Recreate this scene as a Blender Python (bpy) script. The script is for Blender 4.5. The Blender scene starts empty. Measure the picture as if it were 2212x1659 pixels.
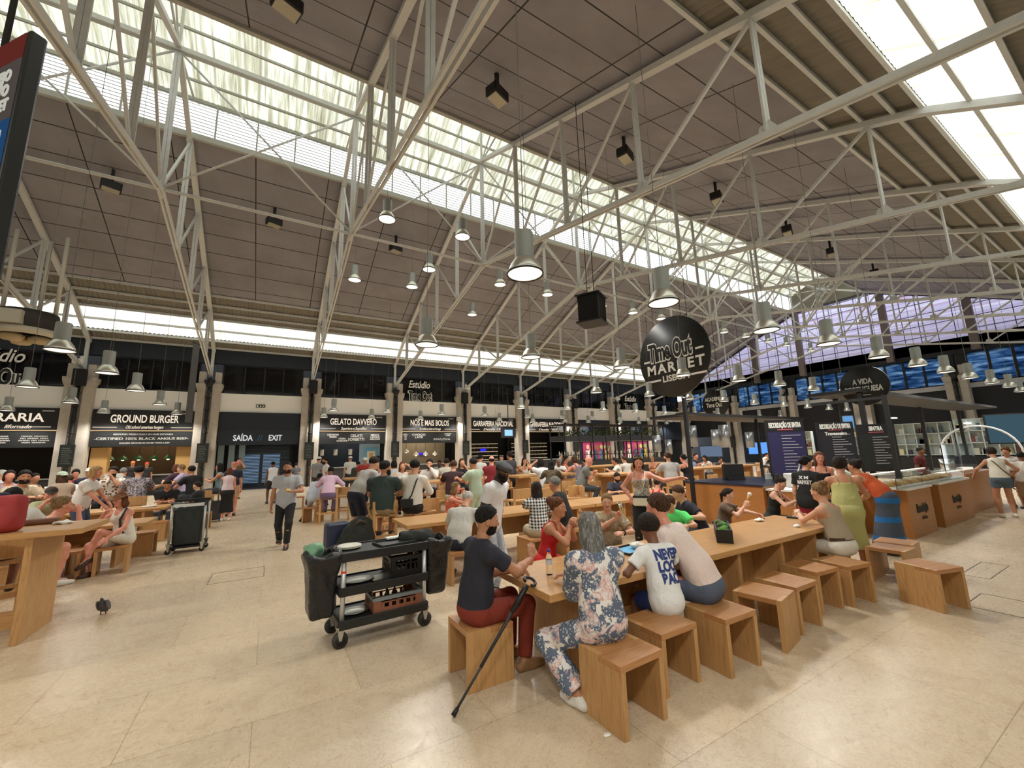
import bpy, bmesh, math, random
import numpy as np
from mathutils import Vector, Matrix
from mathutils.bvhtree import BVHTree
random.seed(7); rng = np.random.default_rng(7)
SC = bpy.context.scene
COL = SC.collection
# ------------------------------------------------------------------ camera
IMW, IMH, FPX, CAMZ = 2212., 1659., 870., 1.87
_p, _r, _y = np.radians([9.62, -1.568, 30.74])
FWD = np.array([math.sin(_y)*math.cos(_p), math.cos(_y)*math.cos(_p), math.sin(_p)])
_r0 = np.array([math.cos(_y), -math.sin(_y), 0.]); _u0 = np.cross(_r0, FWD)
RIGHT = math.cos(_r)*_r0 + math.sin(_r)*_u0
UP = np.cross(RIGHT, FWD)
EYE = np.array([0., 0., CAMZ])
cam = bpy.data.cameras.new('camera'); camo = bpy.data.objects.new('camera', cam); COL.objects.link(camo)
cam.sensor_fit = 'HORIZONTAL'; cam.sensor_width = 36.; cam.lens = 36.*FPX/IMW
cam.clip_start = .05; cam.clip_end = 400
M = Matrix.Identity(4)
for i in range(3):
    M[i][0] = RIGHT[i]; M[i][1] = UP[i]; M[i][2] = -FWD[i]; M[i][3] = EYE[i]
camo.matrix_world = M
SC.camera = camo
def ray(px, py): return FWD + RIGHT*((px-IMW/2)/FPX) - UP*((py-IMH/2)/FPX)
def atz(px, py, z):
    d = ray(px, py); return EYE + d*((z-CAMZ)/d[2])
def aty(px, py, Y):
    d = ray(px, py); return EYE + d*(Y/d[1])
def atx(px, py, X):
    d = ray(px, py); return EYE + d*(X/d[0])
# ------------------------------------------------------------------ world, exposure
SC.view_settings.view_transform = 'Standard'; SC.view_settings.look = 'None'
SC.view_settings.gamma = 1; SC.view_settings.use_curve_mapping = False
SC.view_settings.exposure = -0.27
LAMP_W = 300.
wd = bpy.data.worlds.new('sky'); SC.world = wd; wd.use_nodes = True
_bg = wd.node_tree.nodes['Background']; _bg.inputs[0].default_value = (.93, .97, 1., 1); _bg.inputs[1].default_value = 3.6
# ------------------------------------------------------------------ materials
def lin(c):
    return tuple(((x/255.)/12.92 if x/255. <= .04045 else ((x/255.+.055)/1.055)**2.4) for x in c)
class NT:
    def __init__(s, name):
        s.m = bpy.data.materials.new(name); s.m.use_nodes = True; s.t = s.m.node_tree
        s.b = s.t.nodes['Principled BSDF']; s.out = s.t.nodes['Material Output']
    def n(s, typ, **kw):
        x = s.t.nodes.new('ShaderNode'+typ)
        for k, v in kw.items():
            if hasattr(x, k): setattr(x, k, v)
        return x
    def link(s, a, b): s.t.links.new(a, b)
    def coord(s, scale=(1, 1, 1), rot=(0, 0, 0), loc=(0, 0, 0), kind='Object'):
        tc = s.n('TexCoord'); mp = s.n('Mapping')
        mp.inputs['Scale'].default_value = scale; mp.inputs['Rotation'].default_value = rot; mp.inputs['Location'].default_value = loc
        s.link(tc.outputs[kind], mp.inputs[0]); return mp.outputs[0]
    def noise(s, vec, scale=5, detail=3, rough=.5, dist=0):
        x = s.n('TexNoise'); x.inputs['Scale'].default_value = scale; x.inputs['Detail'].default_value = detail
        x.inputs['Roughness'].default_value = rough; x.inputs['Distortion'].default_value = dist
        s.link(vec, x.inputs['Vector']); return x.outputs['Fac']
    def ramp(s, fac, stops):
        x = s.n('ValToRGB'); r = x.color_ramp
        while len(r.elements) < len(stops): r.elements.new(.5)
        for e, (p, c) in zip(r.elements, stops):
            e.position = p; e.color = (*c, 1) if len(c) == 3 else c
        s.link(fac, x.inputs[0]); return x.outputs[0]
    def mix(s, fac, a, b, mode='MIX'):
        x = s.n('MixRGB', blend_type=mode)
        for i, v in ((0, fac), (1, a), (2, b)):
            if isinstance(v, (int, float)): x.inputs[i].default_value = v
            elif isinstance(v, tuple): x.inputs[i].default_value = (*v, 1)
            else: s.link(v, x.inputs[i])
        return x.outputs[0]
    def math(s, op, a, b=0.):
        x = s.n('Math', operation=op)
        for i, v in ((0, a), (1, b)):
            if isinstance(v, (int, float)): x.inputs[i].default_value = v
            else: s.link(v, x.inputs[i])
        return x.outputs[0]
    def bump(s, h, strength=.3, dist=.01):
        x = s.n('Bump'); x.inputs['Strength'].default_value = strength; x.inputs['Distance'].default_value = dist
        s.link(h, x.inputs['Height']); s.link(x.outputs[0], s.b.inputs['Normal'])
    def set(s, col=None, rough=None, metal=None, **kw):
        for k, v in (('Base Color', col), ('Roughness', rough), ('Metallic', metal)):
            if v is None: continue
            if isinstance(v, (int, float)): s.b.inputs[k].default_value = v
            elif isinstance(v, tuple): s.b.inputs[k].default_value = (*v, 1)
            else: s.link(v, s.b.inputs[k])
        for k, v in kw.items(): s.b.inputs[k.replace('_', ' ')].default_value = v
        return s.m
_mc = {}
def flat(c, rough=.6, metal=0., var=.0, name=None):
    """plain colour (sRGB 0-255) with a little noise in it"""
    key = (tuple(c), rough, metal, var)
    if key in _mc: return _mc[key]
    t = NT(name or 'paint'); l = lin(c)
    if var:
        v = t.coord(); f = t.noise(v, 9, 3)
        col = t.mix(f, tuple(x*(1-var) for x in l), tuple(min(1, x*(1+var)) for x in l))
        t.set(col, rough, metal)
    else: t.set(l, rough, metal)
    _mc[key] = t.m; return t.m
def glow(c, strength=1., name='light'):
    key = ('glow', tuple(c), strength)
    if key in _mc: return _mc[key]
    t = NT(name); e = t.n('Emission'); e.inputs[0].default_value = (*lin(c), 1); e.inputs[1].default_value = strength
    t.link(e.outputs[0], t.out.inputs[0]); _mc[key] = t.m; return t.m
def make_wood(a, b, name, rough=.42, axis=0):
    t = NT(name); oi = t.n('ObjectInfo')
    sc = [14, 14, 14]; sc[axis] = 1.1
    tc = t.n('TexCoord'); mp = t.n('Mapping'); mp.inputs['Scale'].default_value = sc
    ad = t.n('VectorMath', operation='ADD'); t.link(tc.outputs['Object'], ad.inputs[0])
    cm = t.n('CombineXYZ'); 
    for k in range(3): t.link(t.math('MULTIPLY', oi.outputs['Random'], 7.3+k), cm.inputs[k])
    t.link(cm.outputs[0], ad.inputs[1]); t.link(ad.outputs[0], mp.inputs[0])
    f = t.noise(mp.outputs[0], 3.2, 6, .62, 1.1)
    f2 = t.noise(ad.outputs[0], 1.6, 2)
    col = t.ramp(f, [(.28, lin(b)), (.52, lin(a)), (.75, tuple(min(1, x*1.12) for x in lin(a)))])
    col = t.mix(t.math('MULTIPLY', f2, .55), col, tuple(x*.72 for x in lin(a)), 'MIX')
    t.bump(f, .08, .004)
    return t.set(col, rough)
W_OAK = [make_wood((198, 152, 98), (164, 114, 64), 'oak wood', axis=k) for k in range(3)]
W_TOP = make_wood((202, 154, 98), (172, 122, 72), 'oak table top', .3, 0)
W_STOOLTOP = make_wood((188, 134, 84), (150, 96, 54), 'worn oak seat', .32, 0)
W_CHAIR = make_wood((206, 160, 106), (178, 130, 80), 'pale oak', .45, 2)
W_COUNTER = make_wood((182, 122, 66), (148, 92, 46), 'counter wood', .4, 0)
STEEL = flat((196, 198, 192), .28, 1.0); BLACK = flat((22, 22, 24), .5); BLACKP = flat((16, 16, 17), .38)
WHITE = flat((236, 236, 230), .45); DARKBLUE = flat((26, 32, 42), .55); GREY = flat((120, 122, 120), .5)
# ------------------------------------------------------------------ object helpers
def link(o, parent=None):
    COL.objects.link(o)
    if parent is not None: o.parent = parent
    return o
def tag(o, label=None, cat=None, group=None, kind=None):
    if label: o['label'] = label
    if cat: o['category'] = cat
    if group: o['group'] = group
    if kind: o['kind'] = kind
    return o
def thing(name, label, cat, loc=(0, 0, 0), rz=0., group=None, kind=None):
    o = bpy.data.objects.new(name, None); o.empty_display_size = .1; link(o)
    o.location = loc; o.rotation_euler = (0, 0, rz)
    return tag(o, label, cat, group, kind)
def copy_tree(o, parent=None):
    c = o.copy(); COL.objects.link(c); c.parent = parent
    for ch in o.children: copy_tree(ch, c)
    return c
def mesh_np(name, V, F, mats, parent=None, smooth=True, idx=None):
    """V (n,3), F (m,4) or (m,3) arrays"""
    me = bpy.data.meshes.new(name); V = np.asarray(V, np.float32); F = np.asarray(F, np.int32); k = F.shape[1]
    me.vertices.add(len(V)); me.vertices.foreach_set('co', V.ravel())
    me.loops.add(F.size); me.loops.foreach_set('vertex_index', F.ravel())
    me.polygons.add(len(F)); me.polygons.foreach_set('loop_start', np.arange(0, F.size, k, dtype=np.int32))
    me.polygons.foreach_set('loop_total', np.full(len(F), k, np.int32))
    me.polygons.foreach_set('use_smooth', np.full(len(F), smooth, bool))
    if idx is not None: me.polygons.foreach_set('material_index', np.asarray(idx, np.int32))
    me.update(calc_edges=True)
    for m in (mats if isinstance(mats, (list, tuple)) else [mats]): me.materials.append(m)
    return link(bpy.data.objects.new(name, me), parent)
class MB:
    """collects boxes, beams, tubes, lathes and prisms; build() links ONE mesh object"""
    def __init__(s): s.v = []; s.f = []; s.mi = []; s.sm = []
    def add(s, vs, fs, mi=0, smooth=False):
        n = len(s.v); s.v += [tuple(v) for v in vs]; s.f += [tuple(i+n for i in f) for f in fs]
        s.mi += [mi]*len(fs); s.sm += [smooth]*len(fs); return s
    def box(s, c, d, mi=0, rz=0.):
        x, y, z = d[0]/2, d[1]/2, d[2]/2; cs, sn = math.cos(rz), math.sin(rz)
        vs = [(c[0]+a*x*cs-b*y*sn, c[1]+a*x*sn+b*y*cs, c[2]+e*z) for e in (-1, 1) for b in (-1, 1) for a in (-1, 1)]
        return s.add(vs, [(0, 2, 3, 1), (4, 5, 7, 6), (0, 1, 5, 4), (2, 6, 7, 3), (0, 4, 6, 2), (1, 3, 7, 5)], mi)
    def bx(s, x0, x1, y0, y1, z0, z1, mi=0): return s.box(((x0+x1)/2, (y0+y1)/2, (z0+z1)/2), (x1-x0, y1-y0, z1-z0), mi)
    def beam(s, p, q, w, h=None, mi=0, up=(0, 0, 1)):
        h = h or w; p = Vector(p); q = Vector(q); d = (q-p).normalized(); u = Vector(up)
        if abs(d.dot(u)) > .98: u = Vector((1, 0, 0))
        r = d.cross(u).normalized(); u = r.cross(d)
        vs = [e+r*(a*w/2)+u*(b*h/2) for e in (p, q) for b in (-1, 1) for a in (-1, 1)]
        return s.add(vs, [(0, 1, 3, 2), (4, 6, 7, 5), (0, 4, 5, 1), (2, 3, 7, 6), (0, 2, 6, 4), (1, 5, 7, 3)], mi)
    def tube(s, pts, r, n=8, mi=0, cap=True):
        pts = [Vector(p) for p in pts]; rs = r if isinstance(r, (list, tuple)) else [r]*len(pts)
        vs = []; fs = []
        for i, p in enumerate(pts):
            d = (pts[min(i+1, len(pts)-1)]-pts[max(i-1, 0)]).normalized()
            u = Vector((0, 0, 1)) if abs(d.z) < .95 else Vector((1, 0, 0))
            a = d.cross(u).normalized(); b = a.cross(d)
            for k in range(n):
                t = 2*math.pi*k/n; vs.append(p+(a*math.cos(t)+b*math.sin(t))*rs[i])
        for i in range(len(pts)-1):
            for k in range(n): fs.append((i*n+k, i*n+(k+1) % n, (i+1)*n+(k+1) % n, (i+1)*n+k))
        if cap: fs += [tuple(range(n))[::-1], tuple(range((len(pts)-1)*n, len(pts)*n))]
        return s.add(vs, fs, mi, n > 5)
    def lathe(s, prof, n=24, c=(0, 0, 0), mi=0, sx=1., sy=1.):
        vs = []; fs = []
        for (r, z) in prof:
            for k in range(n):
                t = 2*math.pi*k/n; vs.append((c[0]+r*math.cos(t)*sx, c[1]+r*math.sin(t)*sy, c[2]+z))
        for i in range(len(prof)-1):
            for k in range(n): fs.append((i*n+k, i*n+(k+1) % n, (i+1)*n+(k+1) % n, (i+1)*n+k))
        return s.add(vs, fs, mi, True)
    def prism(s, poly, a, b, plane='yz', mi=0):
        """poly in the named plane, extruded from a to b along the remaining axis"""
        def P(u, v, w): return {'yz': (w, u, v), 'xz': (u, w, v), 'xy': (u, v, w)}[plane]
        n = len(poly); vs = [P(u, v, a) for u, v in poly]+[P(u, v, b) for u, v in poly]
        fs = [tuple(range(n)), tuple(range(2*n-1, n-1, -1))]+[(i, i+n, (i+1) % n+n, (i+1) % n) for i in range(n)]
        return s.add(vs, fs, mi)
    def sphere(s, c, r, n=12, mi=0, sz=1.):
        return s.lathe([(r*math.sin(math.pi*i/(n//2))+1e-5, -r*sz*math.cos(math.pi*i/(n//2))) for i in range(n//2+1)], n, c, mi)
    def build(s, name, mats, parent=None, bevel=0., loc=None):
        me = bpy.data.meshes.new(name); me.from_pydata(s.v, [], s.f)
        for m in (mats if isinstance(mats, (list, tuple)) else [mats]): me.materials.append(m)
        me.polygons.foreach_set('material_index', s.mi); me.polygons.foreach_set('use_smooth', s.sm)
        bm = bmesh.new(); bm.from_mesh(me); bmesh.ops.recalc_face_normals(bm, faces=bm.faces)
        if bevel: bmesh.ops.bevel(bm, geom=bm.edges, offset=bevel, segments=1, affect='EDGES', clamp_overlap=True)
        bm.to_mesh(me); bm.free()
        o = link(bpy.data.objects.new(name, me), parent)
        if loc: o.location = loc
        return o
def text(body, size, mat, parent=None, loc=(0, 0, 0), rot=(math.pi/2, 0, 0), name='lettering', wx=1., bold=0., ext=.004, align='CENTER', shear=0., space=1., line=1.):
    cu = bpy.data.curves.new(name, 'FONT'); cu.body = body; cu.size = size; cu.align_x = align; cu.align_y = 'CENTER'
    cu.extrude = ext; cu.offset = bold; cu.shear = shear; cu.space_character = space; cu.space_line = line; cu.resolution_u = 3
    cu.materials.append(mat); o = link(bpy.data.objects.new(name, cu), parent)
    o.location = loc; o.rotation_euler = rot; o.scale = (wx, 1, 1); return o
# ------------------------------------------------------------------ people: signed-distance bodies polygonised as one surface
def snet(f, lo, hi, h):
    lo = np.asarray(lo, float); hi = np.asarray(hi, float)
    n = np.maximum(np.ceil((hi-lo)/h).astype(int)+1, 3)
    ax = [(lo[i]+h*np.arange(n[i])).astype(np.float32) for i in range(3)]
    P = np.stack(np.meshgrid(*ax, indexing='ij'), -1).reshape(-1, 3)
    D = f(P).reshape(n); S = D < 0
    cnt = np.zeros(n-1, np.int32); acc = np.zeros((*(n-1), 3), np.float32)
    sl = [slice(0, -1), slice(1, None)]
    for a in range(3):
        o = [i for i in range(3) if i != a]
        A = [slice(None)]*3; B = [slice(None)]*3; A[a] = sl[0]; B[a] = sl[1]
        d0 = D[tuple(A)]; d1 = D[tuple(B)]; cr = S[tuple(A)] != S[tuple(B)]
        t = np.where(cr, d0/np.where(cr, d0-d1, 1), 0)
        for i in (0, 1):
            for j in (0, 1):
                q = [slice(None)]*3; q[o[0]] = sl[i]; q[o[1]] = sl[j]; q = tuple(q)
                c = cr[q]; cnt += c
                acc[..., a] += np.where(c, t[q], 0); acc[..., o[0]] += c*i; acc[..., o[1]] += c*j
    act = cnt > 0; ids = np.full(n-1, -1, np.int64); ids[act] = np.arange(act.sum())
    cell = np.argwhere(act)
    V = lo+h*(cell+acc[act]/cnt[act][:, None])
    Fs = []
    for a in range(3):
        b, c = (a+1) % 3, (a+2) % 3
        A = [slice(None)]*3; B = [slice(None)]*3; A[a] = sl[0]; B[a] = sl[1]
        s0 = S[tuple(A)]; s1 = S[tuple(B)]; cr = s0 != s1
        E = np.argwhere(cr); ok = (E[:, b] > 0) & (E[:, c] > 0) & (E[:, b] < n[b]-1) & (E[:, c] < n[c]-1); E = E[ok]
        if not len(E): continue
        flip = s0[tuple(E.T)]
        qs = []
        for (db, dc) in ((-1, -1), (0, -1), (0, 0), (-1, 0)):
            C = E.copy(); C[:, b] += db; C[:, c] += dc; qs.append(ids[tuple(C.T)])
        Q = np.stack(qs, 1); Q[~flip] = Q[~flip][:, ::-1]; Fs.append(Q)
    F = np.concatenate(Fs) if Fs else np.zeros((0, 4), int)
    return V, F
def nrm(v):
    v = np.asarray(v, float); return v/(np.linalg.norm(v)+1e-9)
def cone(P, a, b, ra, rb):
    a = np.asarray(a, np.float32); ab = np.asarray(b, np.float32)-a
    q = P-a; t = np.clip(q@ab/(ab@ab+1e-9), 0, 1)
    q = q-t[:, None]*ab
    return np.sqrt(np.einsum('ij,ij->i', q, q))-(ra+t*(rb-ra))
def elli(P, c, R, r):
    q = (P-np.asarray(c, np.float32))@np.asarray(R, np.float32)   # columns of R are the axes
    r = np.asarray(r, np.float32)
    k0 = np.sqrt(np.einsum('ij,ij->i', q/r, q/r)); k1 = np.sqrt(np.einsum('ij,ij->i', q/(r*r), q/(r*r)))+1e-6
    return k0*(k0-1)/k1
def smin(a, b, k):
    h = np.maximum(k-np.abs(a-b), 0)/k
    return np.minimum(a, b)-h*h*k*.25
def smax(a, b, k): return -smin(-a, -b, k)
def ev(P, prims, k=.03, off=0.):
    d = None
    for p in prims:
        kk = p[-1] if p[0] == 'C' and len(p) == 6 else (p[-1] if p[0] == 'E' and len(p) == 5 else k)
        x = cone(P, p[1], p[2], p[3]+off, p[4]+off) if p[0] == 'C' else elli(P, p[1], p[2], np.asarray(p[3])+off)
        d = x if d is None else smin(d, x, kk)
    return d
def bounds(prims, pad):
    lo = np.full(3, 9.); hi = -lo
    for p in prims:
        if p[0] == 'C':
            for c, r in ((p[1], p[3]), (p[2], p[4])): lo = np.minimum(lo, np.asarray(c)-r); hi = np.maximum(hi, np.asarray(c)+r)
        else:
            e = np.sqrt((np.asarray(p[2])**2)@(np.asarray(p[3])**2)); lo = np.minimum(lo, np.asarray(p[1])-e); hi = np.maximum(hi, np.asarray(p[1])+e)
    return lo-pad, hi+pad
def ik(a, t, l1, l2, pole):
    a = np.asarray(a, float); t = np.asarray(t, float); d = t-a; L = np.linalg.norm(d); L2 = min(L, (l1+l2)*.995); d = d/(L+1e-9); L2 = max(L2, abs(l1-l2)+.02)
    t = a+d*L2; x = (l1*l1-l2*l2+L2*L2)/(2*L2); y = math.sqrt(max(l1*l1-x*x, 0))
    pole = np.asarray(pole, float); pole = pole-d*(pole@d); return a+d*x+nrm(pole)*y, t
def rotx(a):
    c, s = math.cos(a), math.sin(a); return np.array([[1, 0, 0], [0, c, -s], [0, s, c]])
def roty(a):
    c, s = math.cos(a), math.sin(a); return np.array([[c, 0, s], [0, 1, 0], [-s, 0, c]])
def rotz(a):
    c, s = math.cos(a), math.sin(a); return np.array([[c, -s, 0], [s, c, 0], [0, 0, 1]])
SKINS = {'pale': (222, 172, 146), 'fair': (214, 160, 130), 'tan': (192, 134, 100), 'olive': (182, 128, 96), 'brown': (122, 78, 54), 'dark': (66, 42, 32), 'pink': (220, 150, 126)}
HAIRS = {'black': (24, 20, 18), 'dark': (40, 29, 23), 'brown': (74, 50, 34), 'auburn': (104, 62, 38), 'blonde': (176, 140, 92), 'dblonde': (134, 104, 70), 'grey': (120, 118, 114), 'white': (196, 192, 184)}
def skin_mat(s):
    key = ('skin', s)
    if key not in _mc:
        t = NT('skin'); c = lin(SKINS[s]); f = t.noise(t.coord(), 14, 3)
        t.set(t.mix(f, tuple(x*.86 for x in c), tuple(min(1, x*1.1) for x in c)), .5); _mc[key] = t.m
    return _mc[key]
def hair_mat(h):
    key = ('hair', h)
    if key not in _mc:
        t = NT('hair'); c = lin(HAIRS[h]); v = t.coord((34, 34, 5)); f = t.noise(v, 2.2, 5, .6, .6)
        hi = (.5, .51, .49) if h == 'grey' else tuple(min(1, x*2.0+.012) for x in c)
        t.set(t.ramp(f, [(.3, tuple(x*.55 for x in c)), (.5, c), (.72, hi)]), .48); t.bump(f, 1., .02); t.b.inputs['Specular IOR Level'].default_value = .25; t.b.inputs['Roughness'].default_value = .7; _mc[key] = t.m
    return _mc[key]
def cloth(c, pat=None, c2=None, c3=None, sc=1.):
    key = ('cloth', tuple(c), pat, c2, c3, sc)
    if key in _mc: return _mc[key]
    t = NT('cloth'); a = lin(c); v = t.coord(); fold = t.noise(t.coord((7, 7, 3.2)), 1.0, 3, .55, .8)
    if pat == 'check':
        ck = t.n('TexChecker'); ck.inputs['Scale'].default_value = 1; w = []
        tc = t.coord((sc, sc, sc)); sp = t.n('SeparateXYZ'); t.link(tc, sp.inputs[0])
        fr = [t.math('GREATER_THAN', t.math('FRACT', sp.outputs[k]), .5) for k in (0, 2)]
        s2 = t.math('MULTIPLY', t.math('ADD', fr[0], fr[1]), .5)
        col = t.ramp(s2, [(0., a), (.5, tuple((x+y)/2 for x, y in zip(a, lin(c2)))), (1., lin(c2))])
    elif pat == 'stripe':
        sp = t.n('SeparateXYZ'); t.link(t.coord((sc, sc, sc)), sp.inputs[0])
        col = t.mix(t.math('GREATER_THAN', t.math('FRACT', sp.outputs[2]), .72), a, lin(c2))
    elif pat == 'spots':
        vo = t.n('TexVoronoi'); vo.inputs['Scale'].default_value = sc; t.link(v, vo.inputs['Vector'])
        col = t.mix(t.math('LESS_THAN', vo.outputs['Distance'], .38), a, lin(c2))
    elif pat == 'print':
        f = t.noise(v, sc, 4, .65, 1.2); g = t.noise(t.coord(loc=(5, 3, 1)), sc*1.7, 3, .6, .6)
        col = t.ramp(f, [(.42, a), (.49, lin(c2)), (.56, a)]); col = t.mix(t.math('GREATER_THAN', g, .56), col, lin(c3 or c2))
    elif pat == 'floral':
        f = t.noise(v, sc*.55, 3, .6, .5); g = t.noise(t.coord(loc=(2, 7, 1)), sc*2.6, 4, .7, 1.6)
        vo = t.n('TexVoronoi'); vo.inputs['Scale'].default_value = sc*4.5; t.link(v, vo.inputs['Vector'])
        blue = t.mix(t.math('LESS_THAN', vo.outputs['Distance'], .3), lin(c2), a)
        blue = t.mix(t.math('LESS_THAN', vo.outputs['Distance'], .16), blue, tuple(x*.4 for x in lin(c2)))
        pink = t.mix(t.ramp(g, [(.4, (0, 0, 0)), (.58, (1, 1, 1))]), lin(c3), a)
        col = t.mix(t.ramp(f, [(.52, (0, 0, 0)), (.57, (1, 1, 1))]), blue, pink)
        col = t.mix(t.math('GREATER_THAN', t.noise(t.coord(loc=(9, 1, 4)), sc*1.3, 2), .61), col, a)
    else:
        col = t.mix(t.noise(v, 60, 2), tuple(x*.9 for x in a), tuple(min(1, x*1.06) for x in a))
    t.bump(fold, .8, .03); _mc[key] = t.set(col, .85); return t.m
LIP = flat((150, 74, 68), .4); EYEW = flat((225, 220, 212), .25); EYED = flat((40, 26, 18), .2)
# ---- skeleton
def skeleton(q, s):
    """q: pose dict; s: body scale.  Local frame: x right, y forward, z up, feet/floor at z = 0"""
    K = {}; fem = q.get('fem', 0); sh = q.get('seat', .45); sit = q['pose'] == 'sit'
    sw = (.158 if fem else .178)*s*q.get('wide', 1.); hw = .085*s
    zp = sh+.1*s if sit else q.get('hip', .95)*s
    P0 = np.array([0, 0, zp]); le = math.radians(q.get('lean', 4 if not sit else 10)); sl = math.radians(q.get('side', 0)); tw = -math.radians(q.get('twist', 0))
    hun = q.get('hunch', 1.25)
    R1 = roty(sl*.6)@rotx(-le*.8); R2 = rotz(tw)@roty(sl)@rotx(-le*hun)
    P1 = P0+R1@[0, 0, .2*s]; P2 = P1+R2@[0, 0, .31*s]
    K.update(P0=P0, P1=P1, P2=P2, R0=rotx(-le*.4), R1=R1, R2=R2, s=s, fem=fem, sw=sw)
    nk = math.radians(q.get('neck', 12))+le*.45; Rn = rotz(tw*.7)@roty(sl*.6)@rotx(-nk)
    hy = -math.radians(q.get('hy', 0)); hp = math.radians(q.get('hp', 4)); hr = math.radians(q.get('hr', 0))
    RH = rotz(hy)@rotx(-hp)@roty(hr)
    NB = P2+Rn@[0, 0, .07*s]; HC = NB+Rn@[0, 0, .05*s]+RH@[0, .016*s, .075*s]
    K.update(NB=NB, HC=HC, RH=RH, top=HC+RH@[0, 0, .118*s])
    SP = P2+R2@[0, -.005*s, -.045*s]
    arms = q.get('arms', ('down', 'down'))
    tz = q.get('tz', .75)
    for i, sd in enumerate((-1, 1)):
        S = SP+R2@[sd*sw, 0, 0]; a = arms[i]; pole = np.array([sd*.9, -.6, -.5])
        if isinstance(a, str):
            if a == 'down': t = S+R2@np.array([sd*.07, .05, -.53])*s; pole = np.array([sd*.4, -1, 0])
            elif a == 'lap': t = P0+np.array([sd*.07, .27*s, .10*s])
            elif a == 'table': t = np.array([sd*.13*s, P0[1]+.42*s, tz+.045])
            elif a == 'cross': t = np.array([-sd*.07*s, P0[1]+.36*s, tz+.05])
            elif a == 'chin': t = HC+RH@np.array([sd*.035, .10, -.15])*s; pole = np.array([sd*.5, .3, -1])
            elif a == 'mouth': t = HC+RH@np.array([sd*.05, .17, -.10])*s; pole = np.array([sd*.7, .1, -1])
            elif a == 'hair': t = HC+RH@np.array([sd*.13, .05, .03])*s; pole = np.array([sd*1., .6, -.2])
            elif a == 'hip': t = P0+np.array([sd*.20, .03, .06])*s; pole = np.array([sd, -.7, 0])
            elif a == 'cam': t = HC+np.array([sd*.06, .22, -.04])*s; pole = np.array([sd*.6, 0, -1])
            elif a == 'fwd': t = S+np.array([-sd*.02, .46, -.12])*s; pole = np.array([sd*.4, -.3, -1])
        else:
            t = np.array(a[:3], float)
            if len(a) > 3: pole = np.array(a[3:6], float)
        E, Wr = ik(S, t, .285*s, .255*s, pole)
        n = 'LR'[i]; K['S'+n] = S; K['E'+n] = E; K['W'+n] = Wr
    legs = q.get('legs', (None, None)); spread = q.get('spread', .11)
    for i, sd in enumerate((-1, 1)):
        n = 'LR'[i]; Hh = P0+np.array([sd*hw, 0, -.03*s]); a = legs[i]; pole = np.array([sd*.12, 1, .9 if sit else .05]); fy = 0.; fp = 0.
        if a is None:
            if sit:
                if sh > .6: t = np.array([sd*spread*s, .30*s, .33])
                else: t = np.array([sd*spread*s, q.get('footy', .40)*s, .085*s])
            else: t = np.array([sd*spread*s*.9, 0, .085*s])
        else:
            t = np.array(a[:3], float)
            if len(a) > 3: fy, fp = math.radians(a[3]), math.radians(a[4])
            if len(a) > 5: pole = np.array(a[5:8], float)
        Kn, A = ik(Hh, t, .44*s, .43*s, pole); fd = rotz(-fy-sd*.12*0)@rotx(-fp)
        K['H'+n] = Hh; K['K'+n] = Kn; K['A'+n] = A; K['F'+n] = fd
    return K
def torso_prims(K, off=0., belly=0.):
    s = K['s']; f = K['fem']; P0, P1, P2, R0, R1, R2 = (K[k] for k in ('P0', 'P1', 'P2', 'R0', 'R1', 'R2'))
    o = off; w = K['sw']/(.158*s if f else .178*s)
    L = [('E', P0+R0@[0, -.012*s, .0], R0, (np.array([.168 if f else .158, .118, .115])*s*[w, 1, 1])+o),
         ('E', P0*.35+P1*.65+R1@[0, (.012+belly*.4)*s, 0], R1, np.array([(.128 if f else .150)*w+belly*.5, .100+belly, .15])*s+o),
         ('E', P1*.45+P2*.55, R2, np.array([(.138 if f else .160)*w, .108, .185])*s+o)]
    return L
def breast_prims(K, off=0.):
    s = K['s']; c = K['P1']*.42+K['P2']*.58
    return [('E', c+K['R2']@[sd*.072*s, .078*s, -.01*s], K['R2'], np.array([.062, .055, .06])*s+off) for sd in (-1, 1)]
def shoulder_prims(K, r=.052, off=0., inset=0.):
    s = K['s']; L = []
    for n, sd in (('L', -1), ('R', 1)):
        S = K['S'+n]-K['R2']@[sd*inset, 0, 0]
        L.append(('C', K['P2']+K['R2']@[sd*.03*s, -.01*s, -.012*s], S, .05*s+off, r*s+off))
        L.append(('C', K['P2']+K['R2']@[sd*.06*s, .01*s, -.10*s], S+K['R2']@[0, 0, -.02*s], .085*s+off, r*s+off))
    return L
def foot_prims(K, n, off=0.):
    s = K['s']; A = K['A'+n]; F = K['F'+n]
    return [('C', A+F@[0, -.045*s, -.045*s], A+F@[0, .09*s, -.052*s], .036*s+off, .034*s+off), ('C', A+F@[0, .07*s, -.052*s], A+F@[0, .160*s, -.056*s], .038*s+off, .030*s+off),
            ('C', A+F@[0, 0, -.01*s], A+F@[0, .07*s, -.05*s], .038*s+off, .034*s+off)]
def hand_frame(K, n):
    sd = -1 if n == 'L' else 1
    f = nrm(K['W'+n]-K['E'+n]); return sd, f
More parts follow.
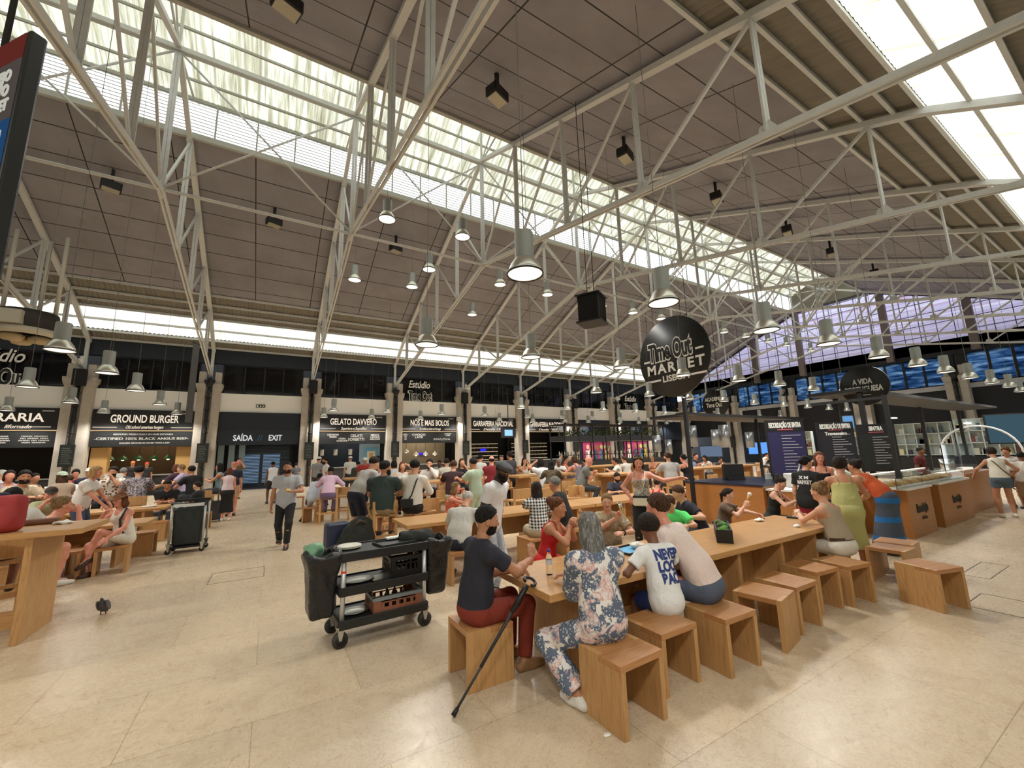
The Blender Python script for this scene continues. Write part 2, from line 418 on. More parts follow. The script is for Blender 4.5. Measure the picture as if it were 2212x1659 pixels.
def hand_prims(K, n, q):
    s = K['s']; sd, f = hand_frame(K, n); hs = q.get('hand'+n, {})
    if 'dir' in hs: f = nrm(hs['dir'])
    pn = np.array(hs.get('palm', (-sd*.55, .0, -.8)), float)
    nrmv = nrm(pn-f*(pn@f)); t = np.cross(nrmv, f)*(1 if sd > 0 else -1)   # thumb side
    t = nrm(t); c = math.radians(hs.get('curl', 38)); Wr = K['W'+n]; R = np.stack([t, f, nrmv], 1)
    sp = hs.get('spread', .0)
    L = [('C', Wr-f*.03*s, Wr+f*.02*s, .026*s, .026*s), ('E', Wr+f*.058*s, R, np.array([.041, .055, .017])*s)]
    for k, (ox, ln) in enumerate(((.031, .068), (.0105, .078), (-.0105, .073), (-.030, .056))):
        b = Wr+f*(.098-.004*abs(k-1.2))*s+t*ox*s; c1 = c*.65*(1+.12*(k-1)); c2 = c*1.55*(1+.1*(k-1)); sw = (ox/.031)*sp
        d1 = nrm(f*math.cos(c1)+nrmv*math.sin(c1)+t*sw); d2 = nrm(f*math.cos(c2)+nrmv*math.sin(c2)+t*sw*.5)
        m = b+d1*ln*.55*s; e = m+d2*ln*.5*s
        L += [('C', b-f*.02*s, m, .0100*s, .0092*s, .008), ('C', m, e, .0090*s, .0076*s, .004)]
    b = Wr+f*.022*s+t*.026*s; m = b+nrm(f*.62+t*.68+nrmv*.35)*.05*s; e = m+nrm(f*.9+t*.1+nrmv*.35*math.sin(c)*2)*.034*s
    L += [('C', b, m, .0155*s, .0118*s, .012), ('C', m, e, .0108*s, .0085*s, .005)]
    return L
def head_sdf(K, q):
    s = K['s']; C = K['HC']; R = K['RH']; fem = K['fem']
    def g(P):
        X = ((P-C.astype(np.float32))@R.astype(np.float32))/s; X = X*np.array([1, 1, 1], np.float32); I = np.eye(3)
        Xm = X.copy(); Xm[:, 0] = np.abs(X[:, 0])
        d = elli(X, (0, -.012, .028), I, (.0765, .0955, .089))
        d = smin(d, elli(X, (0, .022, -.030), I, (.058 if fem else .062, .070, .088)), .04)
        d = smin(d, elli(X, (0, .058, -.088), I, (.026 if fem else .032, .026, .022)), .035)   # chin
        d = smin(d, elli(Xm, (.040, .052, -.018), I, (.024, .024, .024)), .025)                # cheek
        d = smin(d, elli(Xm, (.030, .079, .022), I, (.030, .010, .008)), .014)                 # brow ridge
        d = smax(d, -elli(Xm, (.031, .098, .006), I, (.0175, .016, .011)), .012)               # sockets
        d = smin(d, cone(X, (0, .084, .012), (0, .103, -.024), .0075, .0115), .012)             # nose
        d = smin(d, elli(Xm, (.011, .093, -.028), I, (.008, .010, .007)), .008)
        d = smin(d, elli(X, (0, .0865, -.0505), I, (.022, .009, .0052)), .006)                 # lips
        d = smin(d, elli(X, (0, .0855, -.0600), I, (.019, .009, .0055)), .006)
        d = smax(d, -elli(X, (0, .1005, -.0552), I, (.019, .010, .0012)), .005)
        d = smin(d, elli(Xm, (.031, .080, .006), I, (.0125, .0125, .0115)), .003)              # lids / eyeballs
        ear = smax(elli(Xm, (.079, -.006, -.006), I, (.0105, .021, .031)), -elli(Xm, (.089, -.001, -.004), I, (.006, .012, .02)), .006)
        d = smin(d, ear, .008)
        d = smin(d, cone(X, (0, -.012, -.05), (0, -.022, -.16), .052 if fem else .058, .052 if fem else .06), .03)
        return d*s
    return g
HAIR_N = lambda X, a, f: a*(np.sin(X[:, 0]*f)*np.sin(X[:, 1]*f*1.1+1)*np.sin(X[:, 2]*f*.9+2))
def hair_sdf(K, q):
    s = K['s']; C = K['HC']; R = K['RH']; st = q.get('hair', 'short'); I = np.eye(3)
    def g(P):
        X = ((P-C.astype(np.float32))@R.astype(np.float32))/s; Xm = X.copy(); Xm[:, 0] = np.abs(X[:, 0])
        o = {'buzz': .005, 'short': .013, 'crop': .020, 'afro': .050, 'curly': .026, 'mop': .026}.get(st, .013)
        d = elli(X, (0, -.014, .030+o*.35), I, (.0765+o*.85, .0955+o*.8, .089+o))
        if st in ('buzz', 'short', 'crop', 'afro'): d = d+o*.85*np.clip((.035-X[:, 2])/.085, 0, 1)
        if st == 'ring':   # bald on top
            d = smax(d, X[:, 2]-.035, .01)
        line = (X[:, 1]-.058)*.72-(X[:, 2]-.062)*.69          # hairline plane
        if st in ('long', 'bob', 'longc'): line = (X[:, 1]-.050)*.9-(X[:, 2]-.055)*.42
        if st in ('afro', 'curly', 'mop'): line = (X[:, 1]-.066)*.8-(X[:, 2]-.052)*.6
        d = smax(d, line, .012)
        nape = {'buzz': -.035, 'short': -.055, 'crop': -.06, 'afro': -.07, 'curly': -.085}.get(st, -.06)
        d = smax(d, nape-X[:, 2]-np.clip(X[:, 1], 0, 1)*.6, .012)
        if st == 'bun': d = smin(d, elli(X, (0, -.098, .085), I, (.045, .042, .042)), .02)
        if st == 'lowbun': d = smin(d, elli(X, (0, -.115, .02), I, (.045, .04, .045)), .02)
        if st == 'topbun': d = smin(d, elli(X, (.0, -.085, .118), I, (.052, .048, .038)), .02)
        if st == 'messy': d = smin(d, elli(X, (0, -.11, .075), I, (.062, .06, .058)), .03)
        if st == 'pony': d = smin(d, np.minimum(cone(X, (0, -.09, .04), (0, -.135, -.01), .025, .03), cone(X, (0, -.135, -.01), (0, -.12, -.19), .032, .012)), .02)
        if st in ('long', 'longc'):
            L = q.get('hairlen', .26)
            d = smin(d, elli(X, (0, -.062, -.08), I, (.082, .05, .10)), .03)
            d = smin(d, elli(X, (0, -.078, -.06-L*.5), I, (.088, .042, L*.62)), .03)
            d = smin(d, elli(Xm, (.075, -.02, -.07), I, (.022, .05, .10)), .03)
        if st == 'bob':
            d = smin(d, elli(X, (0, -.055, -.04), I, (.088, .062, .09)), .03); d = smin(d, elli(Xm, (.076, .005, -.045), I, (.02, .045, .075)), .02)
        if st in ('curly', 'longc', 'mop', 'messy', 'topbun', 'afro'): d = d+HAIR_N(X, .007 if st != 'afro' else .004, 95 if st != 'afro' else 170)
        elif st in ('long', 'bob', 'pony', 'lowbun', 'bun'): d = d+.0035*np.sin(X[:, 0]*150+2.5*np.sin(X[:, 2]*14+X[:, 1]*20))*np.sin(X[:, 1]*90+2*np.sin(X[:, 2]*11)+1)+HAIR_N(X, .004, 45)
        elif st in ('crop', 'short'): d = d+HAIR_N(X, .0045, 130)+HAIR_N(X, .003, 57)
        else: d = d+HAIR_N(X, .0025, 120)
        return d*s
    lo = K['HC']-np.array([.2, .24, .24])*s; hi = K['HC']+np.array([.2, .2, .24])*s
    if st in ('long', 'longc'): lo = lo-np.array([0, .06, .2+q.get('hairlen', .26)*.6])*s
    return g, lo, hi
def hplane(P, c, n): return (P-np.asarray(c, np.float32))@np.asarray(n, np.float32)
BODIES = []
def person(label, px, py, face, pose='stand', Y=None, X=None, z=None, skin='fair', hair='short', hc='dark', top=('tee', (200, 200, 200)), bot=('trousers', (40, 42, 50)),
           shoes=(40, 38, 36), lod=1, scale=None, hat=None, glasses=None, group=None, extra=None, **q):
    q['pose'] = pose; q['hair'] = hair
    fy = math.radians(face)                         # clockwise from +Y
    Rw = rotz(-fy)
    s = scale or (1.0 if not q.get('fem') else .95)
    for it in range(4):
        K = skeleton(q, s); t = K['top']; hz = t[2]+(.012 if hair not in ('ring', 'bald') else 0)
        if Y is not None: Wp = aty(px, py, Y)
        elif X is not None: Wp = atx(px, py, X)
        else: Wp = atz(px, py, z if z is not None else hz)
        if (Y is not None or X is not None or z is not None) and scale is None:
            base = q.get('seat', .45) if pose == 'sit' else 0
            s = min(1.14, max(.8, s*(Wp[2]-base)/(hz-base)))
    K = skeleton(q, s); t = K['top']
    if scale is None and Y is None and X is None and z is None: Wp = atz(px, py, t[2]+.012)
    loc = Vector((Wp[0], Wp[1], 0))-Vector(Rw@np.array([t[0], t[1], 0]))
    h = (.0115, .018, .027)[lod]; fem = q.get('fem', 0); wi = q.get('wide', 1.)
    # ---- body
    T = torso_prims(K, 0, q.get('belly', 0)); prims = list(T)+shoulder_prims(K)
    if fem: prims += breast_prims(K)
    for n in 'LR':
        am = K['E'+n]; prims += [('C', K['S'+n], am, .050*s*(.86 if fem else 1)*(.5+.5*wi), .038*s*(.9 if fem else 1)), ('C', am, am*.7+K['W'+n]*.3, .039*s*(.9 if fem else 1), .040*s*(.88 if fem else 1)), ('C', am*.7+K['W'+n]*.3, K['W'+n], .040*s*(.88 if fem else 1), .026*s)]
        kn = K['K'+n]; an = K['A'+n]
        prims += [('C', K['H'+n], kn, .088*s*(.6+.4*wi), .057*s, .05), ('C', kn, kn*.7+an*.3+nrm(np.cross([1, 0, 0], an-kn))*.012*s, .056*s, .056*s), ('C', kn*.7+an*.3, an, .054*s, .037*s)]
        prims += foot_prims(K, n)
        if lod == 2:
            f = hand_frame(K, n)[1]; prims += [('C', K['W'+n], K['W'+n]+f*.13*s, .03*s, .02*s)]
    prims += [('C', K['P2']-K['R2']@[0, 0, .02*s], K['NB'], .062*s, .052*s), ('C', K['NB'], K['HC']+K['RH']@[0, -.015*s, -.05*s], .053*s if not fem else .047*s, .05*s if not fem else .045*s)]
    head_in = lod == 2
    if head_in:
        gh = head_sdf(K, q)
    lo, hi = bounds(prims, .03)
    if head_in: hi = np.maximum(hi, K['HC']+.16*s); lo = np.minimum(lo, np.r_[(K['HC']-.16*s)])
    def fb(P):
        d = ev(P, prims, .028*s)
        if head_in: d = smin(d, gh(P), .01)
        return d
    V, F = snet(fb, lo, hi, h); mi = np.zeros(len(F), int); Vs = [V]; Fs = [F]; Ms = [mi]; off = len(V)
    def push(V, F, m):
        nonlocal off
        Vs.append(V); Fs.append(F+off); Ms.append(np.full(len(F), m) if np.isscalar(m) else m); off += len(V)
    if not head_in:
        hh = (.0048, .0085)[lod]; R = K['RH']; C = K['HC']; gh = head_sdf(K, q); e = np.array([.1, .125, .135])*s
        # sample in the head's own frame so that features stay crisp
        lo2 = np.array([-.105, -.125, -.16])*s; hi2 = np.array([.105, .13, .135])*s
        V2, F2 = snet(lambda P: gh((P@R.T.astype(np.float32)+C.astype(np.float32)).astype(np.float32)), lo2, hi2, hh)
        fc = V2[F2].mean(1)/s; m = np.zeros(len(F2), int); ax = np.abs(fc[:, 0])
        lip = (fc[:, 1] > .078) & (ax < .0205) & (fc[:, 2] > -.0655) & (fc[:, 2] < -.0465); m[lip] = 1
        eye = (fc[:, 1] > .082) & (np.abs(ax-.031) < .0105) & (np.abs(fc[:, 2]-.005) < .0062); m[eye] = 2
        iris = eye & (np.abs(ax-.030) < .0052); m[iris] = 3
        brow = (fc[:, 1] > .070) & (np.abs(ax-.031) < .0155) & (np.abs(fc[:, 2]-.0285+.16*np.clip(ax-.036, 0, 1)) < .0034); m[brow] = 4
        if q.get('beard'):
            bd = (fc[:, 2] < -.034-(.0 if q['beard'] == 'full' else .004)) & (fc[:, 1] > -.01+(.4*np.clip(fc[:, 2]+.09, 0, 1))) & ~lip & (fc[:, 2] > -.118); m[bd] = 4
        push(V2@R.T+C, F2, m)
        for n in 'LR':
            hp = hand_prims(K, n, q); lo3, hi3 = bounds(hp, .012)
            V3, F3 = snet(lambda P: ev(P, hp, .012*s), lo3, hi3, (.0042, .0062)[lod]); push(V3, F3, 0)
    o = mesh_np('person', np.concatenate(Vs), np.concatenate(Fs), [skin_mat(skin), flat(tuple(int(x*k) for x, k in zip(SKINS[skin], (.84, .66, .66))), .4), EYEW, EYED, hair_mat(hc)], None, True, np.concatenate(Ms))
    o.location = loc; o.rotation_euler = (0, 0, -fy); tag(o, label, 'person', group)
    # ---- clothing
    P0, P1, P2, R0, R1, R2 = (K[k] for k in ('P0', 'P1', 'P2', 'R0', 'R1', 'R2'))
    upv = nrm(P1-P0); hem = None; kid = {}
    def garment(name, fn, prims, mat, pad=.05, hh=None):
        lo, hi = bounds(prims, pad); V, F = snet(fn, lo, hi, hh or h)
        if len(F): kid[name] = mesh_np(name, V, F, mat, o); return kid[name]
    def sleeve(L, frac, off):
        for n in 'LR':
            a, b = K['S'+n], K['E'+n]
            if frac <= 1: L.append(('C', a, a+(b-a)*frac, .052*s*(.88 if fem else 1)+off, .046*s*(.9 if fem else 1)+off+.008))
            else:
                w = K['W'+n]; L += [('C', a, b, .052*s+off, .042*s+off), ('C', b, b+(w-b)*(frac-1), .042*s+off, .033*s+off)]
    tm = cloth(*top[1:]) if isinstance(top[1], tuple) else top[1]
    tt = top[0]; o1 = .014 if lod == 0 else (.018 if lod == 1 else .024)
    if tt in ('tee', 'shirt', 'polo', 'long', 'vest', 'short', 'dress', 'kaftan'):
        fl = q.get('hem', -.10 if pose == 'stand' else -.075)*s
        L = [(p[0], p[1], p[2], np.asarray(p[3])+o1) for p in T]+shoulder_prims(K, .05, o1, .0 if tt != 'vest' else .045)
        L += [('E', P0*.5+P1*.5, R1, np.array([.162*(.5+.5*wi), .122+q.get('belly', 0), .17])*s+o1), ('E', P1, R2, np.array([(.158 if not fem else .140)*wi, .108+q.get('belly', 0), .17])*s+o1)]
        if fl < -.12*s: L += [('E', P0+R0@[0, -.01*s, -.02*s], R0, np.array([.176*(.5+.5*wi), .138, .15])*s+o1)]
        if fem: L += breast_prims(K, o1)
        if tt != 'vest': sleeve(L, {'tee': .62, 'polo': .66, 'shirt': .7, 'long': 1.92, 'short': .35, 'dress': .4, 'kaftan': .98}[tt], o1+(.012 if tt in ('shirt', 'kaftan') else .002))
        if tt == 'kaftan': L = [p if p[0] == 'E' else (*p[:3], p[3]+.012, p[4]+.03) if i >= len(L)-2 else p for i, p in enumerate(L)]
        nk = K['NB']
        def ft(P):
            d = ev(P, L, .035*s)
            d = smax(d, -hplane(P, P0+upv*fl, upv), .01)
            d = smax(d, -(cone(P, P2+R2@[0, .012, .0], K['NB']+[0, .01, .04], .058*s, .075*s)), .006)   # neck opening
            if tt in ('vest',):
                pass
            for n in 'LR':
                if tt in ('tee', 'polo', 'shirt', 'short'):
                    a, b = K['S'+n], K['E'+n]; fr = {'tee': .62, 'polo': .66, 'shirt': .7, 'short': .35}[tt]
                    m = a+(b-a)*fr; u = nrm(b-a); near = np.linalg.norm(P-m.astype(np.float32), axis=1)-.12*s
                    d = smax(d, np.where(near < 0, hplane(P, m, u), -1), .004)
            return d
        garment('shirt' if tt not in ('dress', 'kaftan') else 'dress', ft, L, tm)
        if tt == 'polo':
            cp = []
            for sd in (-1, 1): cp += [('C', P2+R2@[sd*.055*s, -.03*s, .012*s], P2+R2@[sd*.045*s, .075*s, -.02*s], .016*s, .014*s), ('C', P2+R2@[-.05*s, -.045*s, .015*s], P2+R2@[.05*s, -.045*s, .015*s], .017*s, .017*s)]
            garment('collar', lambda P: ev(P, cp, .02), cp, tm, hh=max(.009, h*.6))
    elif tt == 'tank':
        fl = q.get('hem', -.06)*s; L = [(p[0], p[1], p[2], np.asarray(p[3])+o1) for p in T]+shoulder_prims(K, .046, o1*.8, .05)+[('E', P1, R2, np.array([.142*wi, .108, .17])*s+o1), ('E', P0*.5+P1*.5, R1, np.array([.158*wi, .118, .16])*s+o1)]
        if fem: L += breast_prims(K, o1)
        def ft(P):
            d = smax(ev(P, L, .035*s), -hplane(P, P0+upv*fl, upv), .01); X = (P-P2.astype(np.float32))@R2.astype(np.float32)
            hi_ = X[:, 2]+.15*s                                       # above the arm pits
            d = smax(d, np.where(hi_ > 0, np.abs(X[:, 0])-(.108*s*wi+.10*np.clip(.05*s-hi_, 0, 1)), -1), .006)
            return smax(d, -elli(P, P2+R2@[0, .03*s, .015*s], R2, np.array([.068, .2, .10])*s), .006)
        garment('top', ft, L, tm)
    elif tt in ('cami', 'strapless'):
        L = [(p[0], p[1], p[2], np.asarray(p[3])+o1) for p in T]
        if q.get('loose'): L += [('E', P1, R2, np.array([.148*wi, .112, .18])*s+o1), ('E', P0*.5+P1*.5, R1, np.array([.160*wi, .118, .17])*s+o1)]
        if fem: L += breast_prims(K, o1)
        cut = P2+R2@[0, .0, (-.105 if tt != 'tank' else -.075)*s]; fl = q.get('hem', -.05)*s
        ST = []
        if tt != 'strapless':
            r = (.024 if tt == 'tank' else .0085)*s+(.002 if lod else 0); x = (.088 if fem else .1)*s
            for sd in (-1, 1):
                pts = [P2+R2@[sd*x*.95, .118*s, -.125*s], P2+R2@[sd*x, .082*s, -.05*s], P2+R2@[sd*x*1.02, .03*s, .028*s+.004], P2+R2@[sd*x, -.045*s, .022*s], P2+R2@[sd*x*.9, -.098*s, -.06*s], P2+R2@[sd*x*.8, -.112*s, -.13*s]]
                for a, b in zip(pts[:-1], pts[1:]): ST.append(('C', a, b, r, r))
        def ft(P):
            d = smax(ev(P, L, .035*s), hplane(P, cut, R2@[0, 0, 1]), .01); d = smax(d, -hplane(P, P0+upv*fl, upv), .01)
            return smin(d, ev(P, ST, .01), .008) if ST else d
        garment('top' if q.get('topname') is None else q['topname'], ft, L+ST, tm)
    # bottoms
    bt = bot[0]
    if bt:
        bm_ = cloth(*bot[1:]) if isinstance(bot[1], tuple) else bot[1]
        o2 = .012 if lod == 0 else (.015 if lod == 1 else .02)
        L = [('E', P0+R0@[0, -.012*s, 0], R0, np.array([.166*(.5+.5*wi) if not fem else .172, .122, .12])*s+o2)]
        if bt in ('trousers', 'wide', 'capri'):
            for n in 'LR':
                kn, an = K['K'+n], K['A'+n]; fr = .93 if bt != 'capri' else .62; e = kn+(an-kn)*fr
                w2 = .05 if bt == 'trousers' else .085
                L += [('C', K['H'+n], kn, .092*s*(.6+.4*wi)+o2, .06*s+o2+(.01 if bt == 'wide' else 0)), ('C', kn, e, .06*s+o2+(.01 if bt == 'wide' else 0), w2*s+o2)]
        elif bt == 'shorts':
            for n in 'LR':
                kn = K['K'+n]; fr = q.get('shortlen', .72); L += [('C', K['H'+n], K['H'+n]+(kn-K['H'+n])*fr, .092*s*(.6+.4*wi)+o2, .078*s+o2+.006)]
        elif bt in ('skirt', 'dress', 'longskirt'):
            fr = q.get('skirtlen', .8 if bt != 'longskirt' else 1.)
            if pose == 'stand':
                kz = (K['KL'][2]+K['KR'][2])/2; ze = P0[2]+(kz-P0[2])*fr if bt != 'longskirt' else .13
                for n in 'LR':
                    e = np.array([K['K'+n][0]*.8, P0[1]+(K['K'+n][1]-P0[1])*.6, ze]); L += [('C', K['H'+n]*[.6, 1, 1], e, .108*s, .122*s if bt != 'longskirt' else .2*s, .12)]
                def cut2(P): return ze-P[:, 2]
            else:
                for n in 'LR':
                    kn = K['K'+n]; L += [('C', K['H'+n], K['H'+n]+(kn-K['H'+n])*min(fr, 1.), .1*s+o2, .085*s+o2, .12)]
                    if bt == 'longskirt': L += [('C', kn, kn+(K['A'+n]-kn)*.86, .078*s, .085*s, .12)]
        def fbt(P):
            d = ev(P, L, .03*s)
            d = smax(d, hplane(P, P0+upv*q.get('waist', .11)*s, upv), .008)
            if bt in ('skirt', 'dress', 'longskirt') and pose == 'stand': d = smax(d, cut2(P), .01)
            if bt in ('trousers', 'wide', 'capri', 'shorts'):
                for n in 'LR':
                    a = K['K'+n] if bt != 'shorts' else K['H'+n]; b = K['A'+n] if bt != 'shorts' else K['K'+n]
                    fr = {'trousers': .93, 'wide': .93, 'capri': .62}.get(bt, q.get('shortlen', .72)); m = a+(b-a)*fr
                    near = np.linalg.norm(P-m.astype(np.float32), axis=1)-.16*s
                    d = smax(d, np.where(near < 0, hplane(P, m, nrm(b-a)), -1), .004)
            return d
        nm = {'trousers': 'trousers', 'wide': 'trousers', 'capri': 'trousers', 'shorts': 'shorts'}.get(bt, 'skirt')
        garment(nm, fbt, L, bm_)
    if shoes and q.get('feet', 1):
        for n in 'LR':
            L = foot_prims(K, n, .009); A = K['A'+n]; F_ = K['F'+n]
            zc = A+F_@[0, 0, -.085*s+.004]
            garment('shoe' if n == 'L' else 'shoe.001', lambda P: smax(smax(ev(P, L, .02), -hplane(P, zc, F_@[0, 0, 1]), .004), hplane(P, A+F_@[0, 0, .012], F_@[0, .25, 1]), .006), L, flat(shoes, .5, 0, .1), hh=min(h, .016))
    if hair not in ('bald', None):
        g, lo, hi = hair_sdf(K, q); V, F = snet(g, lo, hi, (.0065, .0105, .018)[lod]); ho = mesh_np('hair', V, F, hair_mat(hc), o)
        kid['hair'] = ho
    if q.get('beard') == 'full':
        C, R = K['HC'], K['RH']
        def fbd(P):
            X_ = ((P-C.astype(np.float32))@R.astype(np.float32))/s; Xm = X_.copy(); Xm[:, 0] = np.abs(X_[:, 0]); I = np.eye(3)
            d = elli(X_, (0, .030, -.068), I, (.068, .076, .066)); d = smin(d, elli(X_, (0, .066, -.105), I, (.042, .036, .036)), .03)
            d = smin(d, elli(Xm, (.066, .012, -.04), I, (.012, .018, .04)), .01); d = smin(d, elli(Xm, (.016, .094, -.041), I, (.018, .008, .006)), .008)
            d = smax(d, X_[:, 2]+.035-.25*np.clip(.05-X_[:, 1], 0, .1)*3, .006); d = smax(d, -elli(X_, (0, .105, -.056), I, (.022, .03, .009)), .004)
            return (d+HAIR_N(X_, .003, 200))*s
        V, F = snet(fbd, C-.17*s, C+.17*s, max(.0055, h*.45)); mesh_np('beard', V, F, hair_mat(hc), o)
    if hat: make_hat(o, K, hat, h)
    if glasses: make_glasses(o, K, glasses)
    o_k = dict(K=K, obj=o, kids=kid, Rw=Rw, loc=np.array(loc), q=q)
    if extra: extra(o_k)
    BODIES.append(o_k); return o_k
def tow(B, p):   # body-local point to world
    return B['loc']+B['Rw']@np.asarray(p, float)
def headmap(K, pts): return [tuple(K['HC']+K['RH']@(np.asarray(p)*K['s'])) for p in pts]
def make_hat(o, K, hat, h):
    kind, c = hat; s = K['s']; C = K['HC']; R = K['RH']; I = np.eye(3)
    def fn(P):
        X = ((P-C.astype(np.float32))@R.astype(np.float32))/s
        d = elli(X, (0, -.012, .035), I, (.094, .115, .10 if kind != 'flat' else .085)); 
        if kind == 'cap':
            d = smax(d, .042-X[:, 2], .006); br = smax(elli(X, (0, .11, .045), I, (.07, .085, .012)), .02-X[:, 1], .004); d = np.minimum(d, br)
        elif kind == 'flat':
            d = smin(d, elli(X, (0, .012, .072), I, (.100, .125, .048)), .03); d = smax(d, .034-X[:, 2]-.10*np.clip(-X[:, 1], -.1, .1), .01)
            d = smin(d, elli(X, (0, .112, .046), I, (.062, .038, .011)), .02)
        elif kind == 'capback':
            d = smax(d, .035-X[:, 2], .006); br = smax(elli(X, (0, -.11, .03), I, (.07, .075, .012)), X[:, 1]+.02, .004); d = np.minimum(d, br)
        elif kind == 'straw':
            d = smax(elli(X, (0, -.01, .045), I, (.088, .105, .085)), .045-X[:, 2], .006)
            wv = .052+.018*(X[:, 0]/.15)**2-.02*np.abs(X[:, 1]/.17)
            r = np.sqrt((X[:, 0]/.155)**2+((X[:, 1]+.01)/.175)**2)
            d = smin(d, np.maximum((r-1)*.155, np.abs(X[:, 2]-wv)-.007), .012)
        elif kind == 'bucket':
            d = smax(d, .03-X[:, 2], .006)
        return d*s
    V, F = snet(fn, C-.24*s, C+.24*s, max(.007, h*.6)); mesh_np('hat', V, F, cloth(c) if isinstance(c[0], int) else c, o)
def make_glasses(o, K, g):
    kind, c = g; m = MB(); s = K['s']
    dz, dy = (0, 0) if kind != 'top' else (.098, -.03)
    ri = .0028
    for sd in (-1, 1):
        ring = [(sd*.033+.021*math.cos(t), .103+dy-(.0 if kind != 'top' else .02), .006+dz+.017*math.sin(t)) for t in np.linspace(0, 2*math.pi, 13)]
        m.tube(headmap(K, ring), ri*s, 5)
        m.tube(headmap(K, [(sd*.054, .10+dy, .008+dz), (sd*.079, .06+dy, .008+dz), (sd*.081, -.005+dy, .004+dz)]), ri*s, 5)
    m.tube(headmap(K, [(-.012, .106+dy, .01+dz), (.012, .106+dy, .01+dz)]), ri*s, 5)
    fr = m.build('glasses' if kind != 'top' else 'sunglasses', flat(c, .3, .3), o)
    if kind in ('sun', 'top'):
        for sd in (-1, 1):
            l = MB()
            pts = [(sd*.033+.0205*math.cos(t), .103+dy-(.0 if kind != 'top' else .02), .006+dz+.0165*math.sin(t)) for t in np.linspace(0, 2*math.pi, 12, endpoint=False)]
            pb = [(a, b-.003, e) for a, b, e in pts]; n = len(pts)
            l.add(headmap(K, pts+pb), [tuple(range(n)), tuple(range(2*n-1, n-1, -1))]+[(i, i+n, (i+1) % n+n, (i+1) % n) for i in range(n)])
            l.build('lens', flat((16, 14, 13), .08), fr)
def wrist_band(B, n, c, w=.012, name='bracelet'):
    K = B['K']; s = K['s']; f = nrm(K['W'+n]-K['E'+n]); m = MB(); u = nrm(np.cross(f, [0, 0, 1])); v = np.cross(f, u); C = K['W'+n]-f*.03*s
    m.tube([C+(u*math.cos(t)+v*math.sin(t))*.032*s for t in np.linspace(0, 2*math.pi, 17)], w*.5, 6); m.build(name, flat(c, .35, .2), B['obj'])
def belt(B, c, zc=.10):
    K = B['K']; s = K['s']; m = MB(); up = nrm(K['P1']-K['P0']); C = K['P0']+up*zc*s; R = K['R0']
    a, b = (.172*s, .128*s)
    ring = [C+R@[a*math.cos(t), b*math.sin(t)-.004, 0] for t in np.linspace(0, 2*math.pi, 33)]
    for i in range(32): m.beam(ring[i], ring[i+1], .008, .034, 0, up)
    m.build('belt', flat(c, .4, .0), B['obj'])
def strap(B, pts, c, r=.012, name='bag_strap'):
    m = MB(); m.tube(pts, r, 6); return m.build(name, flat(c, .6), B['obj'])
# ------------------------------------------------------------------ the hall: floor, roof, walls
def struct(o, label=None): o['kind'] = 'structure'; (tag(o, label) if label else None); return o
RY = 15.5; XA, XB = -27., 43.5; WALLY = 31.; XN = [-3.55+5.7*k for k in range(-4, 9)]
PROF = [(0, 15.85), (2.93, 14.62), (11.3, 11.07), (13.25, 10.21), (14.75, 9.28), (16.3, 8.55)]
def zroof(o): return float(np.interp(abs(o), [p[0] for p in PROF], [p[1] for p in PROF]))
FITS = []
def fit(o, w): FITS.append((o, w)); return o
# --- floor: polished limestone slabs
t = NT('limestone floor'); v = t.coord()
br = t.n('TexBrick'); t.link(v, br.inputs['Vector']); br.offset = .5
for k, x in (('Scale', 1), ('Mortar Size', .0035), ('Mortar Smooth', .3), ('Brick Width', 1.5), ('Row Height', .95), ('Bias', 0)): br.inputs[k].default_value = x
br.inputs['Color1'].default_value = (.92, .92, .92, 1); br.inputs['Color2'].default_value = (1.05, 1.04, 1.02, 1); br.inputs['Mortar'].default_value = (.6, .56, .5, 1)
f1 = t.noise(v, 2.2, 6, .65, 1.8); f2 = t.noise(t.coord((1, 1, 1), loc=(3, 8, 0)), 11, 5, .7, 2.2); f3 = t.noise(v, .22, 3, .6)
base = t.ramp(f1, [(.3, lin((196, 176, 148))), (.5, lin((214, 196, 168))), (.72, lin((204, 184, 154)))])
base = t.mix(t.ramp(f2, [(.55, (0, 0, 0)), (.68, (.8, .8, .8))]), base, lin((172, 138, 108)))
vein = t.ramp(t.noise(v, 5, 4, .6, 3.5), [(.485, (0, 0, 0)), (.5, (.55, .55, .55)), (.515, (0, 0, 0))])
base = t.mix(vein, base, lin((160, 124, 96)))
base = t.mix(t.math('MULTIPLY', f3, .3), base, lin((182, 158, 130)))
t.set(t.mix(1., base, br.outputs['Color'], 'MULTIPLY'), t.ramp(f2, [(.3, (.22,)*3), (.7, (.36,)*3)])); t.bump(br.outputs['Fac'], -.25, .003)
FLOORM = t.m
struct(MB().bx(XA, XB, -3.6, WALLY+.4, -.2, 0).build('floor', FLOORM), 'polished cream limestone floor slabs with brown veins')
# service hatches let into the floor
for nm, pts in (('hatch', [(448, 1262), (462, 1239), (571, 1224), (568, 1245)]), ('hatch', [(2090, 1233), (2137, 1251), (2166, 1232), (2120, 1214)]), ('hatch', [(2100, 1296), (2120, 1282), (2212, 1300), (2212, 1335)])):
    P = [atz(*p, 0) for p in pts]; m = MB(); x0, x1 = min(p[0] for p in P), max(p[0] for p in P); y0, y1 = min(p[1] for p in P), max(p[1] for p in P)
    for a, b in (((x0, y0), (x1, y0)), ((x1, y0), (x1, y1)), ((x1, y1), (x0, y1)), ((x0, y1), (x0, y0))): m.beam((*a, .001), (*b, .001), .008, .003)
    struct(m.build('floor_hatch', flat((70, 58, 48))), 'dark joint of a rectangular service hatch in the floor')
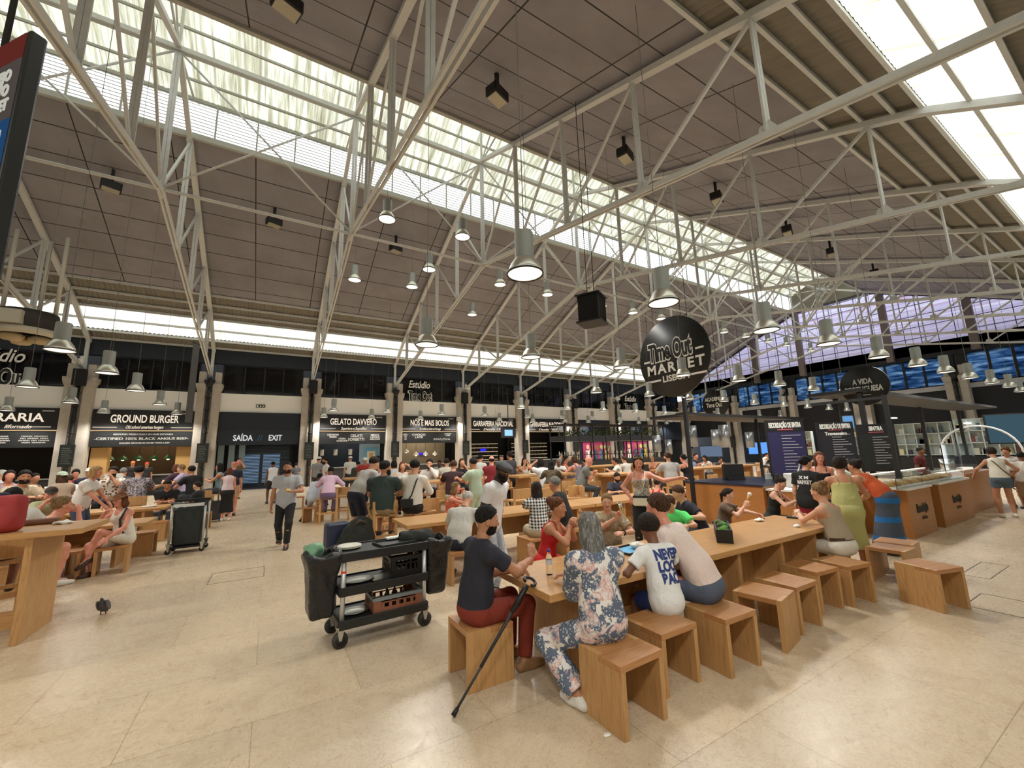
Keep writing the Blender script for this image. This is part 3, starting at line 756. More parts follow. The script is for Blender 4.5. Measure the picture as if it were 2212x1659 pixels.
# --- roof
t = NT('roof board'); v = t.coord()
br = t.n('TexBrick'); t.link(v, br.inputs['Vector']); br.offset = 0; br.squash = 1
for k, x in (('Scale', 1), ('Mortar Size', .022), ('Mortar Smooth', .1), ('Brick Width', 2.85), ('Row Height', 1.21)): br.inputs[k].default_value = x
br.inputs['Color1'].default_value = (*lin((146, 144, 150)), 1); br.inputs['Color2'].default_value = (*lin((154, 151, 157)), 1); br.inputs['Mortar'].default_value = (*lin((36, 30, 27)), 1)
n1 = t.noise(v, .6, 4, .6); t.set(t.mix(t.ramp(n1, [(.35, (0, 0, 0)), (.75, (.5, .5, .5))]), br.outputs['Color'], lin((106, 101, 103))), .85); BOARD = t.m
t = NT('corrugated sheet'); f = t.noise(t.coord((3, .4, .4)), 1.2, 4, .6); t.set(t.mix(f, lin((108, 103, 92)), lin((142, 137, 124))), .7); CORR = t.m
def daylight_sheet(name, c1, c2, c3, scale, trans=1.):
    t = NT(name); f = t.noise(t.coord(scale), 1., 4, .65, .3); col = t.ramp(f, [(.28, lin(c3)), (.46, lin(c2)), (.62, lin(c1))])
    tr = t.n('BsdfTranslucent'); df = t.n('BsdfDiffuse'); mx = t.n('MixShader'); t.link(col, tr.inputs[0]); t.link(col, df.inputs[0]); mx.inputs[0].default_value = .3
    t.link(tr.outputs[0], mx.inputs[1]); t.link(df.outputs[0], mx.inputs[2]); t.link(mx.outputs[0], t.out.inputs[0]); return t.m
GLASSFIB = daylight_sheet('weathered translucent sheet', (218, 220, 206), (170, 168, 146), (104, 98, 76), (5.5, .3, .3))
EAVESG = daylight_sheet('bright translucent eaves sheet', (246, 247, 238), (228, 226, 210), (186, 178, 148), (5.5, .3, .3))
LOUVRE = daylight_sheet('white louvre slat', (150, 146, 134), (140, 136, 124), (128, 124, 112), (.6, .6, .6))
PAINT = flat((206, 207, 204), .55, 0, .12)
def slope_slab(y0, z0, y1, z1, th, mat, name, label):
    """a flat roof panel with its own local frame: x along the hall, y down the slope"""
    d = math.hypot(y1-y0, z1-z0); a = math.atan2(z1-z0, y1-y0)
    o = MB().bx(0, XB-XA, 0, d, 0, th).build(name, mat); o.location = (XA, y0, z0); o.rotation_euler = (a, 0, 0); return struct(o, label)
def corr(y0, z0, y1, z1, mat, name, label, x0=XA, x1=XB, per=.2, amp=.028):
    n = int((x1-x0)/per*4); xs = np.linspace(x0, x1, n+1); w = amp*np.sin((xs-x0)/per*2*math.pi)
    V = np.concatenate([np.stack([xs, np.full(n+1, y), z+w], 1) for y, z in ((y0, z0), (y1, z1))]); i = np.arange(n)
    o = mesh_np(name, V, np.stack([i, i+1, i+n+2, i+n+1], 1), mat); return struct(o, label)
for sd, sn in ((1, 'left'), (-1, 'right')):
    Yo = lambda o: RY+sd*o
    if sd > 0: slope_slab(Yo(2.93), 14.62, Yo(11.3), 11.07, .1, BOARD, 'ceiling_boards', 'grey brown ceiling boards of the left roof slope')
    else: slope_slab(Yo(11.3), 11.07, Yo(2.93), 14.62, .1, BOARD, 'ceiling_boards', 'grey brown ceiling boards of the right roof slope')
    corr(Yo(11.2), zroof(11.2)+.03, Yo(13.3), zroof(13.3)+.03, CORR, 'ceiling_sheeting', 'brown corrugated sheeting below the boards, %s slope' % sn)
    corr(Yo(13.25), 10.24, Yo(14.75), 9.31, EAVESG, 'window_strip', 'bright translucent eaves rooflight strip on the %s side' % sn)
    corr(Yo(14.7), 9.31, Yo(16.4), 8.5, CORR, 'ceiling_sheeting', 'brown corrugated sheeting at the %s eaves' % sn)
    m = MB()
    for o in (11.35, 12.1, 12.75, 13.25, 14.0, 14.75, 15.4): m.bx(XA, XB, Yo(o)-.04, Yo(o)+.04, zroof(o)-.13, zroof(o)-.01)
    struct(m.build('ceiling_purlins', PAINT), 'painted steel purlins under the %s eaves rooflight' % sn)
    # ridge monitor
    corr(Yo(3.15), 16.25, Yo(0), 17.75, GLASSFIB, 'window_ridge', 'bright weathered ridge rooflight sheets, %s half' % sn)
    m = MB()
    for k in range(11):
        z = 14.72+k*.145; m.add([(XA, Yo(2.96), z), (XB, Yo(2.96), z), (XB, Yo(3.06), z+.115), (XA, Yo(3.06), z+.115)], [(0, 1, 2, 3)])
    struct(m.build('window_louvres', LOUVRE), 'cream louvre slats beside the ridge rooflight, %s side' % sn)
    m = MB(); m.bx(XA, XB, Yo(2.93)-.07, Yo(2.93)+.07, 14.48, 14.72); m.bx(XA, XB, Yo(3.0)-.05, Yo(3.0)+.05, 16.2, 16.36)
    for o, z in ((1.5, 16.93), (2.3, 16.55), (.75, 17.28)): m.bx(XA, XB, Yo(o)-.035, Yo(o)+.035, z-.03, z+.06)
    x = XA
    while x < XB:
        m.bx(x-.03, x+.03, Yo(2.93)-.03, Yo(2.93)+.03, 14.6, 16.25); x += 1.425
    struct(m.build('ceiling_monitor_frame', flat((176, 176, 168), .5)), 'pale steel frame of the ridge monitor, %s side' % sn)
m = MB(); m.bx(XA, XB, RY-.10, RY-.04, 15.55, 15.72); m.bx(XA, XB, RY+.04, RY+.10, 15.55, 15.72); m.tube([(XA, RY, 10.4), (XB, RY, 10.4)], .055, 8)
for a, b in zip(XN[:-1], XN[1:]):
    m.tube([(a, RY, 15.6), (b, RY, 10.45)], .035, 6); m.tube([(b, RY, 15.6), (a, RY, 10.45)], .035, 6)
struct(m.build('ceiling_ridge_bracing', PAINT), 'ridge purlins, tie tube and crossed bracing rods along the hall')
# --- trusses: one complete truss, then copies
TRUSS = None
def chordz(o): return 10.4-.218*abs(o)
for x in XN:
    if x > XB-.5: continue
    if TRUSS is None:
        TRUSS = thing('roof_truss', 'cream painted steel roof truss crossing the hall', None, (x, 0, 0), kind='structure')
        m = MB()
        for sd in (1, -1):
            for a, b in zip(PROF[1:-1], PROF[2:]): m.beam((0, RY+sd*a[0], a[1]-.2), (0, RY+sd*b[0], b[1]-.2), .2, .16)
            m.beam((0, RY, 15.75), (0, RY+sd*2.95, 14.45), .16, .14); m.beam((0, RY, 15.7), (0, RY+sd*2.95, 16.2), .06); m.beam((0, RY, 15.7), (0, RY+sd*1.5, 16.9), .05)
        m.bx(-.04, .04, RY-.04, RY+.04, 15.7, 17.6); m.build('top_chord', PAINT, TRUSS)
        m = MB()
        for sd in (1, -1):
            m.beam((-.06, RY, 10.4), (-.06, RY+sd*15.4, chordz(15.4)), .06, .12); m.beam((.06, RY, 10.4), (.06, RY+sd*15.4, chordz(15.4)), .06, .12)
        m.bx(-.03, .03, RY-.3, RY+.3, 10.25, 10.6); m.build('bottom_chord', PAINT, TRUSS)
        for sd in (1, -1):
            for k in range(5):
                o = k*3.05
                if k or sd > 0:
                    p = MB(); zt = 15.65 if not k else zroof(o)-.2
                    p.beam((-.05, RY+sd*o, chordz(o)), (-.05, RY+sd*o, zt), .045, .09); p.beam((.05, RY+sd*o, chordz(o)), (.05, RY+sd*o, zt), .045, .09)
                    if k: p.prism([(RY+sd*o-.2, chordz(o)+.02), (RY+sd*o+.2, chordz(o)), (RY+sd*o+.14, chordz(o)+.25), (RY+sd*o-.05, chordz(o)+.3)], -.02, .02)
                    p.build('post', PAINT, TRUSS)
                o2 = (k+1)*3.05
                if k < 4: MB().beam((0, RY+sd*o, chordz(o)+.05), (0, RY+sd*o2, zroof(o2)-.25), .07, .08).build('diagonal', PAINT, TRUSS)
            MB().beam((0, RY+sd*15.35, 7.1), (0, RY+sd*15.35, 8.9), .14, .16).build('post', PAINT, TRUSS)
    else:
        c = copy_tree(TRUSS); c.location = (x, 0, 0)
# --- columns on the shop side and along the gable
t = NT('stone'); f = t.noise(t.coord(), 3, 5, .6); t.set(t.mix(f, lin((168, 158, 146)), lin((206, 198, 186))), .8); STONE = t.m
COLP = None
for k, x in enumerate(XN+['g']*5):
    if x == 'g': gx, gy, rz = 43.0, (25.6, 19.9, 14.2, 8.5, 2.8)[k-len(XN)], -math.pi/2
    else: gx, gy, rz = x, 30.75, 0
    if COLP is None:
        COLP = thing('stone_column', 'pale stone column with black drainpipe between the shop fronts', None, (gx, gy, 0), rz, kind='structure')
        m = MB()
        for s in (-1, 1): m.bx(s*.38-.2, s*.38+.2, -.2, .5, 0, 6.1)
        m.bx(-.3, .3, .05, .5, 0, 6.1); m.build('shaft', STONE, COLP)
        m = MB()
        for s in (-1, 1):
            m.prism([(s*.38-.2, 6.1), (s*.38+.2, 6.1), (s*.38+.27, 6.3), (s*.38+.3, 6.55), (s*.38-.22, 6.55)] if s > 0 else [(-.58, 6.1), (-.18, 6.1), (-.16, 6.55), (-.68, 6.55), (-.65, 6.3)], -.28, .5, 'xz')
            m.bx(s*.4-.16, s*.4+.16, -.15, .4, 6.55, 7.3)
        m.build('capital', STONE, COLP)
        m = MB(); m.tube([(0, -.28, 0), (0, -.28, 6.9)], .095, 12)
        for z in np.arange(.6, 6.3, .72): m.tube([(0, -.28, z), (0, -.28, z+.07)], .14, 12)
        m.tube([(0, -.28, 6.3), (0, -.28, 6.75)], [.12, .3], 10); m.build('drainpipe', BLACK, COLP)
        b = MB().bx(-.28, .28, -.47, -.36, 1.75, 2.9).build('notice_board', flat((30, 34, 32), .3), COLP)
        l = MB()
        for q in range(9): l.bx(-.2, .2-.05*(q % 3), -.474, -.471, 1.9+q*.1, 1.915+q*.1)
        l.build('lettering', flat((120, 124, 118)), b)
    else:
        c = copy_tree(COLP); c.location = (gx, gy, 0); c.rotation_euler = (0, 0, rz)
        if x == 'g': c['label'] = 'pale stone column with black drainpipe along the gable wall'
# --- wall with the shops
DK = flat((20, 24, 30), .5, 0, .1); NAVY = flat((28, 36, 48), .55, 0, .08); TINT = flat((12, 14, 18), .06)
struct(MB().bx(XA, XB, WALLY, WALLY+.4, 4.86, 6.05).build('wall_left', flat((246, 244, 240), .7)), 'white painted band above the shop signs')
struct(MB().bx(XA, XB, WALLY+.02, WALLY+.4, 7.95, 9.3).build('wall_left_top', NAVY), 'dark blue beam under the eaves over the shops')
struct(MB().bx(XA, XB, WALLY+3.4, WALLY+3.6, 0, 9.5).build('wall_left_rear', flat((16, 17, 20), .7)), 'dark rear wall behind the shops')
struct(MB().bx(XA, XB, WALLY+.3, WALLY+3.5, 4.5, 4.86).build('ceiling_shops', BLACK), 'black soffit over the shop counters')
struct(MB().bx(XA, XB, WALLY+.1, WALLY+3.5, -.2, .0).build('floor_shops', flat((70, 66, 62), .4)), 'floor of the shops')
for i, (a, b) in enumerate(zip(XN[:-1], XN[1:])):
    w = thing('window_%d' % (i+1), 'dark gallery window above the shop fronts', None, ((a+b)/2, WALLY+.15, 6.05), kind='structure')
    pn = MB().bx(-2.25, 2.25, .02, .05, 0, 1.9).build('pane', TINT, w)
    m = MB(); m.bx(-2.25, 2.25, -.05, .05, 0, .08); m.bx(-2.25, 2.25, -.05, .05, 1.82, 1.95)
    for x in (-2.25, -1.1, 0, 1.1, 2.25): m.bx(x-.04, x+.04, -.05, .05, 0, 1.9)
    m.build('frame', DK, w)
# shop signs
SIGN = flat((30, 29, 31), .5); CREAM = glow((255, 238, 214), 1.05); CREAM2 = flat((226, 216, 198), .5); WARM = glow((255, 214, 160), .9); CHALK = flat((170, 168, 162), .6)
def sign(x0, x1, title, tw, sub=None, menu=None, label='', tx=None):
    s = thing('shop_sign', label, 'sign', ((x0+x1)/2, WALLY-.02, 3.66)); hw = (x1-x0)/2
    MB().bx(-hw, hw, -.12, .0, 0, 1.2).build('fascia_board', SIGN, s)
    fit(text(title, .62, CREAM, s, (tx or 0, -.13, .66), bold=.012), tw)
    if sub:
        fit(text(sub, .26, CREAM, s, (tx or 0, -.13, .2), bold=.004, shear=.35), tw*.55 if tw > 1.5 else 1.)
        q = tw*.34
        for sd in (-1, 1): m = MB(); m.bx(sd*(hw*.5+q*.55)-hw*.22, sd*(hw*.5+q*.55)+hw*.22, -.135, -.12, .18, .21); m.build('rule', CREAM, s)
        MB().bx(-hw, hw, -.16, -.12, -.02, .03).build('light_strip', WARM, s)
    if menu:
        b = MB().bx(-hw, hw, -.1, .0, -.88, -.03).build('menu_board', flat((24, 25, 26), .45), s)
        for (tx_, sz, x, z, wd) in menu: fit(text(tx_, sz, CHALK, b, (x, -.105, z), bold=.004, shear=.0), wd)
    MB().bx(hw-.7, hw-.25, -.13, -.118, 1.0, 1.08).build('small_logo', CHALK, s)
    return s
bay = lambda k: (XN[k]+.62, XN[k+1]-.62)
# XN index: 0:-26.35 1:-20.65 2:-14.95 3:-9.25 4:-3.55 5:2.15 6:7.85 7:13.55 8:19.25 9:24.95 10:30.65 11:36.35 12:42.05
sign(*bay(2), 'RARIA', 1.75, 'lifornado', [('xxxx xxxxx\nxx xxxx xxx\nxxxx xx xxxx\nxxx xxxxx'.replace('x', 'n'), .11, x, -.45, 1.1) for x in (-1.4, 0, 1.4)], 'dark shop sign with cream letters ending in RARIA, over the leftmost stall', tx=.75)
sign(*bay(3), 'GROUND BURGER', 3.0, 'Old school american burgers', [('GROUND FRESH DAILY IN OUR KITCHEN', .12, 0, -.2, 2.6), ('-CERTIFIED 100% BLACK ANGUS BEEF-', .2, 0, -.45, 4.1), ('BURGERS GROUND IN HOUSE TWICE A DAY', .12, .1, -.7, 2.2)], 'dark shop sign reading GROUND BURGER in cream capitals')
sign(*bay(5), 'GELATO DAVVERO', 3.15, 'Superiore e Sopraffino', [('CARDAMOMO\nTIRAMISU', .16, -1.35, -.32, .75), ('CREMA\nMARRONE', .16, -.75, -.6, .7), ('GELATI\nSORBETTI', .26, .2, -.45, 1.1), ('MENTA\nLIMONE\nMELONE', .15, 1.5, -.42, .7)], 'dark shop sign reading GELATO DAVVERO in cream capitals')
sign(*bay(6), 'NÓS E MAIS BOLOS', 3.15, 'Os melhores bolos de Portugal', [('PÃO\nDE\nLÓ', .17, -1.95, -.42, .3), ('CHOCO\nLATE', .2, -.9, -.35, 1.05), ('PAVLOVA', .22, 1.0, -.62, 1.4), ('CARROT\nCAKE', .13, 1.5, -.25, .6)], 'dark shop sign reading NÓS E MAIS BOLOS in cream capitals')
sign(*bay(7), 'GARRAFEIRA NACIONAL', 3.9, 'Desde 1927', [], 'dark shop sign reading GARRAFEIRA NACIONAL, beside the cake shop')
sign(*bay(8), 'GARRAFEIRA NACIONAL', 4.0, 'Desde 1927', [], 'dark shop sign reading GARRAFEIRA NACIONAL behind the hanging plants')
# exit bay
a, b = bay(4); s = thing('exit_sign', 'dark blue panel reading SAÍDA // EXIT above the roller shutter', 'sign', ((a+b)/2, WALLY, 2.79)); hw = (b-a)/2
MB().bx(-hw, hw, -.1, .3, 0, 2.07).build('panel', NAVY, s); MB().bx(-hw, hw, -.13, -.1, 0, .9).build('lower_panel', flat((34, 42, 56), .5), s)
WHT = glow((240, 240, 236), .9)
fit(text('SAÍDA', .5, WHT, s, (-.92, -.14, .42), bold=.012), 1.05); fit(text('//', .5, flat((60, 130, 170)), s, (.0, -.14, .42)), .28); fit(text('EXIT', .5, WHT, s, (.85, -.14, .42), bold=.012), .75)
e = thing('emergency_exit_sign', 'small green and white running man sign on the white band', 'sign', ((a+b)/2-.1, WALLY-.02, 5.3))
MB().bx(-.26, .26, -.03, 0, -.1, .1).build('plate', flat((40, 70, 52)), e)
m = MB(); m.bx(-.22, -.12, -.035, -.03, -.07, .07); m.bx(-.02, .02, -.035, -.03, -.05, .06); m.prism([(-.06, -.02), (0, -.07), (.06, -.02)], -.035, -.03, 'xz'); m.beam((.1, -.033, .05), (.2, -.033, -.05), .03); m.beam((.2, -.033, .04), (.12, -.033, -.06), .03); m.build('pictogram', WHITE, e)
d = thing('roller_shutter', 'lowered metal roller shutter of the exit with daylight behind its slats', 'shutter', ((a+b)/2+.1, WALLY+2.6, 0))
m = MB()
for k in range(28): m.bx(-1.7, 1.7, -.02, .02, .02+k*.1, .085+k*.1)
m.build('slats', flat((84, 92, 102), .35, .6), d); MB().bx(-1.9, -1.7, -.08, .08, 0, 2.9).build('guide_rail', DK, d); MB().bx(1.7, 1.9, -.08, .08, 0, 2.9).build('guide_rail', DK, d)
MB().bx(-1.9, 1.9, -.15, .15, 2.8, 3.6).build('box_housing', DK, d)
wl = MB(); wl.bx(-1.15, -.08, .2, .22, .25, 2.2); wl.bx(.12, 1.15, .2, .22, .25, 2.2); wl = wl.build('window_exit', glow((150, 190, 232), .75)); wl.location = ((a+b)/2+.1, WALLY+2.6, 0); struct(wl, 'glazed exit doors with daylight behind the shutter')
for x in (a+.2, a+.75, a+1.3):
    struct(MB().bx(x-.16, x+.16, WALLY+.3, WALLY+.6, 0, 2.8).build('trim_1', flat((120, 138, 142), .3)), 'grey green panel strip beside the exit shutter')
# gallery lettering
def studio(x, z, y, k=1.):
    s = thing('gallery_sign', 'white lettering Estúdio Time Out on the dark gallery glass', 'sign', (x, y, z), 0, 'studio signs on the gallery windows')
    fit(text('Estúdio', .8*k, WHITE, s, (-.1, 0, .5*k), bold=.014, shear=.3), 1.75*k)
    w = fit(text('Time Out', .95*k, WHITE, s, (0, .0, -.42*k), bold=.075), 2.0*k); fit(text('Time Out', .95*k, BLACK, s, (0, -.012, -.42*k), bold=.03), 1.86*k)
p = aty(908, 845, WALLY+.0); studio(p[0], p[2], WALLY+.04)
p = aty(18, 790, WALLY+.0); studio(p[0]-.5, p[2]-.1, WALLY+.04, 1.25)
p = aty(1364, 872, WALLY+.0); studio(p[0], p[2], WALLY+.04)
# shop interiors
def interior(k, wallc, counter=(40, 38, 38), cz=1.1):
    a, b = bay(k); x = (a+b)/2; hw = (b-a)/2
    struct(MB().bx(a-.3, b+.3, WALLY+3.2, WALLY+3.35, 0, 4.5).build('wall_shop', flat(wallc, .7, 0, .15)), 'rear wall of a shop')
    c = thing('shop_counter', 'counter of stall bay %d along the shop wall' % k, 'counter', (x, WALLY+.7, 0), 0, 'shop counters')
    c['label'] = 'front counter of the stall under the %s sign' % {2: 'RARIA', 3: 'GROUND BURGER', 5: 'GELATO DAVVERO', 6: 'NÓS E MAIS BOLOS', 7: 'first GARRAFEIRA NACIONAL', 8: 'second GARRAFEIRA NACIONAL'}.get(k, 'plain dark')
    del c['group']
    MB().bx(-hw+.1, hw-.1, -.3, .3, 0, cz).build('body', flat(counter, .5), c); MB().bx(-hw+.05, hw-.05, -.36, .36, cz, cz+.06).build('worktop', flat((150, 146, 140), .3), c)
    return x, hw
for k in (2, 3, 5, 6, 7, 8): interior(k, {2: (34, 24, 20), 3: (86, 64, 44), 5: (40, 44, 50), 6: (150, 136, 116), 7: (24, 22, 22), 8: (24, 22, 22)}[k])
def bulb_lamp(x, y, z, shade, name, label, group, h=.5):
    o = thing(name, label, 'lamp', (x, y, z), 0, group)
    MB().tube([(0, 0, .1), (0, 0, 4.5-z)], .012, 6).build('cord', BLACK, o)
    MB().lathe([(.22, -.12), (.17, .04), (.06, .1), (.04, .2)], 16).build('shade', shade, o); MB().sphere((0, 0, -.08), .09, 10).build('bulb', glow((255, 226, 170), 7.), o)
x3 = (bay(3)[0]+bay(3)[1])/2
for i, dx in enumerate((-1.05, -.35, .35, 1.0, -1.6)): bulb_lamp(x3+dx, WALLY+1.1, 2.15, flat((60, 110, 70), .3), 'pendant_lamp', 'small green pendant lamp over the burger counter', 'green lamps over the burger counter')
TANW = flat((190, 150, 92), .7)
for x in (bay(3)[0]+.35, bay(3)[1]-.4): MB().bx(x-.36, x+.36, WALLY+.35, WALLY+.9, 0, 2.75).build('trim_2', TANW)['kind'] = 'structure'
x6 = (bay(6)[0]+bay(6)[1])/2
for dx, z in ((-1.4, 2.2), (-.6, 1.95), (.2, 1.95), (1.0, 1.95)): bulb_lamp(x6+dx, WALLY+1.5, z, flat((230, 226, 214), .4), 'pendant_lamp', 'small white pendant lamp in the cake shop', 'white lamps in the cake shop')
x5 = (bay(5)[0]+bay(5)[1])/2
for dx in (-1.9, -1.0, 0.0):
    o = thing('pendant_lamp', 'white cylinder pendant lamp in the gelato shop', 'lamp', (x5+dx, WALLY+1., 2.0), 0, 'cylinder lamps in the gelato shop')
    MB().tube([(0, 0, .4), (0, 0, 2.5)], .012, 6).build('cord', BLACK, o); MB().tube([(0, 0, 0), (0, 0, .42)], .13, 14).build('shade', flat((226, 222, 210), .5), o)
o = thing('poster', 'pale blue poster with an ice cream cup in the gelato shop', 'poster', (x5+1.55, WALLY+1.3, 1.75)); MB().bx(-.5, .5, 0, .04, -.65, .75).build('sheet', flat((110, 170, 205), .5), o); MB().bx(-.3, .3, -.01, 0, -.4, .5).build('picture', flat((226, 226, 205)), o); MB().bx(-.14, .14, -.02, -.01, -.1, .35).build('picture', flat((222, 170, 110)), o)
struct(MB().bx(x5+.7, x5+2.2, WALLY+1.36, WALLY+1.4, 0, 2.8).build('wall_shop_panel', flat((150, 180, 196), .4)), 'pale blue side panel of the gelato shop')
for x, c, e in ((x3, (1, .8, .5), 90), (x5, (.9, .96, 1), 70), (x6, (1, .86, .62), 120), (x3-11.4, (1, .7, .45), 40)):
    L = bpy.data.lights.new('shop_light', 'AREA'); L.energy = e; L.color = c; L.size = 2.5; L.shape = 'DISK'; lo = link(bpy.data.objects.new('shop_light', L)); lo.location = (x, WALLY+1.8, 4.3)
# bottle shelves of the two wine shops
for k in (7, 8):
    x = (bay(k)[0]+bay(k)[1])/2; s = thing('bottle_shelf', 'tall black wall shelf of bottles under the %s GARRAFEIRA NACIONAL sign' % ('first' if k == 7 else 'second'), 'shelf', (x, WALLY+2.9, 0))
    MB().bx(-2.1, 2.1, .2, .28, 0, 2.75).build('back', flat((70, 62, 50), .6), s)
    for z in np.arange(.6, 2.7, .36): MB().bx(-2.1, 2.1, -.15, .2, z, z+.035).build('shelf_board', BLACK, s)
    for z in np.arange(.6, 2.5, .36)[1:]: MB().bx(-2.1, 2.1, .15, .19, z+.3, z+.32).build('light_strip', glow((255, 232, 190), 1.6), s)
    bp = None
    for z in np.arange(.6, 2.5, .36)[2:]:
        for j in range(17):
            c = [(30, 44, 30), (70, 40, 24), (150, 130, 90), (24, 22, 26), (120, 90, 40)][rng.integers(5)]
            if bp is None or bp.get('c') != str(c):
                bp = MB().lathe([(.001, 0), (.04, .0), (.04, .17), (.014, .23), (.014, .29), (.001, .29)], 8).build('bottle', flat(c, .15)); bp['c'] = str(c); o = bp
            else: o = bp.copy(); COL.objects.link(o)
            o.location = (x-1.95+j*.24+rng.uniform(-.04, .04), WALLY+2.88, z+.036); tag(o, 'wine bottle standing on the lit shelves of the wine shops', 'bottle', 'bottles on the wine shop shelves')
for x, y, z in ((atz(1045, 972, 2.)), (aty(1045, 972, WALLY+2.6)))[1:]:
    o = MB().box((0, 0, 0), (.55, .08, .22)).build('neon_sign', glow((40, 40, 255), 1.6)); o.location = (x, WALLY+2.71, z); tag(o, 'small blue neon sign among the wine shelves', 'sign')
p = aty(995, 955, WALLY+2.)
o = MB().box((0, 0, 0), (.6, .08, .16)).build('neon_sign', glow((70, 50, 230), 1.2)); p = aty(913, 980, WALLY+3.14); o.location = (p[0], p[1], p[2]); tag(o, 'small violet neon sign in the cake shop', 'sign')
# dark bays with pink posters
for k in (9, 10, 11):
    a, b = bay(k); struct(MB().bx(a-.1, b+.1, WALLY-.05, WALLY+.2, 2.79, 4.86).build('wall_left_panel', NAVY), 'dark blue blank panel above a closed bay')
    struct(MB().bx(a-.1, b+.1, WALLY+.1, WALLY+.3, 0, 2.79).build('wall_left_lower', DK), 'dark lower wall of a closed bay')
t = NT('pink poster'); f = t.noise(t.coord(), 1.6, 3, .6, .8); g = t.noise(t.coord(loc=(4, 2, 2)), 1.3, 2, .5, .6)
c = t.mix(t.math('GREATER_THAN', f, .58), lin((176, 60, 112)), lin((206, 196, 120))); c = t.mix(t.math('GREATER_THAN', g, .6), c, lin((80, 118, 160))); t.set(c, .5); PINK = t.m
for k, lb in ((9, 'magenta wall poster with dancing figures nearer the plants'), (10, 'magenta wall poster with dancing figures beside the steel lamps')):
    a, b = bay(k); o = thing('wall_poster', lb, 'poster', ((a+b)/2+.4, WALLY+.04, 1.55)); MB().bx(-1.8, 1.8, 0, .05, -.85, 1.1).build('sheet', flat((176, 58, 112), .5), o)
    for j, (x, c1, c2) in enumerate(((-1.2, (226, 190, 150), (235, 232, 226)), (-.2, (150, 104, 74), (60, 84, 120)), (.6, (206, 196, 120), (80, 118, 160)), (1.3, (150, 180, 120), (210, 190, 90)))):
        m = MB(); m.lathe([(.001, -.24), (.16, -.15), (.2, 0), (.16, .17), (.001, .24)], 12, (x, -.012, .62), 0, 1, .03); m.prism([(x-.3, -.7), (x+.3, -.7), (x+.2, 0), (x+.28, .3), (x-.28, .3), (x-.2, 0)], -.02, -.005, 'xz', 1); m.beam((x+.2, -.015, .25), (x+.42, -.015, .7), .1, .1); m.build('painted_figure', [flat(c1), flat(c2)], o)
# --- gable wall
GX = XB
GABG = daylight_sheet('lavender gable glazing', (232, 232, 240), (204, 201, 222), (220, 192, 208), (.05, .05, 9.))
m = MB(); ys = [-.8, 2.25, 4.2, RY-2.93, RY, RY+2.93, 26.8, 29, WALLY+.5]; pts = [(y, zroof(y-RY)-.05 if abs(y-RY) > 2.9 else 14.6) for y in ys]
m.prism([(-.8, 9.35), (WALLY+.5, 9.35)]+pts[::-1], GX, GX+.05); struct(m.build('window_gable', GABG), 'large lavender translucent gable glazing')
m = MB(); m.prism([(RY-2.93, 14.55), (RY+2.93, 14.55), (RY+3.1, 16.3), (RY, 17.7), (RY-3.1, 16.3)], GX+.02, GX+.06); struct(m.build('window_gable_top', LOUVRE), 'louvred gable end above the ridge')
MUL = flat((96, 88, 104), .5); m = MB()
for y in np.arange(-.5, WALLY+.4, .95): m.bx(GX-.05, GX-.01, y-.022, y+.022, 9.35, min(zroof(y-RY), 14.6))
for z in np.arange(9.9, 14.6, .9):
    o = np.interp(z, [8.55, 9.28, 10.21, 11.07, 14.62], [16.3, 14.75, 13.25, 11.3, 2.93]); m.bx(GX-.055, GX-.015, max(RY-o, -.8), min(RY+o, WALLY+.3), z-.025, z+.025)
m.build('trim_3', MUL)['kind'] = 'structure'
for y in (22.6, 18.3, 11.9, 7.2, 2.6): MB().bx(GX-.5, GX-.06, y-.22, y+.22, 8.3, min(zroof(y-RY), 14.6)).build('trim_4', flat((122, 112, 110), .7))['kind'] = 'structure'
m = MB()
for a, b in zip(pts[:-1], pts[1:]): m.beam((GX-.1, a[0], a[1]), (GX-.1, b[0], b[1]), .2, .2)
m.build('trim_5', flat((66, 62, 66)))['kind'] = 'structure'
struct(MB().bx(GX, GX+.4, -3.6, WALLY+.5, 8.2, 9.4).build('wall_gable', DK), 'dark band of the gable wall under the glazing')
struct(MB().bx(GX-.1, GX+.4, -3.6, WALLY+.5, 5.6, 5.95).build('trim_6', flat((186, 186, 190), .6)), 'pale ledge under the gable gallery windows')
struct(MB().bx(GX, GX+.4, -3.6, WALLY+.5, 3.0, 5.6).build('wall_gable_lower', flat((26, 28, 34), .6)), 'dark lower part of the gable wall')
struct(MB().bx(GX+4, GX+4.2, -3.6, WALLY+3.5, -.2, 9.4).build('wall_gable_rear', flat((30, 34, 42), .7)), 'dark wall behind the far stalls')
struct(MB().bx(GX, GX+4.2, -3.6, WALLY+3.5, -.3, -.0).build('floor_far', flat((90, 86, 82), .4)), 'floor of the far stalls')
t = NT('gallery glass painted reflections'); f = t.noise(t.coord((.3, .5, 1.6), (.5, 0, 0)), 2.2, 5, .65, .6); col = t.ramp(f, [(.34, lin((60, 82, 108))), (.48, lin((112, 148, 186))), (.62, lin((196, 218, 236)))])
tr = t.n('BsdfTranslucent'); t.link(col, tr.inputs[0]); t.link(tr.outputs[0], t.out.inputs[0]); REFLG = t.m  # sky-blue reflections painted into the pane colour as streaked noise
i = 20
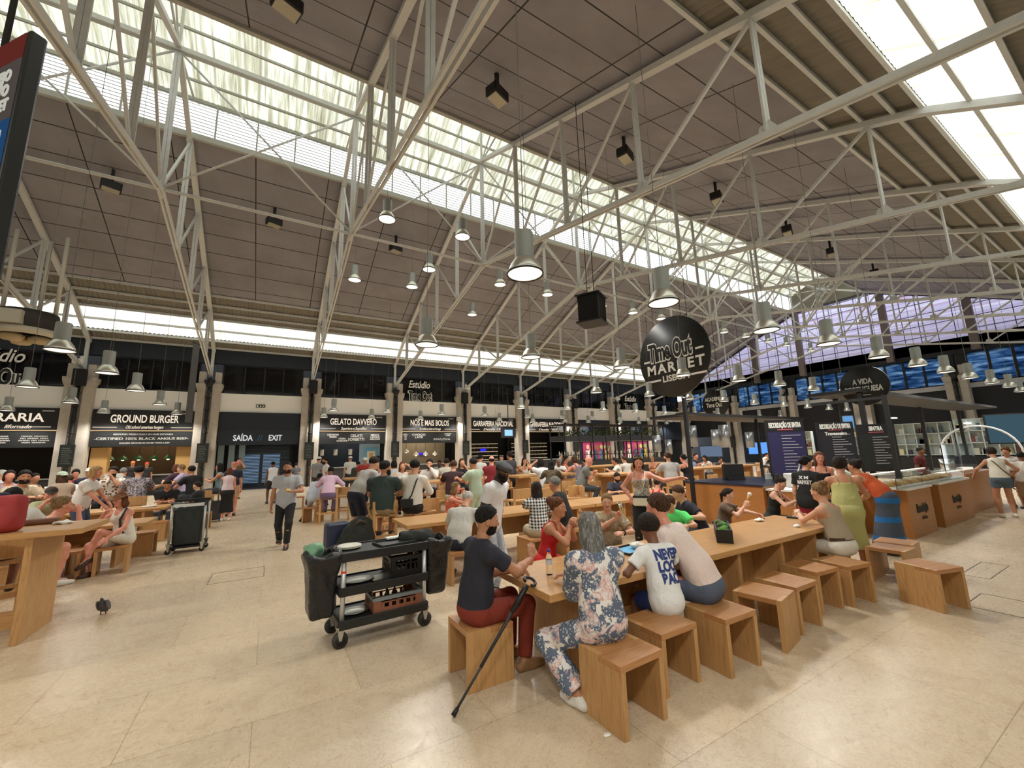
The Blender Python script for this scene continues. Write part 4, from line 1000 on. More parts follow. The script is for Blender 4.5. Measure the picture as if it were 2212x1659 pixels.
for y in (28.4, 22.75, 17.05, 11.35, 5.65, 0.):
    w = thing('window_%d' % i, 'gallery window with painted blue reflections in the gable wall', None, (GX+.1, y, 5.95), -math.pi/2, kind='structure'); i += 1
    MB().bx(-2.2, 2.2, .05, .09, .05, 2.25).build('pane', REFLG, w); m = MB()
    for x in (-2.25, -1.15, 0, 1.15, 2.25): m.bx(x-.07, x+.07, -.04, .05, 0, 2.3)
    m.bx(-2.25, 2.25, -.04, .05, 0, .1); m.build('frame', DK, w)
    for s in (-2.55, 2.55): MB().bx(s-.32, s+.32, -.02, .2, 0, 2.3).build('pier', DK, w)
# other sides of the hall (behind and beside the photographer)
struct(MB().bx(XA, XB, -3.9, -3.6, 0, 2.6).build('wall_right', flat((176, 170, 160), .8)), 'side wall behind the photographer')
struct(MB().bx(XA, XB, -3.8, -3.75, 2.6, 9.2).build('window_side', daylight_sheet('side fill glazing', (214, 214, 206), (204, 204, 196), (196, 196, 188), (.3, .3, .3))), 'tall translucent glazing added unseen behind the photographer as fill light')  # unseen glazing, added for soft light on camera-facing surfaces
m = MB()
for x in np.arange(XA, XB, 1.9): m.bx(x-.06, x+.06, -3.75, -3.6, 2.6, 9.2)
struct(m.build('trim_7', DK), 'mullions of the added side fill glazing')
struct(MB().bx(XA-.3, XA, -3.9, WALLY+.5, 0, 16).build('wall_back', flat((190, 186, 178), .8)), 'end wall of the hall behind the photographer')
struct(MB().bx(XA, XB, -3.9, -.6, 8.45, 8.55).build('ceiling_side', CORR), 'low roof at the side of the hall')
H2_ = math.pi/2
# ------------------------------------------------------------------ pendant lamps and hanging things
t = NT('brushed aluminium'); f = t.noise(t.coord((1, 1, 30)), 3, 2); t.set(lin((240, 239, 230)), .36, 1.0); ALU = t.m
HOUS = flat((168, 172, 168), .5, .2, .06); LENS = glow((255, 250, 232), 1.5)
def make_lamp():
    o = thing('pendant_lamp', '', 'lamp')
    MB().tube([(0, 0, 0), (0, 0, 1)], .007, 6).build('cable', flat((120, 120, 116)), o, loc=(0, 0, .66))
    MB().lathe([(.001, .68), (.135, .68), (.145, .66), (.145, .24), (.15, .235), (.001, .235)], 20).build('housing', HOUS, o)
    r = MB().lathe([(.15, .24), (.165, .225), (.215, .15), (.255, .06), (.27, 0), (.262, 0), (.247, .06), (.207, .145), (.16, .215), (.14, .22)], 28).build('reflector', ALU, o)
    MB().lathe([(.268, -.012), (.285, -.012), (.285, .008), (.268, .008)], 28).build('rim', flat((40, 40, 40), .4), r)
    MB().lathe([(.001, .005), (.262, .005), (.262, .012), (.001, .012)], 24).build('diffuser', LENS, o)
    return o
LAMP = make_lamp(); first = True
def ztop(y): o = abs(y-RY); return zroof(o)+.05 if o > 2.93 else 17.75-o*.476
def put_lamp(x, y, z, ztop, label, group, power=LAMP_W):
    global first
    o = LAMP if first else copy_tree(LAMP); first = False
    o.location = (x, y, z); o['label'] = label; o['group'] = group
    for c in o.children:
        if c.name.startswith('cable'): c.scale = (1, 1, max(.3, ztop-z-.66))
    if power:
        L = bpy.data.lights.new('lamp_light', 'SPOT'); L.energy = power; L.color = (1., .965, .90); L.spot_size = math.radians(150); L.spot_blend = .6; L.shadow_soft_size = .27
        lo = bpy.data.objects.new('lamp_light', L); link(lo, o); lo.location = (0, 0, -.03)
    return o
ROWS = [(4.8, 'nearest row of lamps over the foreground table', [(3.17, 4.85), (6.16, 4.72), (9.92, 4.83), (12.91, 4.76), (16.59, 4.84), (19.88, 4.78), (22.96, 4.76), (26.38, 4.78), (30.02, 4.76), (33.29, 4.7), (37.35, 4.92)]),
 (9.45, 'second row of lamps', [(3.15, 9.37), (6.27, 9.43), (9.87, 9.42), (13.19, 9.54), (16.64, 9.43), (19.87, 9.43), (23.43, 9.57), (26.53, 9.45), (30.62, 9.55)]),
 (14.2, 'third row of lamps', [(13.07, 14.2), (16.62, 14.1), (20.04, 14.26), (23.3, 14.25), (27.1, 14.5), (30.75, 14.46), (34.4, 14.58), (38.35, 14.78), (41.33, 14.68)]),
 (21.1, 'fourth row of lamps', [(13.21, 21.17), (16.68, 21.01), (19.89, 21.03), (23.23, 21.13), (27.08, 21.62), (30.32, 21.2), (33.61, 21.25), (37.84, 21.66), (40.04, 21.15), (42.6, 20.53)]),
 (26.5, 'fifth row of lamps', [(2.98, 25.46), (6.06, 25.45), (9.83, 26.02), (13.21, 26.24), (17.33, 26.85), (20.81, 26.94), (23.98, 26.72), (27.56, 26.97), (31.12, 26.77), (35.54, 27.66)]),
 (30.4, 'row of lamps nearest the shop signs', [(2.91, 30.1), (6.06, 30.1), (9.72, 30.3), (12.93, 30.25), (16.66, 30.3), (20.15, 30.4), (23.85, 30.4), (26.7, 30.4), (31.02, 30.4), (33.81, 30.4), (38.26, 30.4)]),
 (0, 'lamps left of the aisle', [(-4.49, 13.46), (-4.42, 16.42), (-4.57, 20.17), (-4.71, 24.81), (-4.84, 29.76)]),
 (0, 'lamps at the far left', [(-7.42, 20.34), (-7.77, 25.07), (-7.91, 29.75), (-11.28, 29.47)])]
ORD = ['first', 'second', 'third', 'fourth', 'fifth', 'sixth', 'seventh', 'eighth', 'ninth', 'tenth', 'eleventh']
for ri, (yy, rn, pts) in enumerate(ROWS):
    for i, (x, y) in enumerate(pts):
        if ri < 6: lb = '%s pendant lamp from the left, %s' % (ORD[i], rn)
        else: lb = '%s nearest pendant lamp of the %s' % (ORD[i], rn)
        put_lamp(x, y, 4.55, ztop(y), lb, rn, LAMP_W*(1.5 if ri in (5, 7) else 1.))
for i, x in enumerate((-7.6, -4.2, -.8, 2.6)): put_lamp(x, -.6, 4.55, zroof(-.6-RY)+.03, '%s pendant lamp of the row over the side aisle behind the photographer' % ORD[i], 'lamps over the side aisle', LAMP_W*.6)
for i, (x, y) in enumerate(((-5.2, 4.8), (-5.4, 9.4), (-8.6, 9.4), (-8.6, 4.8))): put_lamp(x, y, 4.55, ztop(y), '%s pendant lamp over the tables left of the picture' % ORD[i], 'lamps left of the picture')
U = [(836, 474, 'high pendant lamp leftmost under the ridge'), (999, 512, 'high pendant lamp right of the leftmost under the ridge'), (930, 579, 'high pendant lamp below the two upper ones, on the tie tube'), (766, 605, 'high pendant lamp furthest left and lowest'), (890, 620, 'high pendant lamp low beside the roof floodlight'),
     (1083, 613, 'high pendant lamp just left of the biggest lamp'), (1186, 635, 'high pendant lamp just right of the biggest lamp'), (1020, 680, 'high pendant lamp lowest in the middle'), (1304, 660, 'high pendant lamp beside the black hanging box'), (1370, 675, 'high pendant lamp left of the second big lamp'),
     (1447, 682, 'high pendant lamp on top of the round sign'), (1503, 700, 'high pendant lamp at the upper edge of the round sign'), (1568, 717, 'high pendant lamp first right of the round sign'), (1618, 726, 'high pendant lamp second right of the round sign'), (1670, 736, 'high pendant lamp third right of the round sign'), (1706, 745, 'high pendant lamp fourth right of the round sign'), (1756, 757, 'high pendant lamp fifth right of the round sign')]
for px, py, lb in U:
    p = atz(px, py, 9.6); near = abs(p[1]-RY) < .7
    put_lamp(p[0], RY if near else p[1], 9.6, 10.4 if near else ztop(p[1]), lb, 'high lamps under the ridge tie', 0)
# floodlights under the ceiling boards
def at_roof(px, py, drop=.0):
    d = ray(px, py)
    for k in np.linspace(5, 80, 3000):
        P = EYE+d*k
        if P[2] > zroof(P[1]-RY)-drop: return P
for px, py, lb in ((620, 8, 'black floodlight at the top edge, on the ceiling boards'), (1074, 205, 'black floodlight on the ceiling boards above the biggest lamp'), (1350, 335, 'black floodlight on the boards in the middle of the right slope'), (1548, 428, 'smaller black floodlight further along the right slope'), (240, 402, 'black floodlight on the left slope beside the big poster'), (592, 480, 'black floodlight second on the left slope'), (855, 537, 'black floodlight third on the left slope'), (1700, 498, 'tiny black floodlight far along the right slope'), (1795, 545, 'small black floodlight near the far gable'), (1888, 590, 'smallest black floodlight over the gable windows')):
    p = at_roof(px, py, .75); o = thing('floodlight', lb, 'lamp', tuple(p), math.radians(20 if p[1] > RY else 200)); sl = .42 if p[1] > RY else -.42
    MB().box((0, 0, 0), (.62, .42, .34)).build('housing', BLACK, o, bevel=.03); MB().box((0, 0, -.18), (.52, .34, .03)).build('lens', flat((176, 170, 150), .2), o); MB().bx(-.05, .05, -.05, .05, .1, .85).build('bracket', BLACK, o)
# black hanging loudspeaker box
p = EYE+ray(1278, 670)*12.; o = thing('hanging_loudspeaker', 'black box loudspeaker hanging among the lamps left of the round sign', 'loudspeaker', tuple(p), math.radians(28))
MB().box((0, 0, 0), (.62, .62, .78)).build('cabinet', flat((14, 14, 15), .9), o); m = MB(); m.box((0, 0, -.41), (.74, .74, .05)); m.box((0, 0, .41), (.74, .74, .04)); m.bx(-.33, -.29, -.33, -.29, -.4, .4); m.bx(.29, .33, -.33, -.29, -.4, .4); m.build('frame', BLACK, o)
m = MB()
for s in (-.3, .3): m.tube([(s, 0, .4), (s, 0, zroof(p[1]-RY)-p[2])], .012, 5)
m.build('cable', BLACK, o)
# round signs
def disc(label, c, r, rows, wires=True):
    o = thing('round_sign', label, 'sign', tuple(c), -math.pi/2)
    MB().lathe([(.001, -.06), (r, -.06), (r, .06), (.001, .06)], 56).build('disc', flat((24, 24, 25), .55), o).rotation_euler = (math.pi/2, 0, 0)
    for (tx, sz, x, z, w, kind) in rows:
        if kind == 'out':
            fit(text(tx, sz, WHITE, o, (x, -.066, z), bold=sz*.085), w); fit(text(tx, sz, BLACK, o, (x, -.078, z), bold=sz*.03), w*.965)
        elif kind == 'rule': MB().bx(x-w/2, x+w/2, -.075, -.06, z-sz/2, z+sz/2).build('rule', WHITE, o)
        else: fit(text(tx, sz, WHITE, o, (x, -.066, z), bold=sz*.03, space=1.25 if kind == 'wide' else 1.), w)
    if wires:
        m = MB()
        for s in (-.5, .5): m.tube([(s*r, 0, r*.85), (s*r, 0, max(1, zroof(c[1]-RY)-c[2]))], .015, 5)
        m.build('cable', flat((70, 70, 70)), o)
    return o
disc('big round black sign reading Time Out MARKET LISBOA', EYE+ray(1453, 770)*21., 2.12, [('Time Out', 1.35, -.15, .35, 2.75, 'out'), ('MARKET', .72, .08, -.55, 3.45, 'wide'), ('LISBOA', .45, .1, -1.13, 1.6, 'n'), ('', .1, -1.62, -.02, .4, 'rule'), ('', .1, 1.6, .1, .45, 'rule'), ('', .1, -1.3, -1.13, 1.0, 'rule'), ('', .1, 1.42, -1.13, .9, 'rule')])
c = atx(1867, 833, 16.0); disc('round black sign reading A VIDA PORTUGUESA on top of the right canopy', c, .62, [('A VIDA', .24, -.02, .12, .5, 'n'), ('PORTUGUESA', .24, -.02, -.12, .95, 'n'), ('', .025, 0, -.3, .3, 'rule')], False)
c = atx(1545, 872, 38.); disc('smaller round black sign reading ACADEMIA Time Out', c, 1.35, [('ACADEMIA', .5, -.1, .45, 1.9, 'n'), ('Time Out', .6, -.1, -.15, 1.7, 'n'), ('TEST', .3, 0, -.85, .7, 'n')], True)
# big photo sign at the upper left: a deep lightbox standing on edge
E1 = EYE+ray(82, 208)*3.0; E2 = EYE+ray(26, 270)*2.86; zt, zb = (EYE+ray(109, 62)*3.0)[2], (EYE+ray(4, 640)*3.0)[2]
sv = Vector((E1[0]-E2[0], E1[1]-E2[1], 0)); th = sv.length; ang = math.atan2(sv.y, sv.x)
o = thing('photo_lightbox', 'tall dark framed lightbox with food photographs at the upper left edge', 'sign', (E2[0], E2[1], zb), ang); hh = zt-zb
# local x runs across the dark edge, local y runs back along the photo face
MB().bx(0, th, 0, 1.1, 0, hh).build('casing', flat((40, 42, 44), .35), o, bevel=.012)
MB().bx(-.006, .001, .05, 1.05, .06, hh*.62).build('photo_panel', glow((52, 98, 150), .55), o); MB().bx(-.006, .001, .05, 1.05, hh*.88, hh-.02).build('photo_panel', glow((140, 64, 54), .5), o); MB().bx(-.006, .001, .05, 1.05, hh*.62, hh*.88).build('title_panel', glow((120, 110, 104), .45), o)
fit(text('DESEJO\nPORTO\nMARKET', .13, glow((226, 222, 210), .8), o, (-.009, .30, hh*.75), rot=(H2_, 0, -H2_), bold=.004), .4)
for k, c1 in ((.5, (206, 136, 96)), (.3, (186, 84, 70)), (.12, (190, 150, 90))):
    MB().box((-.009, .26, hh*k), (.006, .3, hh*.15)).build('photo_plate', glow((226, 220, 212), .7), o); MB().lathe([(.001, -.09), (.07, -.05), (.09, 0), (.07, .06), (.001, .1)], 14, (-.013, .24, hh*k), 0, .05, 1).build('photo_food', glow(c1, .75), o)
MB().lathe([(.001, 0), (.02, 0), (.02, 2.5), (.001, 2.5)], 8, (th/2, .5, hh)).build('hanger', BLACK, o)
# ventilator at the upper left
p = aty(56, 715, 22.); o = thing('ceiling_ventilator', 'big round cream ventilator with motor box hanging at the far left', 'ventilator', tuple(p))
m = MB(); m.lathe([(.85, -.25), (.95, -.25), (.95, .0), (.85, 0), (.85, -.25)], 28); m.build('ring', flat((206, 198, 178), .5), o); MB().lathe([(.8, .0), (.85, .35), (.8, .7), (.001, .7)], 24).build('drum', flat((52, 48, 44), .6), o)
MB().box((-.1, -.9, .3), (.6, .3, .5)).build('motor_box', flat((196, 190, 172)), o)
for a in (0, 2.1, 4.2): MB().lathe([(.001, -.5), (.2, -.45), (.28, -.3), (.2, -.2), (.001, -.18)], 12, (.4*math.cos(a), .4*math.sin(a), 0), 0, 1.2, 1.2).build('nozzle', flat((180, 160, 124)), o)
m = MB()
for a, b in ((-.7, 0), (.7, 0), (0, .7)): m.tube([(a, b, .6), (a, b, 4.)], .07, 8)
m.build('hanger', flat((200, 194, 180)), o)
# twin emergency lights on the columns
for px, py, lb in ((168, 780, 'white twin head emergency light on the left column'), (1010, 838, 'white twin head emergency light beside the cake shop'), (1335, 862, 'white twin head emergency light further along the columns')):
    p = aty(px, py, 30.2); o = thing('emergency_light', lb, 'lamp', tuple(p)); MB().box((0, 0, 0), (.42, .2, .26)).build('box', WHITE, o, bevel=.02)
    for s in (-.15, .15): MB().sphere((s, 0, .2), .1, 10).build('head', flat((220, 220, 214), .3), o)
    MB().bx(-.03, .03, .05, .3, -.05, .05).build('bracket', BLACK, o)

for px, py, lb in ((172, 815, 'black loudspeaker box on the left column under the emergency light'), (677, 836, 'black loudspeaker box on the column between exit and gelato shop'), (1004, 860, 'black loudspeaker box on the column right of the cake shop'), (1244, 872, 'black loudspeaker box on the column beside the wine shop')):
    p = aty(px, py, 30.2); o = thing('wall_loudspeaker', lb, 'loudspeaker', tuple(p)); MB().box((0, 0, 0), (.5, .36, .9)).build('cabinet', flat((20, 20, 22), .7), o, bevel=.02); MB().bx(-.06, .06, .15, .5, -.1, .1).build('bracket', BLACK, o)
p = aty(416, 825, 29.6); o = thing('vertical_banner', 'narrow grey vertical banner hanging edge on beside the second column', 'banner', tuple(p), math.radians(68)); MB().bx(-.3, .3, -.015, .015, -2.4, 2.3).build('cloth', flat((96, 98, 100), .8, 0, .2), o); MB().tube([(-.34, 0, 2.32), (.9, 0, 2.32)], .03, 8).build('rod', BLACK, o)
# ------------------------------------------------------------------ tables, stools, high chairs
HT = 1.15
def table(x0, x1, y0, y1, z, label, legs=None, nm='communal_table'):
    o = thing(nm, label, 'table', ((x0+x1)/2, (y0+y1)/2, 0)); hx, hy = (x1-x0)/2, (y1-y0)/2
    MB().bx(-hx, hx, -hy, hy, z-.06, z).build('tabletop', W_TOP, o, bevel=.004)
    for lx in (legs or ((-hx+.42, hx-.42) if hx < 1.3 else (-hx+.42, -hx*.33, hx*.33, hx-.42))):
        MB().bx(lx-.03, lx+.03, -hy+.06, hy-.06, 0, z-.06).build('leg', W_OAK[2], o, bevel=.003)
    MB().bx(-hx+.42, hx-.42, -.03, .03, .08 if z > 1 else .3, .26 if z > 1 else z-.06).build('stretcher', W_OAK[0], o)
    return o
table(1.96, 5.965, 2.80, 3.72, .75, 'long oak communal table in the foreground where the man with the crutch sits')
table(5.985, 7.1, 2.80, 3.72, .75, 'second oak table continuing the foreground table towards the food counter')
table(1.95, 5.95, 6.71, 7.65, .75, 'low oak table behind the black service cart with an empty front corner')
table(5.98, 8.6, 6.71, 7.65, .75, 'low oak table behind the woman with the champagne glass')
table(1.95, 5.9, 10.65, 11.6, HT, 'high oak table where the men on bar chairs sit with drinks')
table(6.5, 8.7, 10.65, 11.6, HT, 'high oak table with the woman in a white dress behind it')
table(8.5, 9.9, 8.9, 9.85, HT, 'short high oak table of the bald man in grey')
table(-6.6, -1.8, 6.62, 7.55, HT, 'high oak table cut by the left edge, with the red backpack on it')
table(-9., -3.7, 8.75, 9.6, HT, 'high oak table of the man in the olive shirt and cap')
table(-8., -1.95, 10.35, 11.3, .75, 'low oak table beside the woman with the straw hat')
table(-8., -2.2, 13.4, 14.4, .75, 'low oak table of the man eating in a black tee')
table(-11., -2.95, 16.4, 17.3, HT, 'long high oak table in front of the burger stall')
table(2.2, 9.2, 14.7, 15.6, HT, 'high oak table in the middle of the hall')
table(3.2, 12., 18.6, 19.5, HT, 'high oak table near the cake shop')
table(11.4, 16.6, 9.0, 9.9, HT, 'high oak table behind the kiosk with bottles on it')
table(11., 18., 14.2, 15.1, HT, 'high oak table in front of the magenta posters')
def make_stool():
    o = thing('box_stool', '', 'stool'); w, d, h, t = .43, .42, .445, .045
    for s in (-1, 1):
        x0, x1 = (s*w/2, s*(w/2-t)) if s > 0 else (-w/2, -w/2+t); a, b = min(x0, x1), max(x0, x1)
        MB().prism([(-d/2, 0), (d/2, 0), (d/2, h), (0, h), (0, h-t), (-d/2, h-t)], a, b).build('side_panel', W_OAK[2], o, bevel=.002)
    MB().prism([(-w/2+t, 0), (-w/2, 0), (-w/2, -d/2), (w/2, -d/2), (w/2, 0), (w/2-t, 0), (w/2-t, d/2), (-w/2+t, d/2)], h-t, h, 'xy').build('seat', W_STOOLTOP, o, bevel=.002)
    return o
STOOL = make_stool(); fs = True
def stool(x, y, rz, label, group=None):
    global fs
    o = STOOL if fs else copy_tree(STOOL); fs = False
    o.location = (x, y, 0); o.rotation_euler = (0, 0, rz); tag(o, label, 'stool', group); return o
H2 = math.pi/2
stool(2.29, 2.41, .03, 'oak box stool under the woman in the floral dress, nearest the camera')
stool(1.66, 3.45, H2, 'oak box stool under the man with red trousers at the table end')
stool(2.9, 2.57, 0, 'oak box stool under the boy with the lettered tee')
stool(3.56, 2.45, -.03, 'oak box stool under the man in the pale pink tee')
stool(4.31, 2.46, .19+H2, 'empty oak box stool with a solid front, right of the man in pink')
stool(4.86, 2.52, 0, 'empty oak box stool with reddish top, pushed behind the solid fronted one')
stool(5.6, 2.62, -.1, 'empty oak box stool just left of the woman in beige')
stool(6.13, 2.5, -.18, 'oak box stool under the woman in beige and white')
stool(7.43, 2.42, H2, 'shiny empty oak box stool right of the woman in beige, the nearer of the two')
stool(7.92, 2.5, H2+.1, 'shiny empty oak box stool behind its twin beside the yellow dress')
stool(6.72, 1.87, -.28, 'empty oak box stool standing alone at the right, pulled out into the aisle')
for x, y, lb in ((2.94, 4.35, 'oak box stool under the woman in the red top'), (4.14, 4.4, 'oak box stool under the woman with the champagne glass'), (6.09, 4.4, 'oak box stool under the man in navy bending over'), (6.55, 4.25, 'oak box stool under the girl with the ice cream'), (8.1, 4.3, 'oak box stool under the woman in the black tank top'), (2.55, 5.98, 'oak box stool under the man in grey with navy shorts'), (3.95, 6.05, 'oak box stool under the woman in the checked shirt'), (4.85, 6.25, 'oak box stool under the man in the black jacket'), (3.3, 8.05, 'oak box stool under the woman in the coral top'), (7.95, 8.2, 'oak box stool under the bearded man in navy'), (7.25, 6.2, 'oak box stool under the woman in the red dress')): stool(x, y, 0 if y < 5 else H2*(x > 5), lb)
for x, y, rz, lb in ((-2.28, 10.0, .1, 'oak box stool under the woman with the straw hat'), (-2.85, 9.95, .05, 'oak box stool left of the hat woman, half behind the table leg'), (-2.2, 11.5, H2, 'greyish oak box stool right behind the hat woman'), (-2.3, 13.2, H2, 'oak box stool in front of the man eating in a black tee'), (-3.1, 10.45, 0, 'oak box stool under the woman in the pink top'), (-2.7, 14.75, 0, 'oak box stool behind the table of the man in black'), (.95, 17.6, 0, 'oak box stool beside the walking man, further left'), (1.6, 17.4, .1, 'oak box stool beside the walking man, further right')): stool(x, y, rz, lb)
def make_chair():
    o = thing('bar_chair', '', 'chair'); w, d, s, h = .44, .42, .70, .97
    MB().bx(-w/2, w/2, -d/2, d/2, s-.04, s).build('seat', W_CHAIR, o, bevel=.003)
    for x in (-1, 1):
        MB().bx(x*w/2-.025, x*w/2+.025, -d/2-.02, -d/2+.03, 0, h).build('leg', W_CHAIR, o); MB().bx(x*w/2-.025, x*w/2+.025, d/2-.04, d/2, 0, s-.04).build('leg', W_CHAIR, o)
        MB().bx(x*w/2-.015, x*w/2+.015, -d/2, d/2, .26, .31).build('side_rail', W_CHAIR, o)
    MB().bx(-w/2, w/2, -d/2-.025, -d/2+.01, h-.24, h).build('backrest', W_CHAIR, o, bevel=.003)
    MB().bx(-w/2, w/2, -d/2-.01, -d/2+.02, .26, .32).build('rear_rail', W_CHAIR, o); MB().bx(-w/2, w/2, d/2-.03, d/2, .3, .35).build('foot_rail', W_CHAIR, o)
    return o
CHAIR = make_chair(); fc = True
def chair(x, y, rz, label, group=None):
    global fc
    o = CHAIR if fc else copy_tree(CHAIR); fc = False
    o.location = (x, y, 0); o.rotation_euler = (0, 0, rz); tag(o, label, 'chair', group); return o
chair(2.03, 8.75, .05, 'oak bar chair under the man in the dark green tee, its back to the cart')
chair(2.88, 8.6, -.05, 'oak bar chair under the man in the white shirt with the shoulder bag')
chair(1.48, 13.25, .1, 'oak bar chair under the person in the pink shirt, beside the aisle')
chair(2.0, 13.6, -.5, 'oak bar chair right of the pink shirt, turned to the table')
chair(2.35, 10.3, .3, 'oak bar chair behind the leaning man in grey')
chair(5.4, 8.95, 0, 'empty oak bar chair leftmost of three behind the checked shirt')
chair(6.0, 8.7, 0, 'empty oak bar chair between the checked shirt and the black jacket')
chair(6.85, 8.65, .05, 'empty oak bar chair right behind the man in the black jacket')
for px, py, rz, lb in ((1283, 1040, .2, 'empty oak bar chair under the elbow of the bald man'), (1230, 1034, 0, 'oak bar chair under the woman in the grey tank top'), (1246, 1052, 1.4, 'oak bar chair turned sideways next to the black jacket')):
    p = atz(px, py, .96); chair(p[0], p[1]+.2, rz, lb)
for x, y, rz, lb in ((3.9, 10.25, 0, 'oak bar chair under the person in the maroon tee'), (7.2, 10.2, 0, 'oak bar chair under the person with braids'), (6.9, 12.0, math.pi, 'oak bar chair under the woman in white with dark long hair'), (8.1, 12., math.pi, 'oak bar chair under the man in a white tee, far side'),
   (9.9, 9.6, 1.2, 'oak bar chair under the woman in white opposite the bald man'), (8.0, 10., -1.2, 'oak bar chair under the bald man in grey'), (11.6, 8.6, 0, 'oak bar chair under the man in the grey shirt behind the cami woman'), (12.6, 8.6, 0, 'oak bar chair under the woman in the black dress'), (14.4, 8.55, 0, 'empty oak bar chair right of the kiosk pole'), (15.3, 8.5, 0, 'empty oak bar chair furthest right behind the kiosk'), (-1.75, 16.0, 0, 'oak bar chair beside the woman in the pale pink vest'), (-4.1, 8.25, 0, 'oak bar chair under the man in white at the left edge'), (-3.7, 10.05, math.pi, 'oak bar chair under the man with the dark cap'), (-3.6, 15.85, 0, 'oak bar chair left in front of the long high table'), (-4.6, 15.85, 0, 'oak bar chair in front of the long high table, further left')): chair(x, y, rz, lb)
# ------------------------------------------------------------------ service carts
def wheel(parent, x, y, r=.075):
    c = MB(); c.prism([(x-.035, .19), (x+.035, .19), (x+.012, r), (x-.012, r)], y-.03, y-.024, 'xz'); c.prism([(x-.035, .19), (x+.035, .19), (x+.012, r), (x-.012, r)], y+.024, y+.03, 'xz'); c.bx(x-.04, x+.04, y-.035, y+.035, .18, .2)
    c = c.build('caster', STEEL, parent); w = MB(); w.lathe([(.001, -.018), (r, -.018), (r, .018), (.001, .018)], 20); wo = w.build('tyre', flat((52, 50, 48), .6), c); wo.rotation_euler = (math.pi/2, 0, 0); wo.location = (x, y, r)
    h = MB().lathe([(.001, -.021), (r*.62, -.021), (r*.62, .021), (.001, .021)], 16).build('hub', BLACK, c); h.rotation_euler = (math.pi/2, 0, 0); h.location = (x, y, r)
cart = thing('service_cart', 'black three shelf service cart with aluminium posts in the aisle', 'cart', (1.13, 4.9, 0), .05); hx, hy = .46, .25
for z in (.22, .53, .86):
    m = MB(); m.bx(-hx, hx, -hy, hy, z, z+.02)
    for a in (-1, 1): m.bx(-hx, hx, a*hy-.012, a*hy+.012, z-.05, z+.035); m.bx(a*hx-.012, a*hx+.012, -hy, hy, z-.05, z+.035)
    m.build('shelf', flat((30, 31, 32), .5), cart, bevel=.004)
for x in (-1, 1):
    for y in (-1, 1): MB().tube([(x*(hx-.03), y*(hy-.03), .2), (x*(hx-.03), y*(hy-.03), .84)], .024, 12).build('post', flat((206, 208, 210), .35, .6), cart); wheel(cart, x*(hx-.02), y*(hy-.03))
MB().tube([(-hx+.03, -hy+.03, .70), (-hx+.03, -hy+.03, .722)], .026, 12).build('red_tape', flat((226, 70, 44)), cart)
BAG = NT('bin bag'); f = BAG.noise(BAG.coord(), 9, 4, .6, 1.); BAG.bump(f, 1., .03); BAG = BAG.set((.012, .012, .012), .32)
def lumpy(lo, hi, fn, h, name, mat, parent=None):
    V, F = snet(fn, lo, hi, h); return mesh_np(name, V, F, mat, parent)
def boxsdf(P, c, r, k=.02):
    q = np.abs(P-np.asarray(c, np.float32))-np.asarray(r, np.float32)+k; return np.linalg.norm(np.maximum(q, 0), axis=1)+np.minimum(q.max(1), 0)-k
def bagfn(c, r, amp=.012, f=38., open_top=True, taper=.25):
    def g(P):
        t = np.clip((P[:, 2]-c[2])/r[2], -1, 1); X = P.copy(); s = (1+taper*.5*t); X[:, 0] = c[0]+(X[:, 0]-c[0])/s; X[:, 1] = c[1]+(X[:, 1]-c[1])/s
        d = boxsdf(X, c, r, .05)+amp*np.sin(P[:, 0]*f+P[:, 2]*9)*np.sin(P[:, 1]*f*.8+1+P[:, 2]*6)*np.clip(.6+t, .2, 1)
        if open_top: d = smax(d, -boxsdf(P, (c[0], c[1], c[2]+r[2]), (r[0]*.86, r[1]*.86, r[2]*.45), .03), .01)
        return d
    return g
for sx, lb in ((-1, 'left'), (1, 'right')):
    cx = sx*(hx+.15); b = lumpy((cx-.26, -.36, .2), (cx+.26, .36, 1.0), bagfn((cx, -.0, .58), (.13, .2, .30)), .012, 'waste_bin', BAG, cart)
    lumpy((cx-.3, -.4, .4), (cx+.3, .4, 1.05), bagfn((cx, 0, .74), (.145, .22, .16), .022, 30., True, .5), .012, 'bin_bag', BAG, b)
tag(lumpy((.28, 4.72, .8), (.62, 5.16, 1.08), lambda P: smin(elli(P, (.43, 4.97, .9), np.eye(3), (.075, .10, .07)), elli(P, (.5, 4.95, .91), np.eye(3), (.05, .08, .06)), .05)+HAIR_N(P, .02, 40), .010, 'crumpled_packet', flat((122, 168, 132), .5)), 'crumpled pale green packet on the left bin of the cart', 'packet')
o = MB().tube([(.41, 4.70, .84), (.44, 4.70, .87), (.455, 4.695, .82), (.47, 4.69, .76)], [.012, .022, .02, .012], 8).build('napkin', WHITE); tag(o, 'white crumpled napkin over the edge of the left bin bag', 'napkin')
tag(lumpy((1.35, 4.55, .6), (2.0, 5.25, 1.08), lambda P: smin(smin(cone(P, (1.40, 4.95, .93), (1.66, 4.86, .92), .06, .07), cone(P, (1.66, 4.86, .92), (1.80, 4.8, .66), .06, .03), .06), cone(P, (1.55, 5.05, .92), (1.75, 5.0, .82), .05, .05), .06)+.008*np.sin(P[:, 0]*50)*np.sin(P[:, 1]*44+P[:, 2]*30), .012, 'folded_jacket', flat((58, 60, 58), .9, 0, .3)), 'dark grey cloth draped over the right end of the cart', 'cloth')
def plate(x, y, z, r, label, c=(232, 228, 214), name='plate', sx=1., group=None, mat=None):
    o = MB().lathe([(.001, 0), (r*.6, 0), (r, .016), (r*.98, .021), (r*.6, .006), (.001, .006)], 28, (0, 0, 0), 0, 1, sx).build(name, mat or flat(c, .3)); o.location = (x, y, z); return tag(o, label, 'plate', group)
p = atz(748, 1168, .885); 
plate(.80, 4.93, .882, .125, 'lower of the two stacked white plates on the cart'); plate(.80, 4.93, .896, .125, 'upper of the two stacked white plates on the cart')
